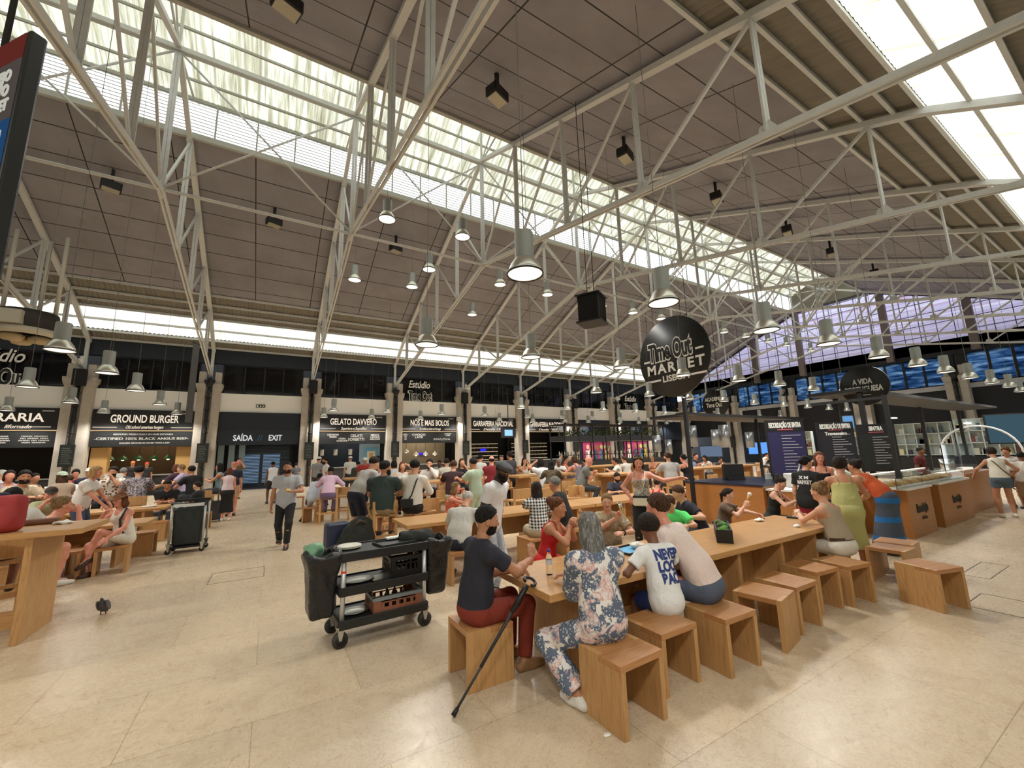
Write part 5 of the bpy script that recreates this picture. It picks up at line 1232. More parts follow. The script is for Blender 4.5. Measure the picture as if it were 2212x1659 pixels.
o = MB(); o.bx(-.2, .2, -.14, .14, 0, .008)
for a in (-1, 1): o.bx(-.2, .2, a*.14-.006, a*.14+.006, 0, .022); o.bx(a*.2-.006, a*.2+.006, -.14, .14, 0, .022)
TRAY = o; o = TRAY.build('tray', flat((44, 46, 46), .4)); o.location = (1.28, 4.88, .884); o.rotation_euler = (0, 0, .2); tag(o, 'black serving tray on top of the cart', 'tray')
o = MB().bx(-.14, .14, -.05, .05, 0, .015).build('folded_napkin', WHITE); o.location = (1.36, 5.05, .908); o.rotation_euler = (.0, 0, .1); tag(o, 'white folded paper at the back of the cart top', 'napkin')
plate(.88, 4.83, .555, .17, 'oval steel platter on the middle shelf of the cart', name='platter', sx=.7, mat=STEEL); plate(.86, 4.85, .245, .15, 'steel plate with leftovers on the bottom shelf of the cart', name='platter', sx=.8, mat=STEEL)
o = MB().bx(-.13, .13, -.09, .09, 0, .012).build('foil_tray', STEEL); o.location = (1.12, 4.82, .553); o.rotation_euler = (0, 0, .3); tag(o, 'flat foil tray on the middle shelf of the cart', 'tray')
def crate(x, y, z, hx, hy, h, body, rim, label, rz=0.):
    o = thing('crate', label, 'crate', (x, y, z), rz); m = MB(); m.bx(-hx, hx, -hy, hy, 0, .01)
    for a in (-1, 1):
        for (u, hu, ax) in ((hx, hy, 0), (hy, hx, 1)):
            def B(p0, p1, z0, z1): (m.bx(a*u-.006, a*u+.006, p0, p1, z0, z1) if ax == 0 else m.bx(p0, p1, a*u-.006, a*u+.006, z0, z1))
            B(-hu, hu, 0, h*.32); B(-hu, hu, h*.86, h); B(-hu, -hu*.72, h*.3, h*.9); B(hu*.72, hu, h*.3, h*.9)
            for k in range(5): B(hu*(-.7+k*.3), hu*(-.58+k*.3), h*.3, h*.68)
            B(-hu*.72, hu*.72, h*.62, h*.7)
    m.build('body', body, o); m = MB()
    for a in (-1, 1): m.bx(-hx-.014, hx+.014, a*hy-.016, a*hy+.016, h*.84, h+.012); m.bx(a*hx-.016, a*hx+.016, -hy-.014, hy+.014, h*.84, h+.012)
    m.build('rim', rim, o); return o
crate(1.38, 4.93, .552, .17, .2, .2, flat((18, 18, 18), .5), flat((20, 20, 20), .5), 'black plastic bottle crate on the middle shelf of the cart')
crate(1.28, 4.88, .242, .26, .19, .14, flat((150, 96, 72), .6), flat((126, 134, 138), .5), 'terracotta plastic crate with grey rim on the bottom shelf of the cart', .03)
for dx, dy in ((-.08, -.02), (.02, .04), (.1, -.06)):
    o = MB().lathe([(.001, 0), (.03, 0), (.034, .09), (.012, .13), (.012, .17), (.001, .17)], 10).build('bottle', flat((60, 30, 26), .15)); o.location = (1.28+dx, 4.88+dy, .255); tag(o, 'dark bottle standing in the terracotta crate of the cart', 'bottle', 'bottles in the terracotta crate')
# second trolley (bag frame) near the left aisle
tr = thing('bag_trolley', 'upright trolley with steel frame and black canvas sack in the left aisle', 'cart', (-1.41, 11.25, 0), -.06)
for x in (-.28, .28):
    for y in (-.2, .2): MB().tube([(x, y, .1), (x, y, 1.02 if y > 0 else .98)], .02, 10).build('post', flat((190, 192, 190), .35, .5), tr); wheel(tr, x, y, .05)
MB().bx(-.3, .3, -.22, .22, .1, .14).build('base', BLACK, tr); lumpy((-.32, -.27, .1), (.32, .27, 1.0), bagfn((0, 0, .52), (.25, .19, .38), .008, 30., True, .05), .014, 'sack', flat((38, 44, 42), .7, 0, .2), tr)
MB().bx(-.26, .26, -.24, -.18, .93, .99).build('white_liner', flat((214, 218, 216), .5), tr); MB().tube([(-.3, -.2, 1.0), (.3, -.2, .96)], .03, 8).build('top_bar', BLACK, tr); MB().bx(-.3, .3, .16, .24, 1.0, 1.06).build('top_bar', BLACK, tr)
# ------------------------------------------------------------------ kiosk counters on the right
def block(x0, x1, y0, y1, z, topm, label, logo=None, over=.03):
    o = thing('kiosk_counter', label, 'counter', ((x0+x1)/2, (y0+y1)/2, 0)); hx, hy = (x1-x0)/2, (y1-y0)/2
    MB().bx(-hx, hx, -hy, hy, 0, z-.04).build('body', W_COUNTER, o, bevel=.004); MB().bx(-hx-over, hx+over, -hy-over, hy+over, z-.04, z).build('worktop', topm, o); return o
block(9.45, 11.9, 5.12, 7.1, 1.0, flat((38, 44, 62), .3), 'wooden kiosk counter with dark blue worktop at the corner post')
b = block(9.55, 10.75, 3.9, 5.08, .92, WHITE, 'wooden kiosk counter with white top behind the woman in black')
for x0, x1, lb in ((10.84, 12.2, 'wooden counter with black lettering, left of the gap, under the lit display'), (12.72, 14.95, 'wooden counter with black lettering, right of the gap, under the lit display')):
    c = block(x0, x1, 3.12, 4.0, .95, WHITE, lb); hx = (x1-x0)/2
    fit(text('Recordação', .2, flat((30, 28, 26)), c, (0, -.447, .53), bold=.016, name='lettering'), .62); fit(text('de Sintra', .09, flat((70, 50, 34)), c, (.05, -.446, .34), bold=.004), .3)
GLASS = NT('clear glass'); GLASS.b.inputs['Transmission Weight'].default_value = 1.; GLASS.b.inputs['IOR'].default_value = 1.12; GLASS = GLASS.set((.93, .97, .97), .02)
d = thing('display_case', 'low glass display case of pastries with lit edge on the right counters', 'display case', (12.7, 3.55, .95))
m = MB(); m.bx(-2.2, 2.2, -.4, -.39, 0, .22); m.bx(-2.2, 2.2, -.4, .3, .215, .225); m.build('glass', GLASS, d); MB().bx(-2.2, 2.2, .28, .34, .18, .23).build('light_strip', glow((255, 246, 226), 2.2), d)
MB().bx(-2.2, 2.2, -.38, .28, 0, .03).build('tray_bed', flat((214, 212, 204), .4), d)
for k in range(24):
    o = MB().lathe([(.001, .035), (.07, .035), (.078, .06), (.05, .1), (.001, .11)], 10).build('pastry', flat([(206, 164, 92), (226, 206, 160), (190, 130, 70), (230, 220, 200)][k % 4], .6, 0, .2)); o.location = (10.8+k*.17, 3.35+.2*(k % 2), .95+.0); tag(o, 'pastry lying in the lit glass display', 'pastry', 'pastries in the display case')
# canopy posts and canopies
m = thing('kiosk_canopy', 'thin black flat canopy over the corner kiosk on a single slim post', 'canopy', (11.6, 5.9, 0))
MB().bx(-1.9, 4.4, 1.05, 2.4, 2.72, 2.80).build('roof', flat((30, 30, 32), .6), m); MB().bx(-2.42, -2.34, .78, .86, 0, 3.15).build('post', BLACK, m); MB().bx(-2.4, -1.8, .8, 1.1, 2.72, 2.78).build('arm', BLACK, m); MB().bx(2.0, 2.07, 1.4, 1.47, 0, 2.75).build('post', BLACK, m); MB().bx(4.2, 4.27, 2.2, 2.27, 0, 2.75).build('post', BLACK, m)
p1, p2, p3 = [atz(*q, 3.6) for q in ((1762, 862), (1935, 852), (2152, 884))]
m = thing('kiosk_canopy', 'big dark grey flat canopy at the right under the sign A VIDA PORTUGUESA', 'canopy', (23.3, 5.7, 0))
MB().bx(-8.1, 8., -.72, .72, 3.4, 3.5).build('roof', flat((50, 50, 52), .7), m)
for x, y in ((-6.4, .6), (-7.9, -.6), (2., .6), (7.7, .6)): MB().bx(x-.06, x+.06, y-.06, y+.06, 0, 3.42).build('post', BLACK, m)
m = thing('kiosk_gantry', 'slim black post frame rising from the lit display counter', 'frame', (12.2, 3.6, 0)); MB().bx(-.04, .04, -.04, .04, 0, 2.95).build('post', BLACK, m); MB().bx(-.03, .03, 0, 1.5, 2.87, 2.93).build('beam', BLACK, m)
def menu(cx, cy, x0, x1, z0, z1, rz, label, title, col, lines=12, sub=None, tw=.84):
    o = thing('menu_board', label, 'sign', (cx, cy, z0), rz); h = z1-z0; w = x1-x0
    MB().bx(-w/2, w/2, -.03, .03, 0, h).build('panel', flat((26, 25, 32), .5), o); MB().bx(-w/2+.03, w/2-.03, -.034, -.03, .04, h*.78).build('menu_sheet', flat(col, .5), o)
    fit(text(title, .17, WHITE, o, (0, -.036, h*.9), bold=.008), w*tw); MB().bx(-w*.2, w*.2, -.036, -.034, h*.815, h*.835).build('rule', flat((190, 90, 100)), o)
    l = MB()
    for k in range(lines):
        wd = w*(.5-.08*((k*7) % 4)); l.bx(-w*.12, -w*.12+wd, -.037, -.034, h*(.72-.055*k)-.008, h*(.72-.055*k)+.008)
    l.build('printed_lines', flat((176, 172, 180)), o)
    if sub: fit(text(sub, .12, WHITE, o, (0, -.037, h*.74), bold=.004), w*.6)
    for x in (-w/2+.04, w/2-.04): MB().bx(x-.02, x+.02, -.01, .01, -z0+.0, 0).build('stand', BLACK, o)
p = aty(1692, 970, 5.4)
def menupx(px0, px1, py0, py1, Y, rz, *a, **k):
    t = aty((px0+px1)/2, py0, Y); b = aty((px0+px1)/2+4, py1, Y); l = aty(px0, (py0+py1)/2, Y); r = aty(px1, (py0+py1)/2, Y)
    menu(t[0], Y, -abs(r[0]-l[0])*.5*k.pop('wk', .54), abs(r[0]-l[0])*.5*k.pop('wk2', .54), b[2], t[2], rz, *a, **k)
menupx(1655, 1728, 907, 1030, 5.3, -.75, 'purple blue menu board reading RECORDAÇÃO DE SINTRA, left of the smiling woman', 'RECORDAÇÃO DE SINTRA', (44, 40, 84))
menupx(1770, 1830, 912, 1010, 5.0, -.75, 'dark menu board reading RECORDAÇÃO DE SINTRA, above the yellow dress', 'RECORDAÇÃO DE SINTRA', (34, 34, 42), sub='Travesseiro')
menupx(1860, 1915, 916, 1020, 4.9, -.75, 'dark green menu board right of the others, short pale heading', 'SINTRA', (30, 34, 34), lines=11, tw=.36)
# bar with bottles and plants in the middle distance
bar = thing('cocktail_bar', 'black steel bar canopy frame with bottle shelf and plants on top in mid hall', 'bar', (23.5, 24.2, 0))
MB().bx(-5.4, 5.4, -.9, .9, 2.55, 2.95).build('canopy_beam', BLACK, bar); MB().bx(-5.4, 5.4, -1.0, 1.0, 3.75, 3.82).build('top_frame', BLACK, bar)
for x in np.linspace(-5.3, 5.3, 9):
    for y in (-.9, .9): MB().bx(x-.04, x+.04, y-.04, y+.04, 0, 3.8).build('post', BLACK, bar)
MB().bx(-5.4, 5.4, -1.1, -.5, 0, 1.12).build('counter', flat((36, 34, 34), .5), bar); MB().bx(-5.4, 5.4, -.2, .2, 1.5, 1.54).build('shelf', BLACK, bar); MB().bx(-5.4, 5.4, -.2, .2, 1.12, 1.16).build('shelf', BLACK, bar)
bp = None
for j in range(80):
    c = [(190, 190, 186), (120, 96, 60), (210, 206, 190), (60, 70, 64), (150, 120, 80)][j % 5]
    if j < 5: o = MB().lathe([(.001, 0), (.045, .0), (.045, .18), (.016, .24), (.016, .31), (.001, .31)], 8).build('bottle', flat(c, .12)); bp = (bp or [])+[o]
    else: o = bp[j % 5].copy(); COL.objects.link(o)
    o.location = (23.5-5.2+(j % 40)*.265, 24.2+.05*math.sin(j), 1.54 if j < 40 else 1.16); tag(o, 'spirit bottle on the open shelves of the black steel bar', 'bottle', 'bottles on the bar shelves')
V = []; F = []
for k in range(2600):
    x = rng.uniform(-4.8, 5.3); y = rng.uniform(-.8, .8); z = 3.0+rng.uniform(0, .62)*(.5+.5*math.sin(x*2.1)**2); a = rng.uniform(0, 6.3); l = rng.uniform(.12, .3); d = np.array([math.cos(a), math.sin(a), rng.uniform(-.7, .5)])*l; s = np.array([-math.sin(a), math.cos(a), 0])*l*.22
    b = np.array([x, y, z]); n = len(V); V += [b, b+d*.5+s, b+d, b+d*.5-s]; F.append((n, n+1, n+2, n+3))
t = NT('leaf'); f = t.noise(t.coord(), 2.5, 3); t.set(t.ramp(f, [(.3, lin((44, 62, 26))), (.55, lin((96, 110, 44))), (.75, lin((150, 168, 70)))]), .5)
g = mesh_np('foliage', V, F, t.m, bar, False); g['kind'] = 'stuff'
sc_ = thing('screen', 'small bright screen hanging at the left of the bar frame', 'screen', tuple(aty(1098, 935, 23.25))); MB().bx(-.55, .55, -.04, .04, -.32, .32).build('casing', BLACK, sc_); MB().tube([(0, 0, .3), (0, 0, 3.)], .03, 6).build('hanger', BLACK, sc_); MB().bx(-.3, .3, -.05, -.04, -.2, .2).build('display', glow((150, 200, 250), 1.6), sc_)
# steel cylinder lamps and small things near the far corner
for i, (px, py, Y, h) in enumerate(((1418, 958, 22., 1.5), (1443, 965, 24., 1.5), (1496, 942, 20., 1.9), (1546, 945, 21., 1.6), (1565, 942, 17.5, 1.9), (1620, 950, 20., 1.6))):
    p = aty(px, py, Y); o = thing('cylinder_lamp', 'brushed steel cylinder lamp, %s from the left of the row near the far corner' % ORD[i], 'lamp', tuple(p)); MB().tube([(0, 0, -h*.42), (0, 0, h*.42)], .34, 18).build('shade', flat((150, 152, 156), .3, .8), o); MB().tube([(0, 0, h*.42), (0, 0, ztop(p[1])-p[2])], .02, 5).build('cable', BLACK, o); MB().lathe([(.001, -.005), (.3, -.005), (.3, 0), (.001, 0)], 16, (0, 0, -h*.42-.01)).build('diffuser', glow((255, 246, 220), 1.2), o)
for i, (px, py, Y, w, h, c, s, lb) in enumerate(((1645, 968, 22., 2.3, 1.2, (90, 150, 250), 1.6, 'bright blue screen left of the purple menu board'), (1536, 975, 24., 2., 1.1, (140, 160, 190), .6, 'dim grey blue screen behind the kiosk pole'), (1830, 968, 9., .35, .75, (80, 150, 240), 1.1, 'small blue lit fridge screen between the menu boards'), (1833, 915, 20., .8, 1.4, (130, 190, 250), .8, 'blue lit doorway between the menu boards'), (2200, 925, 10., 2.4, 1.6, (110, 150, 170), .35, 'pale teal screen at the right edge'))):
    p = aty(px, py, Y) if px < 2100 and Y < 20 or px < 1700 else atx(px, py, 34. if px > 2100 else 42.); o = thing('screen', lb, 'screen', tuple(p), -1.1); MB().tube([(0, 0, -p[2]), (0, 0, -h/2)], .03, 6).build('stand', BLACK, o); MB().bx(-w/2, w/2, -.05, .05, -h/2, h/2).build('casing', BLACK, o); MB().bx(-w/2+.06, w/2-.06, -.06, -.05, -h/2+.06, h/2-.06).build('display', glow(c, s), o)
# book shelves under the gable on the right
for i, (y, h, n) in enumerate(((3.3, 2.3, 5), (6.2, 2.3, 5), (9.1, 2.2, 5), (12.0, 2.2, 4), (17.5, 2.1, 3))):
    o = thing('display_shelf', 'white shop shelf unit with books under the gable, %s from the right' % ORD[i], 'shelf', (36. if i < 3 else 38., y, 0), -H2); w = 2.7
    m = MB(); m.bx(-w/2, w/2, .2, .22, .3, h+.8)
    for z in np.linspace(1.0, h+.8, 4): m.bx(-w/2, w/2, -.2, .2, z-.02, z+.02)
    for x in np.linspace(-w/2, w/2, n+1): m.bx(x-.02, x+.02, -.2, .2, .9, h+.8)
    m.build('frame', flat((200, 210, 208), .5), o); MB().bx(-w/2, w/2, -.25, .2, 0, .9).build('base', BLACK, o)
    for k in range(18):
        b = MB().bx(-.1, .1, -.1, .1, 0, rng.uniform(.2, .42)).build('book', flat([(190, 186, 170), (120, 70, 60), (80, 100, 110), (210, 200, 150), (60, 60, 66)][k % 5], .6)); b.location = (o.location.x-.0, y+rng.uniform(-1.25, 1.25), np.linspace(1.0, h+.8, 4)[k % 3]+.02); tag(b, 'book or packet on the white shop shelves under the gable', 'book', 'goods on the shop shelves')
p = atx(2110, 940, 33.); o = thing('arc_lamp', 'white arched lamp over the shop shelves at the right', 'lamp', tuple(p), -1.2); MB().tube([(1.5*math.cos(t), 0, 1.5*math.sin(t)-1.) for t in np.linspace(0, math.pi, 18)], .05, 8).build('arc', flat((220, 222, 226), .4), o)
for px, py, Y in ((2090, 914, 7.), (2195, 920, 5.), (1745, 933, 20.), (1930, 903, 10.)):
    p = aty(px, py, Y); o = MB().box((0, 0, 0), (.7, .2, .06)).build('ceiling_spot', glow((255, 252, 240), 3.)); o.location = tuple(p); tag(o, 'short bright ceiling light in the dark far stalls', 'lamp', 'bright ceiling lights of the far stalls')

o = thing('wooden_box', 'low wooden tray box behind the lit glass display', 'box', (11.6, 4.45, .95), .1); m = MB(); m.bx(-.7, .7, -.25, .25, 0, .02)
for a_ in (-1, 1): m.bx(-.7, .7, a_*.25-.01, a_*.25+.01, 0, .2); m.bx(a_*.7-.01, a_*.7+.01, -.25, .25, 0, .2)
m.build('box_body', W_COUNTER, o); struct_c = block(10.8, 12.4, 4.1, 4.9, .95, WHITE, 'plain white topped counter behind the lit glass display')
tag(lumpy((11.3, 4.2, .96), (12.0, 4.7, 1.35), lambda P: elli(P, (11.65, 4.45, 1.1), np.eye(3), (.26, .16, .16))+HAIR_N(P, .03, 24), .02, 'plastic_bag', flat((196, 196, 190), .3)), 'crumpled clear plastic bag on the wooden tray box', 'bag')
# ------------------------------------------------------------------ the people
def bearing(px): return 30.74+math.degrees(math.atan((px-IMW/2)/FPX))
def who(label, px, py, v, **k): return person(label, px, py, v+bearing(px), k.pop('pose', 'sit'), **k)
def back_text(B, garment, lines, col, size, cx, cz, w, name='lettering', front=False):
    """lettering that follows the cloth of a garment"""
    K = B['K']; sh = B['kids'][garment]; me = sh.data; bv = BVHTree.FromPolygons([tuple(v.co) for v in me.vertices], [tuple(p.vertices) for p in me.polygons])
    cu = bpy.data.curves.new('t', 'FONT'); cu.body = lines; cu.size = size; cu.align_x = 'CENTER'; cu.align_y = 'CENTER'; cu.offset = size*.055; cu.space_line = .85; to = bpy.data.objects.new('t', cu); COL.objects.link(to)
    bpy.context.view_layer.update(); m2 = bpy.data.meshes.new_from_object(to.evaluated_get(bpy.context.evaluated_depsgraph_get())); sx = w/max(to.dimensions.x, .01)
    bm = bmesh.new(); bm.from_mesh(m2); bmesh.ops.triangulate(bm, faces=bm.faces)
    for _ in range(3): bmesh.ops.subdivide_edges(bm, edges=[e for e in bm.edges if e.calc_length() > .025], cuts=1); bmesh.ops.triangulate(bm, faces=bm.faces)
    C = K['P1']*.5+K['P2']*.5; R = K['R2']; s = K['s']; fw = R@np.array([0, 1., 0])
    bad = []
    for vtx in bm.verts:
        o = C+R@np.array([cx+vtx.co.x*sx, -.5, cz+vtx.co.y]); h = bv.ray_cast(Vector(o), Vector(fw))
        if h[0] is None or (h[0]-Vector(C)).dot(Vector(fw)) > .05: bad.append(vtx)
        else: vtx.co = h[0]+h[1]*.004
    bmesh.ops.delete(bm, geom=bad, context='VERTS'); bm.to_mesh(m2); bm.free(); bpy.data.objects.remove(to); m2.materials.clear(); m2.materials.append(flat(col, .8)); o = link(bpy.data.objects.new(name, m2), sh)
    return o
FLOR = ((224, 220, 214), 'floral', (92, 104, 124), (206, 146, 138), 11.)
RED = (200, 34, 36)
# --- around the foreground table
B1 = who('man in a navy tee and rust red trousers seated at the table end', 1056, 1092, 58, Y=3.42, skin='olive', hair='short', hc='black', top=('tee', (36, 36, 48)), bot=('trousers', (126, 44, 26)), shoes=(150, 112, 74), lod=0, seat=.45, lean=6, hunch=1.6, hy=22, hp=8, twist=5,
   arms=((.05, .36, .80), (.16, .50, .90, .8, -.2, -1)), handR=dict(curl=60, dir=(-.2, .3, 1), palm=(-1, .2, 0)), legs=((-.10, .42, .085, -5, 0), (.16, .40, .085, 5, 0)), beard='short', wide=1.08, hem=-.09)
B2 = who('standing man in a white polo, grey flat cap and full beard, bending forward', 1092, 998, 118, pose='stand', Y=4.85, skin='dark', hair='buzz', hc='black', beard='full', top=('polo', (238, 238, 240)), bot=('trousers', (176, 182, 190), 'print', (206, 210, 214), (160, 168, 178), 3.), shoes=(230, 230, 230), lod=0, lean=14, hp=26, hy=6, hat=('flat', (84, 84, 88)), glasses=('clear', (180, 150, 90)), wide=1.12, hem=-.16)
B3 = who('woman in a red strap top with auburn hair pinned up, hands clasped', 1206, 1074, 106, Y=4.12, fem=1, skin='tan', hair='messy', hc='auburn', top=('cami', RED), bot=('skirt', RED), lod=0, lean=16, hy=4, hp=4, arms=((-.02, .34, .97, -.9, .1, -1), (.03, .34, .99, .9, .1, -1)), handL=dict(curl=70, dir=(.4, .5, .8), palm=(.8, 0, -.5)), handR=dict(curl=70, dir=(-.4, .5, .8), palm=(-.8, 0, -.5)))
B4 = who('woman with long grey hair in a blue and pink floral dress, seen from behind', 1268, 1106, -28, Y=2.72, fem=1, skin='tan', hair='long', hc='grey', hairlen=.30, top=('kaftan', FLOR[0], *FLOR[1:]), bot=('wide', FLOR[0], *FLOR[1:]), shoes=(226, 224, 218), lod=0, lean=9, hp=8, arms=('cross', 'cross'), legs=((-.22, .02, .085, -20, 0, -.6, 1, .6), (.10, .36, .085, 0, 0)), wide=1.12, hem=-.10)
B5 = who('boy with curly dark hair in a white tee lettered NEVER LOOK BACK', 1396, 1117, -32, Y=2.85, skin='brown', hair='afro', hc='dark', top=('tee', (232, 232, 230)), bot=('shorts', (44, 62, 120)), shoes=(220, 220, 220), lod=0, lean=13, hp=14, hy=-10, twist=-6, arms=((-.22, .20, .66, -1, -.4, -.4), 'table'), hem=-.19)
back_text(B5, 'shirt', 'NEVER\nLOOK\nBACK', (44, 62, 124), .118, .05, -.04, .28)
B6 = who('man with brown hair in a pale pink tee leaning over the table', 1416, 1066, -72, Y=3.02, skin='pink', hair='crop', hc='brown', top=('tee', (226, 206, 198)), bot=('shorts', (84, 92, 110)), shoes=(90, 90, 96), lod=0, lean=30, hunch=1.35, hp=4, hy=6, arms=('table', 'table'), wide=1.06, shortlen=.85, hem=-.11)
B7 = who('blonde woman in a brown patterned shirt holding up a champagne glass', 1310, 1066, 186, Y=4.3, fem=1, skin='fair', hair='lowbun', hc='dblonde', top=('shirt', (166, 148, 120), 'print', (146, 128, 102), (178, 162, 134), 20.), bot=('trousers', (60, 56, 54)), lod=0, lean=10, hy=-6, arms=((-.20, .36, .80), (-.13, .33, .98, 1, .2, -1)), handR=dict(curl=62, dir=(-.6, .2, .8), palm=(-.3, .9, 0)), handL=dict(curl=12))
B8 = who('brown haired child in a neon green top half hidden behind the man in pink', 1446, 1102, 200, Y=4.15, skin='fair', hair='mop', hc='brown', top=('tee', (96, 232, 120)), bot=('shorts', (60, 60, 70)), lod=1, lean=16, hp=20, wide=1.15, arms=((-.3, .4, .8), (.34, .36, .8)))
B10 = who('man in a navy tee bending down over the table', 1458, 1050, -112, Y=4.55, skin='fair', hair='crop', hc='brown', top=('tee', (32, 32, 46)), bot=('shorts', (70, 74, 84)), lod=0, lean=26, hp=22, arms=((-.32, .34, .80), (.1, .4, .8)), wide=1.1)
B11 = who('girl in a brown tee with sunglasses on her head eating an ice cream', 1574, 1054, 100, Y=4.05, fem=1, skin='pale', hair='pony', hc='dark', top=('tee', (104, 84, 70)), bot=('shorts', (70, 66, 66)), lod=0, lean=12, hp=6, arms=((-.02, .56, .80), (.06, .36, .93, 1, .2, -1)), handR=dict(curl=72, dir=(-.2, .5, .9), palm=(-1, .1, 0)), glasses=('top', (40, 36, 32)))
B12 = who('woman in a black tank top with a bun looking at her hands', 1690, 1030, 104, Y=4.05, fem=1, skin='pale', hair='topbun', hc='dark', top=('cami', (22, 24, 22)), bot=('trousers', (40, 44, 42)), lod=0, lean=14, hp=24, arms=((-.06, .46, .86, -1, .2, -1), (.05, .44, .88, 1, .2, -1)), handL=dict(curl=20), handR=dict(curl=30), glasses=('top', (60, 50, 40)))
B13 = who('woman with a blonde bun in a beige tank top and white trousers', 1764, 1042, -58, Y=2.82, fem=1, skin='fair', hair='topbun', hc='dblonde', top=('tank', (172, 156, 132)), bot=('trousers', (224, 218, 204)), lod=0, lean=15, hp=6, hem=.06, arms=((-.02, .52, .90, -1, 0, -1), (.06, .46, .86, 1, 0, -1)), handL=dict(curl=45), handR=dict(curl=45))
belt(B13, (70, 48, 34), .09); wrist_band(B13, 'L', (236, 232, 226), .02, 'wristwatch'); wrist_band(B12, 'R', (226, 206, 150), .012); wrist_band(B3, 'R', (236, 224, 196), .008); wrist_band(B7, 'L', (24, 24, 26), .02, 'wristwatch')
# --- by the counters
B14 = who('woman in a yellow green strap dress with dark curly hair, back to the camera', 1812, 988, -8, pose='stand', X=7.5, fem=1, skin='tan', hair='curly', hc='dark', top=('cami', (184, 182, 118)), bot=('skirt', (180, 178, 114)), loose=1, lod=0, lean=12, hy=15, hp=10, skirtlen=1.25, arms=((-.1, .4, 1.0), (.2, .4, 1.0)), wide=1.1, waist=.12)
B15 = who('woman in an orange top and blue patterned skirt leaning to look in the display', 1842, 992, -62, pose='stand', X=9.2, fem=1, skin='tan', hair='bun', hc='dark', top=('tank', (196, 84, 40)), bot=('longskirt', (70, 78, 92), 'stripe', (26, 104, 168), (150, 132, 96), 3.2), shoes=(60, 50, 44), lod=0, lean=40, hp=2, arms=((-.06, .5, 1.05), (.06, .42, 1.0)), wide=1.1)
B16 = who('woman in a black staff tee with a white oval print and red shorts', 1740, 985, 22, pose='stand', X=8.3, fem=1, skin='fair', hair='lowbun', hc='black', top=('tee', (26, 26, 27)), bot=('trousers', (176, 44, 72)), lod=0, hy=30, wide=1.08, hem=-.14)
back_text(B16, 'shirt', 'MARKET', (220, 220, 218), .085, .0, -.02, .22); back_text(B16, 'shirt', 'X M', (220, 220, 218), .07, .0, .06, .15); back_text(B16, 'shirt', 'O', (200, 200, 198), .02, .0, .0, .01)
B17 = who('smiling woman with long brown curls in a black strap top behind the counter', 1768, 976, 178, pose='stand', X=9.5, fem=1, skin='pink', hair='longc', hc='auburn', hairlen=.12, top=('cami', (24, 22, 22)), bot=('trousers', (30, 30, 34)), lod=0, hy=-12)
B18 = who('woman in a white sleeveless top and denim shorts leaning on the counter', 2138, 968, -16, pose='stand', X=15.6, fem=1, skin='tan', hair='curly', hc='dark', top=('vest', (226, 220, 204)), bot=('shorts', (84, 102, 116)), shoes=(226, 220, 206), lod=0, lean=14, hp=22, arms=((-.36, .28, .98), (.3, .3, 1.0)), shortlen=.4, legs=((-.12, -.06, .085), (.14, .1, .085)))
strap(B18, [B18['K']['P2']+B18['K']['R2']@[-.1, .02, .03], B18['K']['P2']+B18['K']['R2']@[-.07, -.13, -.08], B18['K']['P1']+[.05, -.14, .02], B18['K']['P0']+[.2, -.05, .05]], (110, 74, 44))
B19 = who('person in a white tee and tan shorts cut by the right edge', 2204, 976, 4, pose='stand', X=16.0, skin='brown', hair='short', hc='black', top=('tee', (228, 220, 212)), bot=('shorts', (156, 128, 100)), shoes=(90, 60, 50), lod=1, lean=10, wide=1.1, shortlen=.9)
B20 = who('auburn haired child seen between the two at the right edge', 2170, 966, 200, pose='stand', X=17.6, skin='tan', hair='mop', hc='auburn', top=('tee', (206, 200, 196)), bot=('shorts', (90, 80, 80)), lod=1)
B21 = who('server in a dark red shirt behind the lit display', 1988, 966, 110, pose='stand', X=17.5, skin='brown', hair='short', hc='black', top=('tee', (92, 30, 32)), bot=('trousers', (30, 30, 32)), lod=1)
# --- second row
B22 = who('standing woman in a flowery strap top stretching one arm out', 1378, 984, 184, pose='stand', Y=5.15, fem=1, skin='pink', hair='bob', hc='dark', top=('cami', (196, 190, 180), 'print', (60, 62, 72), (196, 150, 130), 14.), bot=('trousers', (26, 26, 30)), lod=0, hp=20, hy=-12, arms=((-.62, .18, 1.36, -.2, -.4, -1), 'hip'), handL=dict(curl=30), glasses=('top', (206, 180, 120)), side=3)
K = B22['K']; strap(B22, [K['P2']+K['R2']@[-.1, .06, .0], K['P2']+K['R2']@[-.085, .14, -.14], K['P1']+[-.02, .14, 0], K['P0']+[.1, .13, .06]], (226, 220, 206), .008)
B23 = who('woman in a red dress seated with her back to the camera', 1420, 1034, 18, Y=6.3, fem=1, skin='pink', hair='lowbun', hc='dark', top=('tank', (206, 36, 36)), bot=('skirt', (200, 34, 36)), lod=1, lean=14, hp=20)
B24 = who('bearded man in a dark blue shirt looking down at the low table', 1334, 1022, 150, Y=7.95, skin='fair', hair='crop', hc='dark', beard='full', top=('shirt', (58, 62, 76)), bot=('trousers', (40, 40, 60)), lod=1, lean=14, hp=24, arms=('table', 'table'))
B27 = who('grey haired man in a black jacket seen from the side', 1196, 1030, -72, Y=6.4, skin='tan', hair='crop', hc='grey', top=('long', (26, 25, 26)), bot=('trousers', (34, 34, 36)), lod=1, lean=16, arms=('lap', 'lap'), wide=1.1)
B28 = who('woman with long dark hair in a black and white checked shirt', 1158, 1040, -12, Y=6.1, fem=1, skin='tan', hair='long', hc='dark', hairlen=.2, top=('shirt', (20, 20, 22), 'check', (226, 224, 220), None, 20.), bot=('wide', (186, 172, 142)), shoes=(90, 80, 70), lod=1, lean=8, arms=('mouth', 'table'))
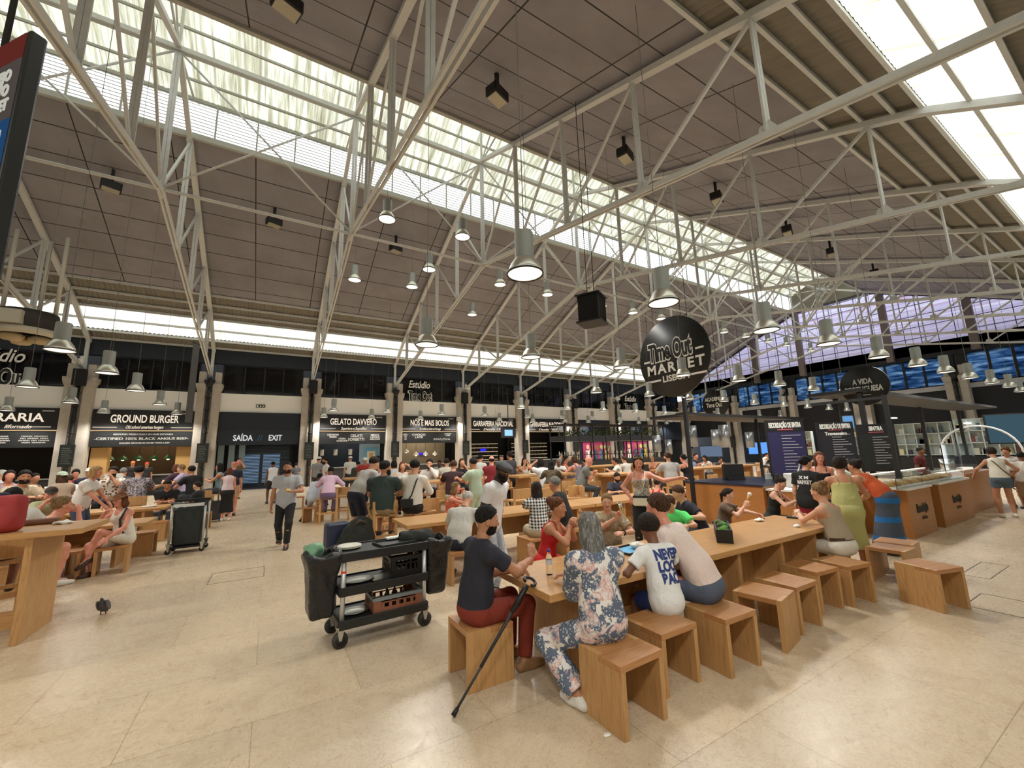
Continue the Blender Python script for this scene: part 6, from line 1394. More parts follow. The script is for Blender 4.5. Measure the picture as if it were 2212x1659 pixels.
B29 = who('blonde woman in a coral top with sunglasses on her head, hand at her mouth', 986, 1041, 98, Y=8.05, fem=1, skin='pink', hair='long', hc='dblonde', hairlen=.08, top=('cami', (226, 120, 92)), bot=('skirt', (190, 90, 80)), lod=1, lean=14, arms=('mouth', 'mouth'), glasses=('top', (80, 70, 60)))
B30 = who('man in a pale grey tee and navy shorts bent over the low table', 1014, 1064, 24, Y=6.28, skin='fair', hair='short', hc='white', top=('tee', (202, 198, 190)), bot=('shorts', (40, 46, 66)), shoes=(60, 58, 56), lod=1, lean=30, hp=38, arms=('table', 'table'), wide=1.15, legs=((-.24, .22, .085), (.12, .4, .085)), shortlen=.9)
B31 = who('man in a grey tee and black trousers walking towards the camera with a snack', 622, 997, 186, pose='stand', Y=10.2, skin='olive', hair='buzz', hc='dark', beard='short', top=('tee', (182, 184, 192)), bot=('trousers', (30, 30, 32)), shoes=(34, 30, 30), lod=0, hip=.93, wide=1.1, hy=6, arms=((-.12, .30, 1.18), 'down'), handL=dict(curl=60, palm=(0, 0, 1)), legs=((-.07, .16, .085, 0, 8), (.10, -.22, .12, 4, -18)), hem=-.16)
# --- men at the high table
B32 = who('man in a grey tee and navy shorts leaning on the high table', 812, 988, 52, pose='stand', Y=9.6, skin='fair', hair='crop', hc='dark', top=('tee', (172, 168, 162)), bot=('shorts', (34, 34, 52)), lod=1, lean=34, hp=20, arms=((-.1, .5, 1.12), (.1, .45, 1.12)), shortlen=.85, hem=-.12)
B33 = who('broad man in a dark green tee and khaki shorts on a bar chair', 834, 996, 14, Y=8.75, seat=.72, skin='olive', hair='crop', hc='black', beard='full', top=('tee', (46, 60, 58)), bot=('shorts', (150, 128, 96)), lod=1, hy=45, lean=10, arms=('table', 'table'), tz=1.0, wide=1.22, belly=.03, shortlen=.9)
B34 = who('man in a loose white shirt with a black shoulder bag on a bar chair', 896, 987, 18, Y=8.6, seat=.72, skin='fair', hair='crop', hc='black', top=('long', (222, 218, 208)), bot=('shorts', (30, 28, 30)), lod=1, hy=-28, lean=8, arms=('table', 'table'), tz=1.0)
K = B34['K']; bg = strap(B34, [K['P2']+K['R2']@[.12, 0, .03], K['P2']+K['R2']@[.10, -.14, -.08], K['P1']+[.02, -.16, .0], K['P0']+[-.1, -.17, .06]], (24, 22, 22), .014)
MB().box((-.06, -.19, .08+K['P0'][2]), (.26, .07, .17)).build('shoulder_bag', flat((22, 21, 22), .6), B34['obj'], bevel=.015)
B35 = who('woman in white resting her head on her raised hand', 870, 997, 168, Y=11.95, seat=.72, fem=1, skin='fair', hair='long', hc='auburn', top=('vest', (224, 222, 216)), lod=1, arms=('hair', 'table'), tz=HT, lean=12)
B36 = who('bearded man in an open white shirt drinking behind the high table', 928, 992, 186, Y=11.95, seat=.72, skin='fair', hair='crop', hc='dark', beard='full', top=('long', (222, 216, 210)), lod=1, arms=('mouth', 'table'), tz=HT)
B37 = who('man in a black maroon tee on a bar chair, back to the camera', 980, 994, 4, Y=10.1, seat=.72, skin='fair', hair='short', hc='brown', top=('tee', (56, 30, 32)), bot=('shorts', (186, 186, 160)), lod=1, arms=('table', 'table'), tz=HT, wide=1.1)
B38 = who('man in a pale green shirt and trousers with a red belt', 1020, 990, -44, pose='stand', Y=9.1, skin='tan', hair='crop', hc='dark', top=('shirt', (176, 196, 172)), bot=('trousers', (176, 192, 166)), lod=1, hp=12, arms=('fwd', 'fwd'), hem=-.02); belt(B38, (150, 40, 40), .02)
B39 = who('balding man in a maroon red tee standing behind the flat cap', 1062, 985, 6, pose='stand', Y=10.3, skin='pink', hair='ring', hc='dark', top=('tee', (124, 30, 36)), bot=('shorts', (60, 60, 66)), lod=1)
B40 = who('man with glasses in a dark grey shirt standing behind the flat cap', 1100, 976, -60, pose='stand', Y=12.4, skin='tan', hair='mop', hc='dark', top=('tee', (66, 66, 72)), bot=('trousers', (40, 40, 44)), lod=1, glasses=('clear', (20, 20, 20)))
B41 = who('person in a knotted pink shirt on a bar chair beside the aisle', 716, 1010, 8, Y=13.35, seat=.72, fem=1, skin='brown', hair='lowbun', hc='black', top=('long', (228, 192, 216)), bot=('trousers', (120, 100, 130)), lod=1, lean=24, hp=40, arms=('table', 'table'), tz=HT)
B42 = who('child in a pale blue shirt left of the pink shirt', 692, 1022, 34, Y=13.9, skin='brown', hair='short', hc='black', top=('long', (204, 212, 228)), bot=('shorts', (200, 208, 220)), seat=.6, lod=1, lean=22, legs=((-.3, -.1, .1), (.1, .3, .3)))
def far(label, px, py, v, Y, st='sit', skin='fair', hair='short', hc='dark', top=('tee', (200, 200, 196)), bot=('trousers', (50, 52, 60)), **k):
    if st == 'bar': k.setdefault('seat', .72); k.setdefault('tz', HT); st = 'sit'
    if st == 'sit': k.setdefault('arms', ('table', 'table'))
    return who(label, px, py, v, Y=Y, pose=st, skin=skin, hair=hair, hc=hc, top=top, bot=bot, lod=k.pop('lod', 2), **k)
W = lambda c, t='tee': (t, c)
far('cook in grey with a white cap left of the gelato shop', 690, 986, 30, 20., 'stand', top=W((150, 152, 154)), hat=('capback', (230, 230, 226)))
far('bearded man in a white tee standing in front of the gelato shop', 702, 988, -100, 18., 'stand', hc='black', beard='full', top=W((226, 224, 222)), bot=('trousers', (190, 180, 150)))
far('worker in white with a white cap at the gelato counter', 757, 985, 0, 22., 'stand', top=W((222, 220, 214)), hat=('capback', (226, 224, 216)))
far('person in a dark olive jacket near the gelato counter', 774, 996, 10, 18., 'stand', top=W((74, 78, 64), 'long'))
far('person with black hair in front of the blue gelato poster', 816, 984, 0, 20.4, 'stand', hc='black', top=W((56, 60, 70)))
far('man with a white cap facing the camera left of the leaning man', 789, 988, 170, 17., 'stand', top=W((180, 60, 60)), hat=('cap', (230, 228, 224)))
far('man behind the high table looking up, left of the dark green tee', 819, 998, 190, 13.1, 'bar', hc='dark', top=W((190, 200, 214)))
far('dark haired woman in white left of the woman with the raised hand', 852, 994, 20, 14.1, 'bar', fem=1, hair='bob', hc='dark', top=W((222, 222, 220), 'vest'))
far('small dark face behind the high table right of the bearded man', 949, 994, 185, 16., 'bar', skin='brown', top=W((176, 180, 170)))
far('person with dark hair behind the maroon tee', 965, 990, 0, 13., 'bar', top=W((214, 206, 190)))
far('brown haired woman drinking behind the pale green shirt', 998, 990, 160, 12.2, 'bar', fem=1, hair='long', hc='brown', top=W((40, 36, 40)), arms=('mouth', 'table'))
far('man in a white tee behind the pale green shirt', 1038, 982, 30, 13., 'stand', hc='black', top=W((228, 226, 222)))
far('face with sunglasses between the maroon tee and the flat cap', 1083, 983, 180, 14., 'stand', hc='brown', top=W((90, 90, 96)), glasses=('top', (220, 220, 220)))
far('woman in a white dress with long dark hair, phone raised', 1133, 989, 158, 12.0, 'bar', fem=1, skin='tan', hair='long', hc='black', top=W((230, 224, 212), 'tank'), bot=('skirt', (230, 224, 212)), arms=('cam', 'cam'), lod=1)
far('woman in a white tee leaning to the left at the high table', 1166, 990, -40, 10.4, 'bar', fem=1, skin='tan', hair='bob', hc='black', top=W((214, 216, 220)), bot=('shorts', (150, 170, 190)), lean=22, arms=('hair', 'table'))
far('person with dark braids in a brown patterned top, back to the camera', 1190, 994, 0, 9.7, 'bar', skin='dark', hair='long', hc='black', hairlen=.2, top=('tee', (60, 50, 36), 'print', (96, 84, 56), None, 10.), bot=('trousers', (70, 60, 40)), lod=1)
far('dark skinned man in a white tee facing the camera at the high table', 1206, 991, 186, 12.1, 'bar', skin='brown', hair='buzz', hc='grey', top=W((228, 226, 222)))
far('woman in red behind the grey tank top', 1224, 984, 90, 13.2, 'bar', fem=1, skin='tan', hair='bun', hc='dark', top=W((176, 34, 44), 'tank'))
far('man in a grey tee bending at the black steel bar', 1212, 980, 80, 20., 'stand', hc='grey', top=W((150, 150, 152)), lean=20)
far('woman in a grey tank top with denim shorts at the end of the high table', 1240, 984, -44, 11.3, 'bar', fem=1, skin='pink', hair='bob', hc='brown', top=W((120, 112, 118), 'tank'), bot=('shorts', (170, 186, 200)), lod=1)
far('woman in the shade behind the bald man', 1262, 992, -40, 14., 'bar', fem=1, hair='short', hc='black', top=W((70, 70, 76)))
far('bald man in a grey tee leaning on his elbows', 1274, 987, 92, 9.3, 'bar', skin='pink', hair='bald', top=W((122, 124, 120)), bot=('trousers', (58, 62, 64)), lean=18, hp=14, lod=1, arms=('cross', 'cross'))
far('dark haired woman in a white top facing the bald man', 1326, 988, -88, 10.2, 'bar', fem=1, skin='tan', hair='lowbun', hc='dark', top=W((228, 222, 210)), bot=('trousers', (60, 60, 64)), lean=14, lod=1)
far('man in a white tee right behind the woman facing the bald man', 1347, 985, -50, 11., 'bar', hc='brown', top=W((214, 212, 204)), lod=1)
far('woman with sunglasses in a coral strap top facing the camera', 1408, 985, 196, 12., 'bar', fem=1, skin='tan', hair='lowbun', hc='dblonde', top=W((196, 120, 96), 'cami'), glasses=('sun', (20, 18, 18)), arms=('cross', 'cross'), lod=1)
B25 = far('bearded man in a light grey shirt, back to the camera, behind the stretched arm', 1440, 978, -22, 8.6, 'bar', hair='crop', hc='brown', beard='full', top=W((178, 176, 174), 'shirt'), lod=1, wide=1.12, hy=-30)
B26 = far('woman in a black low backed dress with dark hair pinned up', 1474, 981, -50, 8.6, 'bar', fem=1, skin='pink', hair='lowbun', hc='black', top=W((24, 26, 32), 'cami'), bot=('skirt', (24, 26, 32)), lod=1)
far('man in a blue shirt behind the woman in black', 1490, 985, -60, 10.4, 'bar', hc='brown', top=W((120, 140, 170)))
far('man with a dark tee right of the kiosk pole facing right', 1503, 979, 130, 11., 'bar', skin='pink', hc='black', top=W((40, 36, 40)))
far('woman in a white top bending over her plate right of the kiosk pole', 1520, 984, -150, 10.3, 'bar', fem=1, skin='tan', hair='bob', hc='black', top=W((220, 218, 214), 'vest'), lean=26, hp=26)
far('person in black leaning at the far table behind the plants of the kiosk', 1556, 992, 100, 10.4, 'bar', skin='tan', hc='black', top=W((30, 30, 34)), lean=24)
far('person in white bending down left of the purple menu board', 1656, 978, 70, 12., 'bar', skin='tan', hc='dark', top=W((222, 220, 216), 'vest'), lean=30)
# --- left side
BH = who('woman in a straw hat, white top and shorts sitting with crossed legs', 258, 1064, 232, Y=9.95, fem=1, skin='pink', hair='long', hc='auburn', hairlen=.06, top=('tank', (226, 222, 210)), bot=('shorts', (222, 216, 202)), shoes=(70, 50, 40), lod=0, lean=10, hp=10, arms=((-.16, .40, .62), (.08, .30, 1.0, 1, .2, -1)), legs=((.10, .46, .30, 10, 30, .2, 1, 1.2), (.12, .36, .085, 0, 0)), hat=('straw', (128, 84, 50)), handL=dict(curl=30))
K = BH['K']; strap(BH, [K['P2']+K['R2']@[-.11, .0, .03], K['P2']+K['R2']@[-.11, .13, -.12], K['P1']+[-.1, .14, 0], K['P0']+[-.15, .14, .1]], (60, 48, 54), .02)
who('woman in a pink strap top with a blonde bun leaning over the low table', 140, 1070, 72, Y=9.5, fem=1, skin='pink', hair='bun', hc='dblonde', top=('cami', (228, 180, 152)), bot=('shorts', (206, 222, 206)), shoes=(226, 222, 214), lod=0, lean=36, arms=('table', 'mouth'))
BW = who('waitress with short blonde hair, white tee and blue grey apron', 214, 1007, 112, pose='stand', Y=12.2, fem=1, skin='pink', hair='bob', hc='blonde', top=('tee', (226, 220, 214)), bot=('trousers', (70, 80, 104)), lod=1, lean=12, hp=16, arms=((-.1, .45, 1.0), (.1, .42, 1.0)), wide=1.15)
who('man in an olive shirt with a dark baseball cap, hands at his face', 113, 1052, 178, Y=10.15, seat=.72, skin='pink', hair='short', hc='brown', top=('shirt', (172, 172, 132)), bot=('shorts', (90, 90, 84)), lod=1, lean=20, hp=14, tz=HT, arms=('table', 'mouth'), hat=('cap', (60, 50, 44)))
who('black haired man in a white tee, back to the camera, at the left edge', 30, 1054, 4, Y=8.25, seat=.72, skin='brown', hair='crop', hc='black', top=('tee', (226, 224, 220)), bot=('shorts', (50, 50, 60)), lod=1, lean=24, tz=HT, arms=('table', 'table'), wide=1.12)
who('man in a beige floral shirt with a beard behind the olive shirt', 56, 1016, 150, Y=13., skin='tan', hair='crop', hc='black', beard='short', seat=.72, top=('shirt', (212, 196, 166), 'print', (170, 150, 124), None, 8.), lod=1, tz=HT, hy=20, arms=('table', 'table'))
far('woman in a lilac top with white straps at the left edge', 24, 1010, 170, 15.2, 'bar', fem=1, skin='pink', hair='bob', hc='dark', top=W((190, 170, 190), 'tank'))
far('person in a white tee at the far left edge', 8, 1010, 60, 17.8, 'bar', hc='white', top=W((222, 220, 220)))
far('woman with raised arm in brown behind the beige floral shirt', 78, 1022, 140, 16.1, 'bar', fem=1, skin='tan', hair='lowbun', hc='black', top=W((110, 80, 66), 'vest'), arms=('fwd', 'table'))
far('brown haired person with a mint cap, back to the camera', 134, 1018, -30, 14.8, 'bar', fem=1, hair='long', hc='brown', top=W((170, 150, 130)), hat=('capback', (176, 192, 172)))
far('man in a white tee leaning left beside the mint cap', 148, 1026, -60, 15.9, 'bar', skin='pink', hc='brown', top=W((228, 214, 214)), lean=20)
far('dark haired person in maroon facing the camera near the left column', 165, 1014, 178, 19.3, 'bar', skin='pink', hair='mop', hc='black', top=W((150, 50, 70)))
far('person in navy with a white cap behind the waitress', 196, 1010, 20, 17.6, 'bar', hc='white', top=W((36, 40, 60)), hat=('capback', (230, 228, 222)))
far('man in a white shirt with brown spots behind the waitress', 246, 1004, 200, 15.9, 'bar', skin='tan', hair='crop', hc='dark', beard='short', top=('shirt', (224, 214, 200), 'spots', (110, 76, 56), None, 14.), arms=('mouth', 'table'), lod=1)
far('grey haired person behind the spotted shirt', 268, 1010, 0, 17.9, 'bar', hc='grey', top=W((60, 62, 66)))
far('person in a dark flowery shirt, back to the camera, at the long high table', 302, 1006, 2, 15.2, 'bar', hair='crop', hc='black', top=('shirt', (60, 56, 66), 'print', (190, 180, 186), None, 11.), lod=1)
far('cook with an orange cap in the burger stall', 288, 996, 180, 30.4, 'stand', skin='tan', top=W((40, 40, 42)), hat=('cap', (226, 120, 60)))
far('cook with a red cap in the burger stall', 318, 998, 180, 30.4, 'stand', skin='tan', top=W((40, 40, 42)), hat=('cap', (206, 60, 44)))
far('person in a lilac tee left of the black tee at the long table', 392, 998, -70, 17.9, 'bar', fem=1, hair='short', hc='dblonde', top=W((190, 176, 206)))
far('person in plum behind the lilac tee', 381, 998, -40, 19., 'bar', fem=1, hair='bob', hc='auburn', top=W((80, 50, 70)))
far('man in a black tee, back to the camera, right end of long table', 414, 1006, -30, 16., 'bar', skin='tan', hc='black', top=W((26, 25, 27)), lean=16, lod=1)
who('man in a black tee with straight black hair eating at the low table', 362, 1038, 186, Y=14.7, skin='tan', hair='short', hc='black', top=('tee', (26, 25, 28)), bot=('trousers', (84, 92, 100)), lod=1, lean=16, hp=30, arms=('cross', 'cross'), wide=1.1)
far('woman with dark hair in black behind the bag trolley', 426, 1040, -64, 14.6, 'sit', fem=1, skin='pale', hair='lowbun', hc='dark', top=W((34, 34, 38)), lod=1)
BP = who('woman in a pale pink vest and black midi skirt standing by the suitcase', 497, 1010, 8, pose='stand', Y=16., fem=1, skin='pink', hair='bob', hc='auburn', top=('vest', (232, 206, 206)), bot=('skirt', (34, 34, 34)), shoes=(226, 218, 214), lod=1, skirtlen=1.5, arms=('fwd', 'down'))
far('man in navy with a pink cap and beige shorts behind the pink vest', 507, 998, 4, 17.2, 'stand', skin='pink', hair='bald', top=W((36, 42, 60)), bot=('shorts', (190, 170, 130)), lod=1, hat=('cap', (206, 130, 120)))
far('man in a khaki tee taking a photo near the exit', 517, 990, 172, 24.2, 'stand', skin='pink', hc='dark', top=W((112, 98, 74)), bot=('shorts', (50, 50, 60)), arms=('cam', 'cam'))
far('seated woman with dark hair and teal top reaching over the table', 474, 1000, -70, 18.2, 'bar', fem=1, skin='tan', hair='long', hc='black', top=W((120, 150, 160), 'tank'))
far('man in a white tank top walking near the exit', 590, 996, -14, 20.3, 'stand', skin='brown', hair='buzz', hc='black', top=W((228, 228, 230), 'vest'), bot=('shorts', (40, 40, 44)), arms=('down', 'down'), legs=((-.1, .2, .1), (.1, -.2, .12)))
far('person in grey standing beside the exit panels', 640, 1000, 0, 26., 'stand', top=W((110, 112, 118)), hc='dark')

# every seated person gets the seat it sits on
def seated_on():
    seats = [o for o in SC.objects if o.parent is None and o.get('category') in ('stool', 'chair')]
    for B in list(BODIES):
        q = B['q']
        if q['pose'] != 'sit': continue
        bar = q.get('seat', .45) > .6; P = B['loc']; ok = False
        for o in seats:
            if (o.get('category') == 'chair') == bar and (Vector((P[0], P[1], 0))-o.location).length < .42: ok = True
        if ok: continue
        lb = ' '.join(B['obj']['label'].split()[:11]); ang = B['obj'].rotation_euler.z
        if bar: seats.append(chair(P[0], P[1], ang, 'bar chair seating the '+lb))
        else: seats.append(stool(P[0], P[1], ang, 'box stool seating the '+lb))
seated_on()
FLUTE = NT('flute glass'); FLUTE.b.inputs['Transmission Weight'].default_value = 1.; FLUTE.b.inputs['IOR'].default_value = 1.4; FLUTE = FLUTE.set((.96, .98, .98), .03)
# ------------------------------------------------------------------ small things on tables and in hands
def bottle_water(x, y, z, label, k=1., group=None):
    o = thing('water_bottle', label, 'bottle', (x, y, z), 0, group); o.scale = (k, k, k)
    MB().lathe([(.001, 0), (.028, 0), (.031, .008), (.031, .06), (.029, .065), (.031, .07), (.031, .135), (.026, .16), (.013, .185), (.012, .2)], 18).build('bottle_body', GLASS, o); MB().tube([(0, 0, .2), (0, 0, .222)], .014, 12).build('cap', flat((40, 56, 150), .4), o); MB().lathe([(.0316, .09), (.0316, .13)], 18).build('bottle_label', flat((222, 222, 232), .5), o)
p = atz(1187, 1241, .75); bottle_water(p[0], p[1], .75, 'clear water bottle with blue cap on the foreground table')
# forearm crutch leaning on the table end
a = Vector(atz(979, 1546, 0.012)); b = Vector(EYE+ray(1113, 1310)*((3.05)/ray(1113, 1310)[1])); u = (b-a).normalized()
top = a+u*.93; o = thing('crutch', 'grey forearm crutch leaning from the floor to the table edge', 'crutch', tuple(a)); L = lambda v: tuple(Vector(v)-a)
MB().tube([L(a+u*.02), L(a+u*.60)], .0105, 10).build('lower_tube', flat((70, 72, 74), .4, .5), o); MB().tube([L(a+u*.34), L(a+u*.86)], .014, 10).build('upper_tube', flat((54, 56, 58), .4, .5), o)
MB().tube([L(a), L(a+u*.05)], [.02, .015], 10).build('rubber_tip', BLACKP, o)
side = Vector((.75, .5, .1)).normalized(); h0 = a+u*.80
MB().tube([L(h0), L(h0+side*.12)], .017, 8).build('hand_grip', BLACKP, o); MB().tube([L(a+u*.78), L(a+u*.90), L(a+u*1.02-side*.02)], [.022, .026, .022], 8).build('forearm_shaft', BLACKP, o)
c0 = a+u*1.03; n1 = side; n2 = u.cross(side).normalized(); MB().tube([L(c0+(n1*math.cos(t)+n2*math.sin(t))*.05+n1*.03) for t in np.linspace(-2.5, 2.5, 12)], .013, 6).build('arm_cuff', BLACKP, o)
# tray, bowl, planter, napkins
p = atz(1362, 1187, .76); o = TRAY.build('tray', flat((40, 44, 50), .4)); o.location = (p[0], p[1], .752); o.rotation_euler = (0, 0, .1); tag(o, 'dark tray with a blue paper mat on the foreground table', 'tray'); m = MB().bx(-.17, .17, -.11, .11, .0085, .0105).build('paper_mat', flat((100, 176, 224), .6), o)
p = atz(1376, 1182, .775); o = MB().lathe([(.001, 0), (.05, 0), (.085, .045), (.08, .05), (.048, .012), (.001, .012)], 24).build('bowl', flat((232, 228, 214), .3)); o.location = (p[0], p[1], .764); tag(o, 'white bowl on the blue tray mat', 'bowl')
tag(lumpy((p[0]-.1, p[1]-.1, .76), (p[0]+.1, p[1]+.1, .86), lambda P: elli(P, (p[0], p[1], .80), np.eye(3), (.06, .06, .03))+HAIR_N(P-p, .012, 60), .008, 'crumpled_napkin', WHITE), 'crumpled white napkin in the bowl on the blue mat', 'napkin')
pl = thing('planter', 'black oblong planter of green succulents on the foreground table', 'planter', (4.92, 3.22, .75), .62)
m = MB(); m.bx(-.33, .33, -.08, .08, 0, .012)
for a_ in (-1, 1): m.bx(-.33, .33, a_*.08-.008, a_*.08+.008, 0, .15); m.bx(a_*.33-.008, a_*.33+.008, -.08, .08, 0, .15)
m.build('box', flat((24, 22, 18), .6), pl); MB().bx(-.32, .32, -.075, .075, .1, .125).build('soil', flat((50, 40, 30), .9), pl)
LG = [flat((110, 176, 70), .4, 0, .2), flat((76, 130, 64), .45, 0, .2), flat((128, 140, 96), .5, 0, .2)]
for i, x in enumerate(np.linspace(-.28, .28, 9)):
    m = MB(); r = rng.uniform(.05, .075); cy = rng.uniform(-.03, .03)
    for ring, (tilt, n) in enumerate(((.25, 9), (.7, 7), (1.2, 5))):
        for k in range(n):
            a_ = 2*math.pi*k/n+ring*.4; d = Vector((math.cos(a_)*math.cos(tilt), math.sin(a_)*math.cos(tilt), math.sin(tilt))); b0 = Vector((x, cy, .125)); e = b0+d*r*(1-.15*ring); s_ = Vector((-math.sin(a_), math.cos(a_), 0))*r*.26; up_ = d.cross(s_).normalized()*.006
            mid = b0+d*r*.6; m.add([b0, mid+s_+up_, e+up_*2, mid-s_+up_, mid-up_*1.5], [(0, 1, 4), (1, 2, 4), (2, 3, 4), (3, 0, 4), (0, 3, 2, 1)])
    m.build('succulent', LG[i % 3], pl)
def napkin(px, py, z, label, r=.08, c=(234, 230, 222)):
    p = atz(px, py, z); q = p+[0, 0, .02]; f = rng.uniform(40, 60)
    tag(lumpy(p-[r*1.6, r*1.6, .02], p+[r*1.6, r*1.6, .09], lambda P: elli(P, q, np.eye(3), (r, r*.7, .02))+HAIR_N(P-p, .016, f), .008, 'napkin', flat(c, .8)), label, 'napkin')
napkin(1640, 1126, .75, 'white paper napkin under the hand of the ice cream girl'); napkin(1722, 1139, .75, 'small white napkin in front of the woman in beige', .05)
p = atz(1725, 1117, .76); o = MB().bx(-.15, .15, -.1, .1, 0, .02).build('tray', BLACKP); o.location = (p[0], p[1], .751); tag(o, 'black tray between the two women at the second table', 'tray'); o = MB().bx(-.1, .1, -.05, .05, 0, .008).build('paper', WHITE); o.location = (p[0]+.02, p[1], .773); tag(o, 'white paper on the black tray between the two women', 'paper')
o = MB().lathe([(.001, 0), (.03, 0), (.036, .1), (.033, .1), (.028, .006), (.001, .006)], 16).build('drinking_glass', GLASS); o.location = (5.35, 3.6, .751); tag(o, 'empty drinking glass behind the succulents', 'glass')
# things held in hands
K = B11['K']; w = tow(B11, K['WR']); d = B11['Rw']@np.array([-.1, .35, .9]); d = d/np.linalg.norm(d); fw = B11['Rw']@nrm(K['WR']-K['ER'])
o = thing('ice_cream', 'white ice cream cone held by the girl in brown', 'ice cream', tuple(w+fw*.07+d*.02)); MB().tube([(0, 0, 0), tuple(d*.11)], [.008, .03], 14).build('cone', flat((206, 158, 98), .7), o); MB().sphere(tuple(d*.13), .033, 14).build('scoop', flat((240, 236, 226), .5), o)
K = B7['K']; w = tow(B7, K['WR']); f = B7['Rw']@nrm(K['WR']-K['ER']); cpos = w+f*.09+np.array([.01, 0, .06]); ax = nrm(np.array([.35, .0, -.9])); up = -ax
o = thing('champagne_glass', 'champagne flute raised by the blonde woman', 'glass', tuple(cpos)); R = Vector(up).to_track_quat('Z', 'Y'); o.rotation_mode = 'QUATERNION'; o.rotation_quaternion = R
MB().lathe([(.034, -.16), (.006, -.152), (.004, -.14), (.004, -.05), (.012, -.03), (.026, .02), (.026, .10), (.0245, .10), (.024, .02), (.01, -.026), (.001, -.03)], 20).build('bowl_and_stem', FLUTE, o); MB().lathe([(.001, -.025), (.012, -.02), (.023, .02), (.023, .05), (.001, .05)], 16).build('wine', flat((226, 206, 150), .1), o)
K = B31['K']; w = tow(B31, K['WL']); f = B31['Rw']@nrm(K['WL']-K['EL']); tag(lumpy(w+f*.1-.09, w+f*.1+.09, lambda P: elli(P, w+f*.1+[0, 0, .03], np.eye(3), (.05, .05, .03))+HAIR_N(P-w, .01, 70), .008, 'snack', flat((226, 200, 120), .7)), 'yellow snack in a napkin held by the walking man', 'food')
K = B22['K']; bagp = tow(B22, K['P0']+[.02, .15, .02]); o = thing('handbag', 'small cream crossbody bag on the hip of the standing woman', 'bag', tuple(bagp), B22['obj'].rotation_euler.z); MB().box((0, 0, 0), (.25, .07, .16)).build('pouch', flat((224, 214, 196), .6), o, bevel=.02); MB().bx(-.13, .13, -.04, .04, .06, .09).build('flap', flat((28, 26, 26), .6), o)
# backpack and plates on the left high table
o = thing('backpack', 'red and navy backpack standing on the high table at the left edge', 'bag', tuple(atz(6, 1150, HT))); lumpy((-.22, -.16, 0), (.22, .16, .5), lambda P: smin(boxsdf(P, (0, 0, .2), (.15, .1, .2), .08), elli(P, (0, -.08, .14), np.eye(3), (.12, .07, .12)), .05)+HAIR_N(P, .006, 40), .014, 'pack_body', flat((168, 58, 58), .8, 0, .2), o); MB().tube([(-.12, .1, .36), (-.13, .16, .25), (-.12, .11, .06)], .018, 8).build('strap', flat((40, 36, 60)), o); lumpy((-.22, -.1, .28), (.05, .16, .48), lambda P: boxsdf(P, (-.1, .04, .36), (.09, .08, .07), .05), .014, 'top_flap', flat((44, 40, 66), .8), o)
for px, py, lb in ((46, 1130, 'white crumpled paper beside the backpack on the left high table'), (135, 1132, 'white crumpled napkin near the end of the left high table')): napkin(px, py, HT, lb, .09)
p = atz(85, 1133, HT); o = lumpy((-.22, -.1, 0), (.22, .1, .1), lambda P: boxsdf(P, (0, 0, .035), (.17, .06, .035), .03), .012, 'pouch', flat((110, 72, 48), .6, 0, .2)); o.location = (p[0], p[1], HT); o.rotation_euler = (0, 0, .1); tag(o, 'brown leather pouch lying on the left high table', 'bag')
# suitcases and rucksack
def suitcase(x, y, rz, label, c, w=.42, d=.26, h=.62, handle=True):
    o = thing('suitcase', label, 'suitcase', (x, y, 0), rz); b = MB().bx(-w/2, w/2, -d/2, d/2, .05, h).build('shell', flat(c, .45), o, bevel=.03)
    for xx in (-1, 1):
        for yy in (-1, 1): MB().tube([(xx*w*.4-.012, yy*d*.34, .03), (xx*w*.4+.012, yy*d*.34, .03)], .03, 10).build('wheel', BLACKP, o)
    if handle: m = MB(); m.tube([(-.1, d*.3, h-.02), (-.1, d*.3, h+.42), (.1, d*.3, h+.42), (.1, d*.3, h-.02)], .011, 6); m.build('handle', flat((170, 168, 160), .4, .5), o)
    return o
suitcase(-1.45, 16.05, .1, 'dark grey suitcase with raised handle beside the pink vest', (62, 62, 64))
suitcase(1.18, 8.75, .15, 'navy suitcase standing behind the service cart', (40, 48, 74), handle=False)
p = (1.5, 8.6); o = thing('rucksack', 'bulky black rucksack piled against the navy suitcase behind the cart', 'bag', (1.52, 8.55, 0)); lumpy((-.45, -.4, 0), (.45, .4, .85), lambda P: smin(smin(elli(P, (0, 0, .3), np.eye(3), (.33, .26, .34)), elli(P, (.08, .02, .58), np.eye(3), (.2, .18, .14)), .1), elli(P, (-.2, -.05, .2), np.eye(3), (.18, .2, .2)), .08)+HAIR_N(P, .012, 24), .016, 'pack_body', flat((34, 36, 32), .8, 0, .3), o); MB().tube([(-.1, -.2, .6), (.0, -.24, .68), (.12, -.2, .62)], .02, 6).build('strap', flat((80, 60, 40)), o)
# pigeon on the floor, head down, tail up
pg = atz(222, 1328, 0); PR_ = rotx(-.75)
def pig(P):
    d = elli(P, (0, 0, .13), PR_, (.068, .115, .072)); d = smin(d, cone(P, (0, -.06, .17), (0, -.115, .265), .042, .018), .03); d = smin(d, cone(P, (0, .07, .08), (0, .10, .035), .035, .026), .03)
    return smin(d, np.minimum(cone(P, (-.028, 0, .08), (-.03, .005, .008), .010, .006), cone(P, (.028, 0, .08), (.03, .005, .008), .010, .006)), .006)
o = lumpy((-.14, -.2, .0), (.14, .2, .32), pig, .006, 'pigeon', flat((70, 70, 72), .7, 0, .35)); o.location = tuple(pg); o.rotation_euler = (0, 0, -.1); o.scale = (.8, .8, .8); tag(o, 'dark grey pigeon pecking at the floor in the left aisle', 'bird')
lumpy((-.1, -.16, .06), (.1, .1, .28), lambda P: np.minimum(elli(P, (-.058, -.02, .145), PR_, (.02, .12, .05)), elli(P, (.058, -.02, .145), PR_, (.02, .12, .05))), .006, 'wings', flat((92, 90, 90), .7, 0, .3), o)
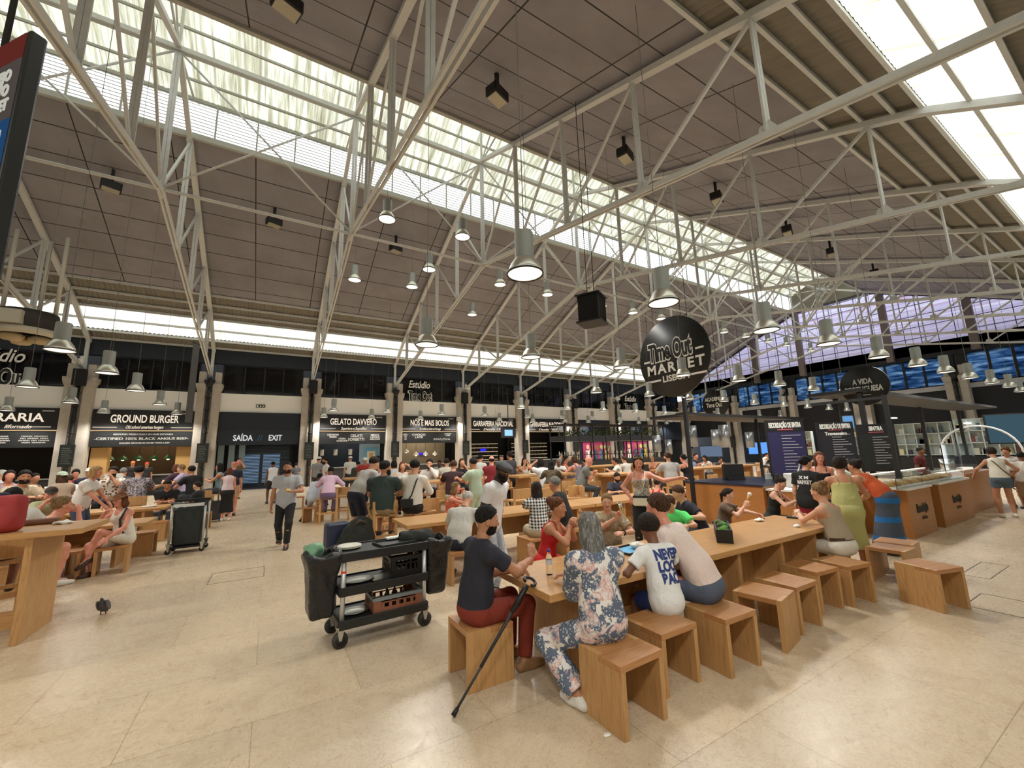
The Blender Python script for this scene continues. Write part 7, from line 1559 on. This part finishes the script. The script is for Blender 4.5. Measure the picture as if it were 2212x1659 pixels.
for s in (-.03, .03):
    m = MB()
    for a_ in (-.5, 0, .5): m.tube([(s, .0, .008), (s+math.sin(a_)*.03, math.cos(a_)*.035, .004)], .004, 5)
    m.build('foot', flat((206, 130, 120)), o)
p = atz(1312, 1589, 0); o = lumpy((-.05, -.05, 0), (.05, .05, .03), lambda P: elli(P, (0, 0, .006), np.eye(3), (.03, .018, .006))+HAIR_N(P, .003, 90), .005, 'paper_scrap', WHITE); o.location = tuple(p); tag(o, 'small white paper scrap on the floor by the nearest stool', 'litter')
# plates, glasses and menus on the other tables
def cup(px, py, z, label, c=None, h=.12, group=None):
    p = atz(px, py, z); o = MB().lathe([(.001, 0), (.032, 0), (.038, h), (.035, h), (.03, .006), (.001, .006)], 12).build('cup', flat(c, .3) if c else GLASS); o.location = (p[0], p[1], z+.001); tag(o, label, 'cup', group)
def cup(x, y, z, label, c, h=.12):
    o = MB().lathe([(.001, 0), (.032, 0), (.038, h), (.035, h), (.03, .006), (.001, .006)], 12).build('cup', flat(c, .3)); o.location = (x, y, z+.001); tag(o, label, 'cup')
for x, y, c, lb in ((4.1, 10.9, (214, 140, 60), 'orange drink on the high table of the bearded man'), (-5.4, 16.7, (220, 220, 222), 'white cup on the long table near the left column'), (13.6, 9.4, (224, 224, 226), 'white bottle shaped cup on the far table behind the kiosk'), (8.2, 11.2, (226, 224, 216), 'white cup on the high table near the white tee'), (-4.2, 9.2, (230, 200, 140), 'beer glass in front of the olive shirt')): cup(x, y, HT, lb, c)
for x, y, z, r, lb in ((7.2, 11., HT, .12, 'white plate of food in front of the woman in the white dress'), (-2.6, 13.9, .75, .17, 'white plate in front of the man eating in black'), (-3.25, 16.8, HT, .13, 'white plate at the right end of the long high table'), (3.2, 11.1, HT, .13, 'white plate in front of the woman with the raised hand')): plate(x, y, z+.001, r, lb)
p = np.array([-4.0, 16.6, HT]); o = thing('menu_card', 'white folded menu card standing on the long high table', 'card', tuple(p)); MB().bx(-.2, .2, -.01, .01, 0, .42).build('sheet', flat((230, 230, 226), .6), o); MB().bx(-.12, .12, -.013, -.01, .2, .215).build('printed_line', BLACK, o)
# things on the kiosk counters
p = atz(1580, 1028, 1.0); o = thing('till', 'black till with tilted screen on the dark blue worktop', 'till', (10.5, 6.4, 1.0), -.6); MB().box((0, 0, .2), (.5, .12, .4)).build('screen', BLACK, o); MB().box((0, 0, .03), (.4, .4, .06)).build('base', BLACK, o)
o = MB().box((0, 0, 0), (.6, .35, .16)).build('tub', flat((190, 194, 192), .5), bevel=.01); o.location = (11.3, 5.7, 1.08); tag(o, 'pale grey plastic tub on the dark blue worktop', 'tub')
cf = thing('coffee_machine', 'white coffee machine with chrome levers next to the staff woman', 'coffee machine', (10.3, 4.75, .92), -.5); MB().box((0, 0, .16), (.5, .36, .3)).build('body', flat((214, 212, 206), .35), cf, bevel=.02)
for x in (-.12, .12): MB().tube([(x, -.12, .3), (x+.02, -.2, .52), (x+.1, -.22, .6)], .016, 8).build('lever', STEEL, cf)
gc = thing('glass_guard', 'upright clear glass guard on the right hand display', 'glass screen', (17., 3.6, 0)); MB().bx(-1.5, 1.5, -.01, .01, 1.0, 1.75).build('pane', GLASS, gc); MB().bx(-1.5, 1.5, -.35, .35, 0, 1.0).build('base', W_COUNTER, gc); MB().bx(-1.5, 1.5, .1, .3, 1.0, 1.05).build('light_strip', glow((255, 246, 230), 1.6), gc)
o = MB().lathe([(.001, 0), (.14, 0), (.16, .3), (.15, .3), (.001, .02)], 16).build('steel_pot', STEEL); o.location = (16.4, 3.75, 1.051); tag(o, 'small steel pot on the counter left of the white sleeveless top', 'pot')
# ------------------------------------------------------------------ lettering: fit the widths, turn text curves into meshes
bpy.context.view_layer.update()
for o, w in FITS:
    if o.dimensions.x > 0: o.scale.x = o.scale.x*w/o.dimensions.x
dg = bpy.context.evaluated_depsgraph_get()
for o in [o for o in SC.objects if o.type == 'FONT']:
    me = bpy.data.meshes.new_from_object(o.evaluated_get(dg)); nm = o.name
    n = bpy.data.objects.new('lettering', me); COL.objects.link(n); n.parent = o.parent; n.location = o.location; n.rotation_euler = o.rotation_euler; n.scale = o.scale
    bpy.data.objects.remove(o)
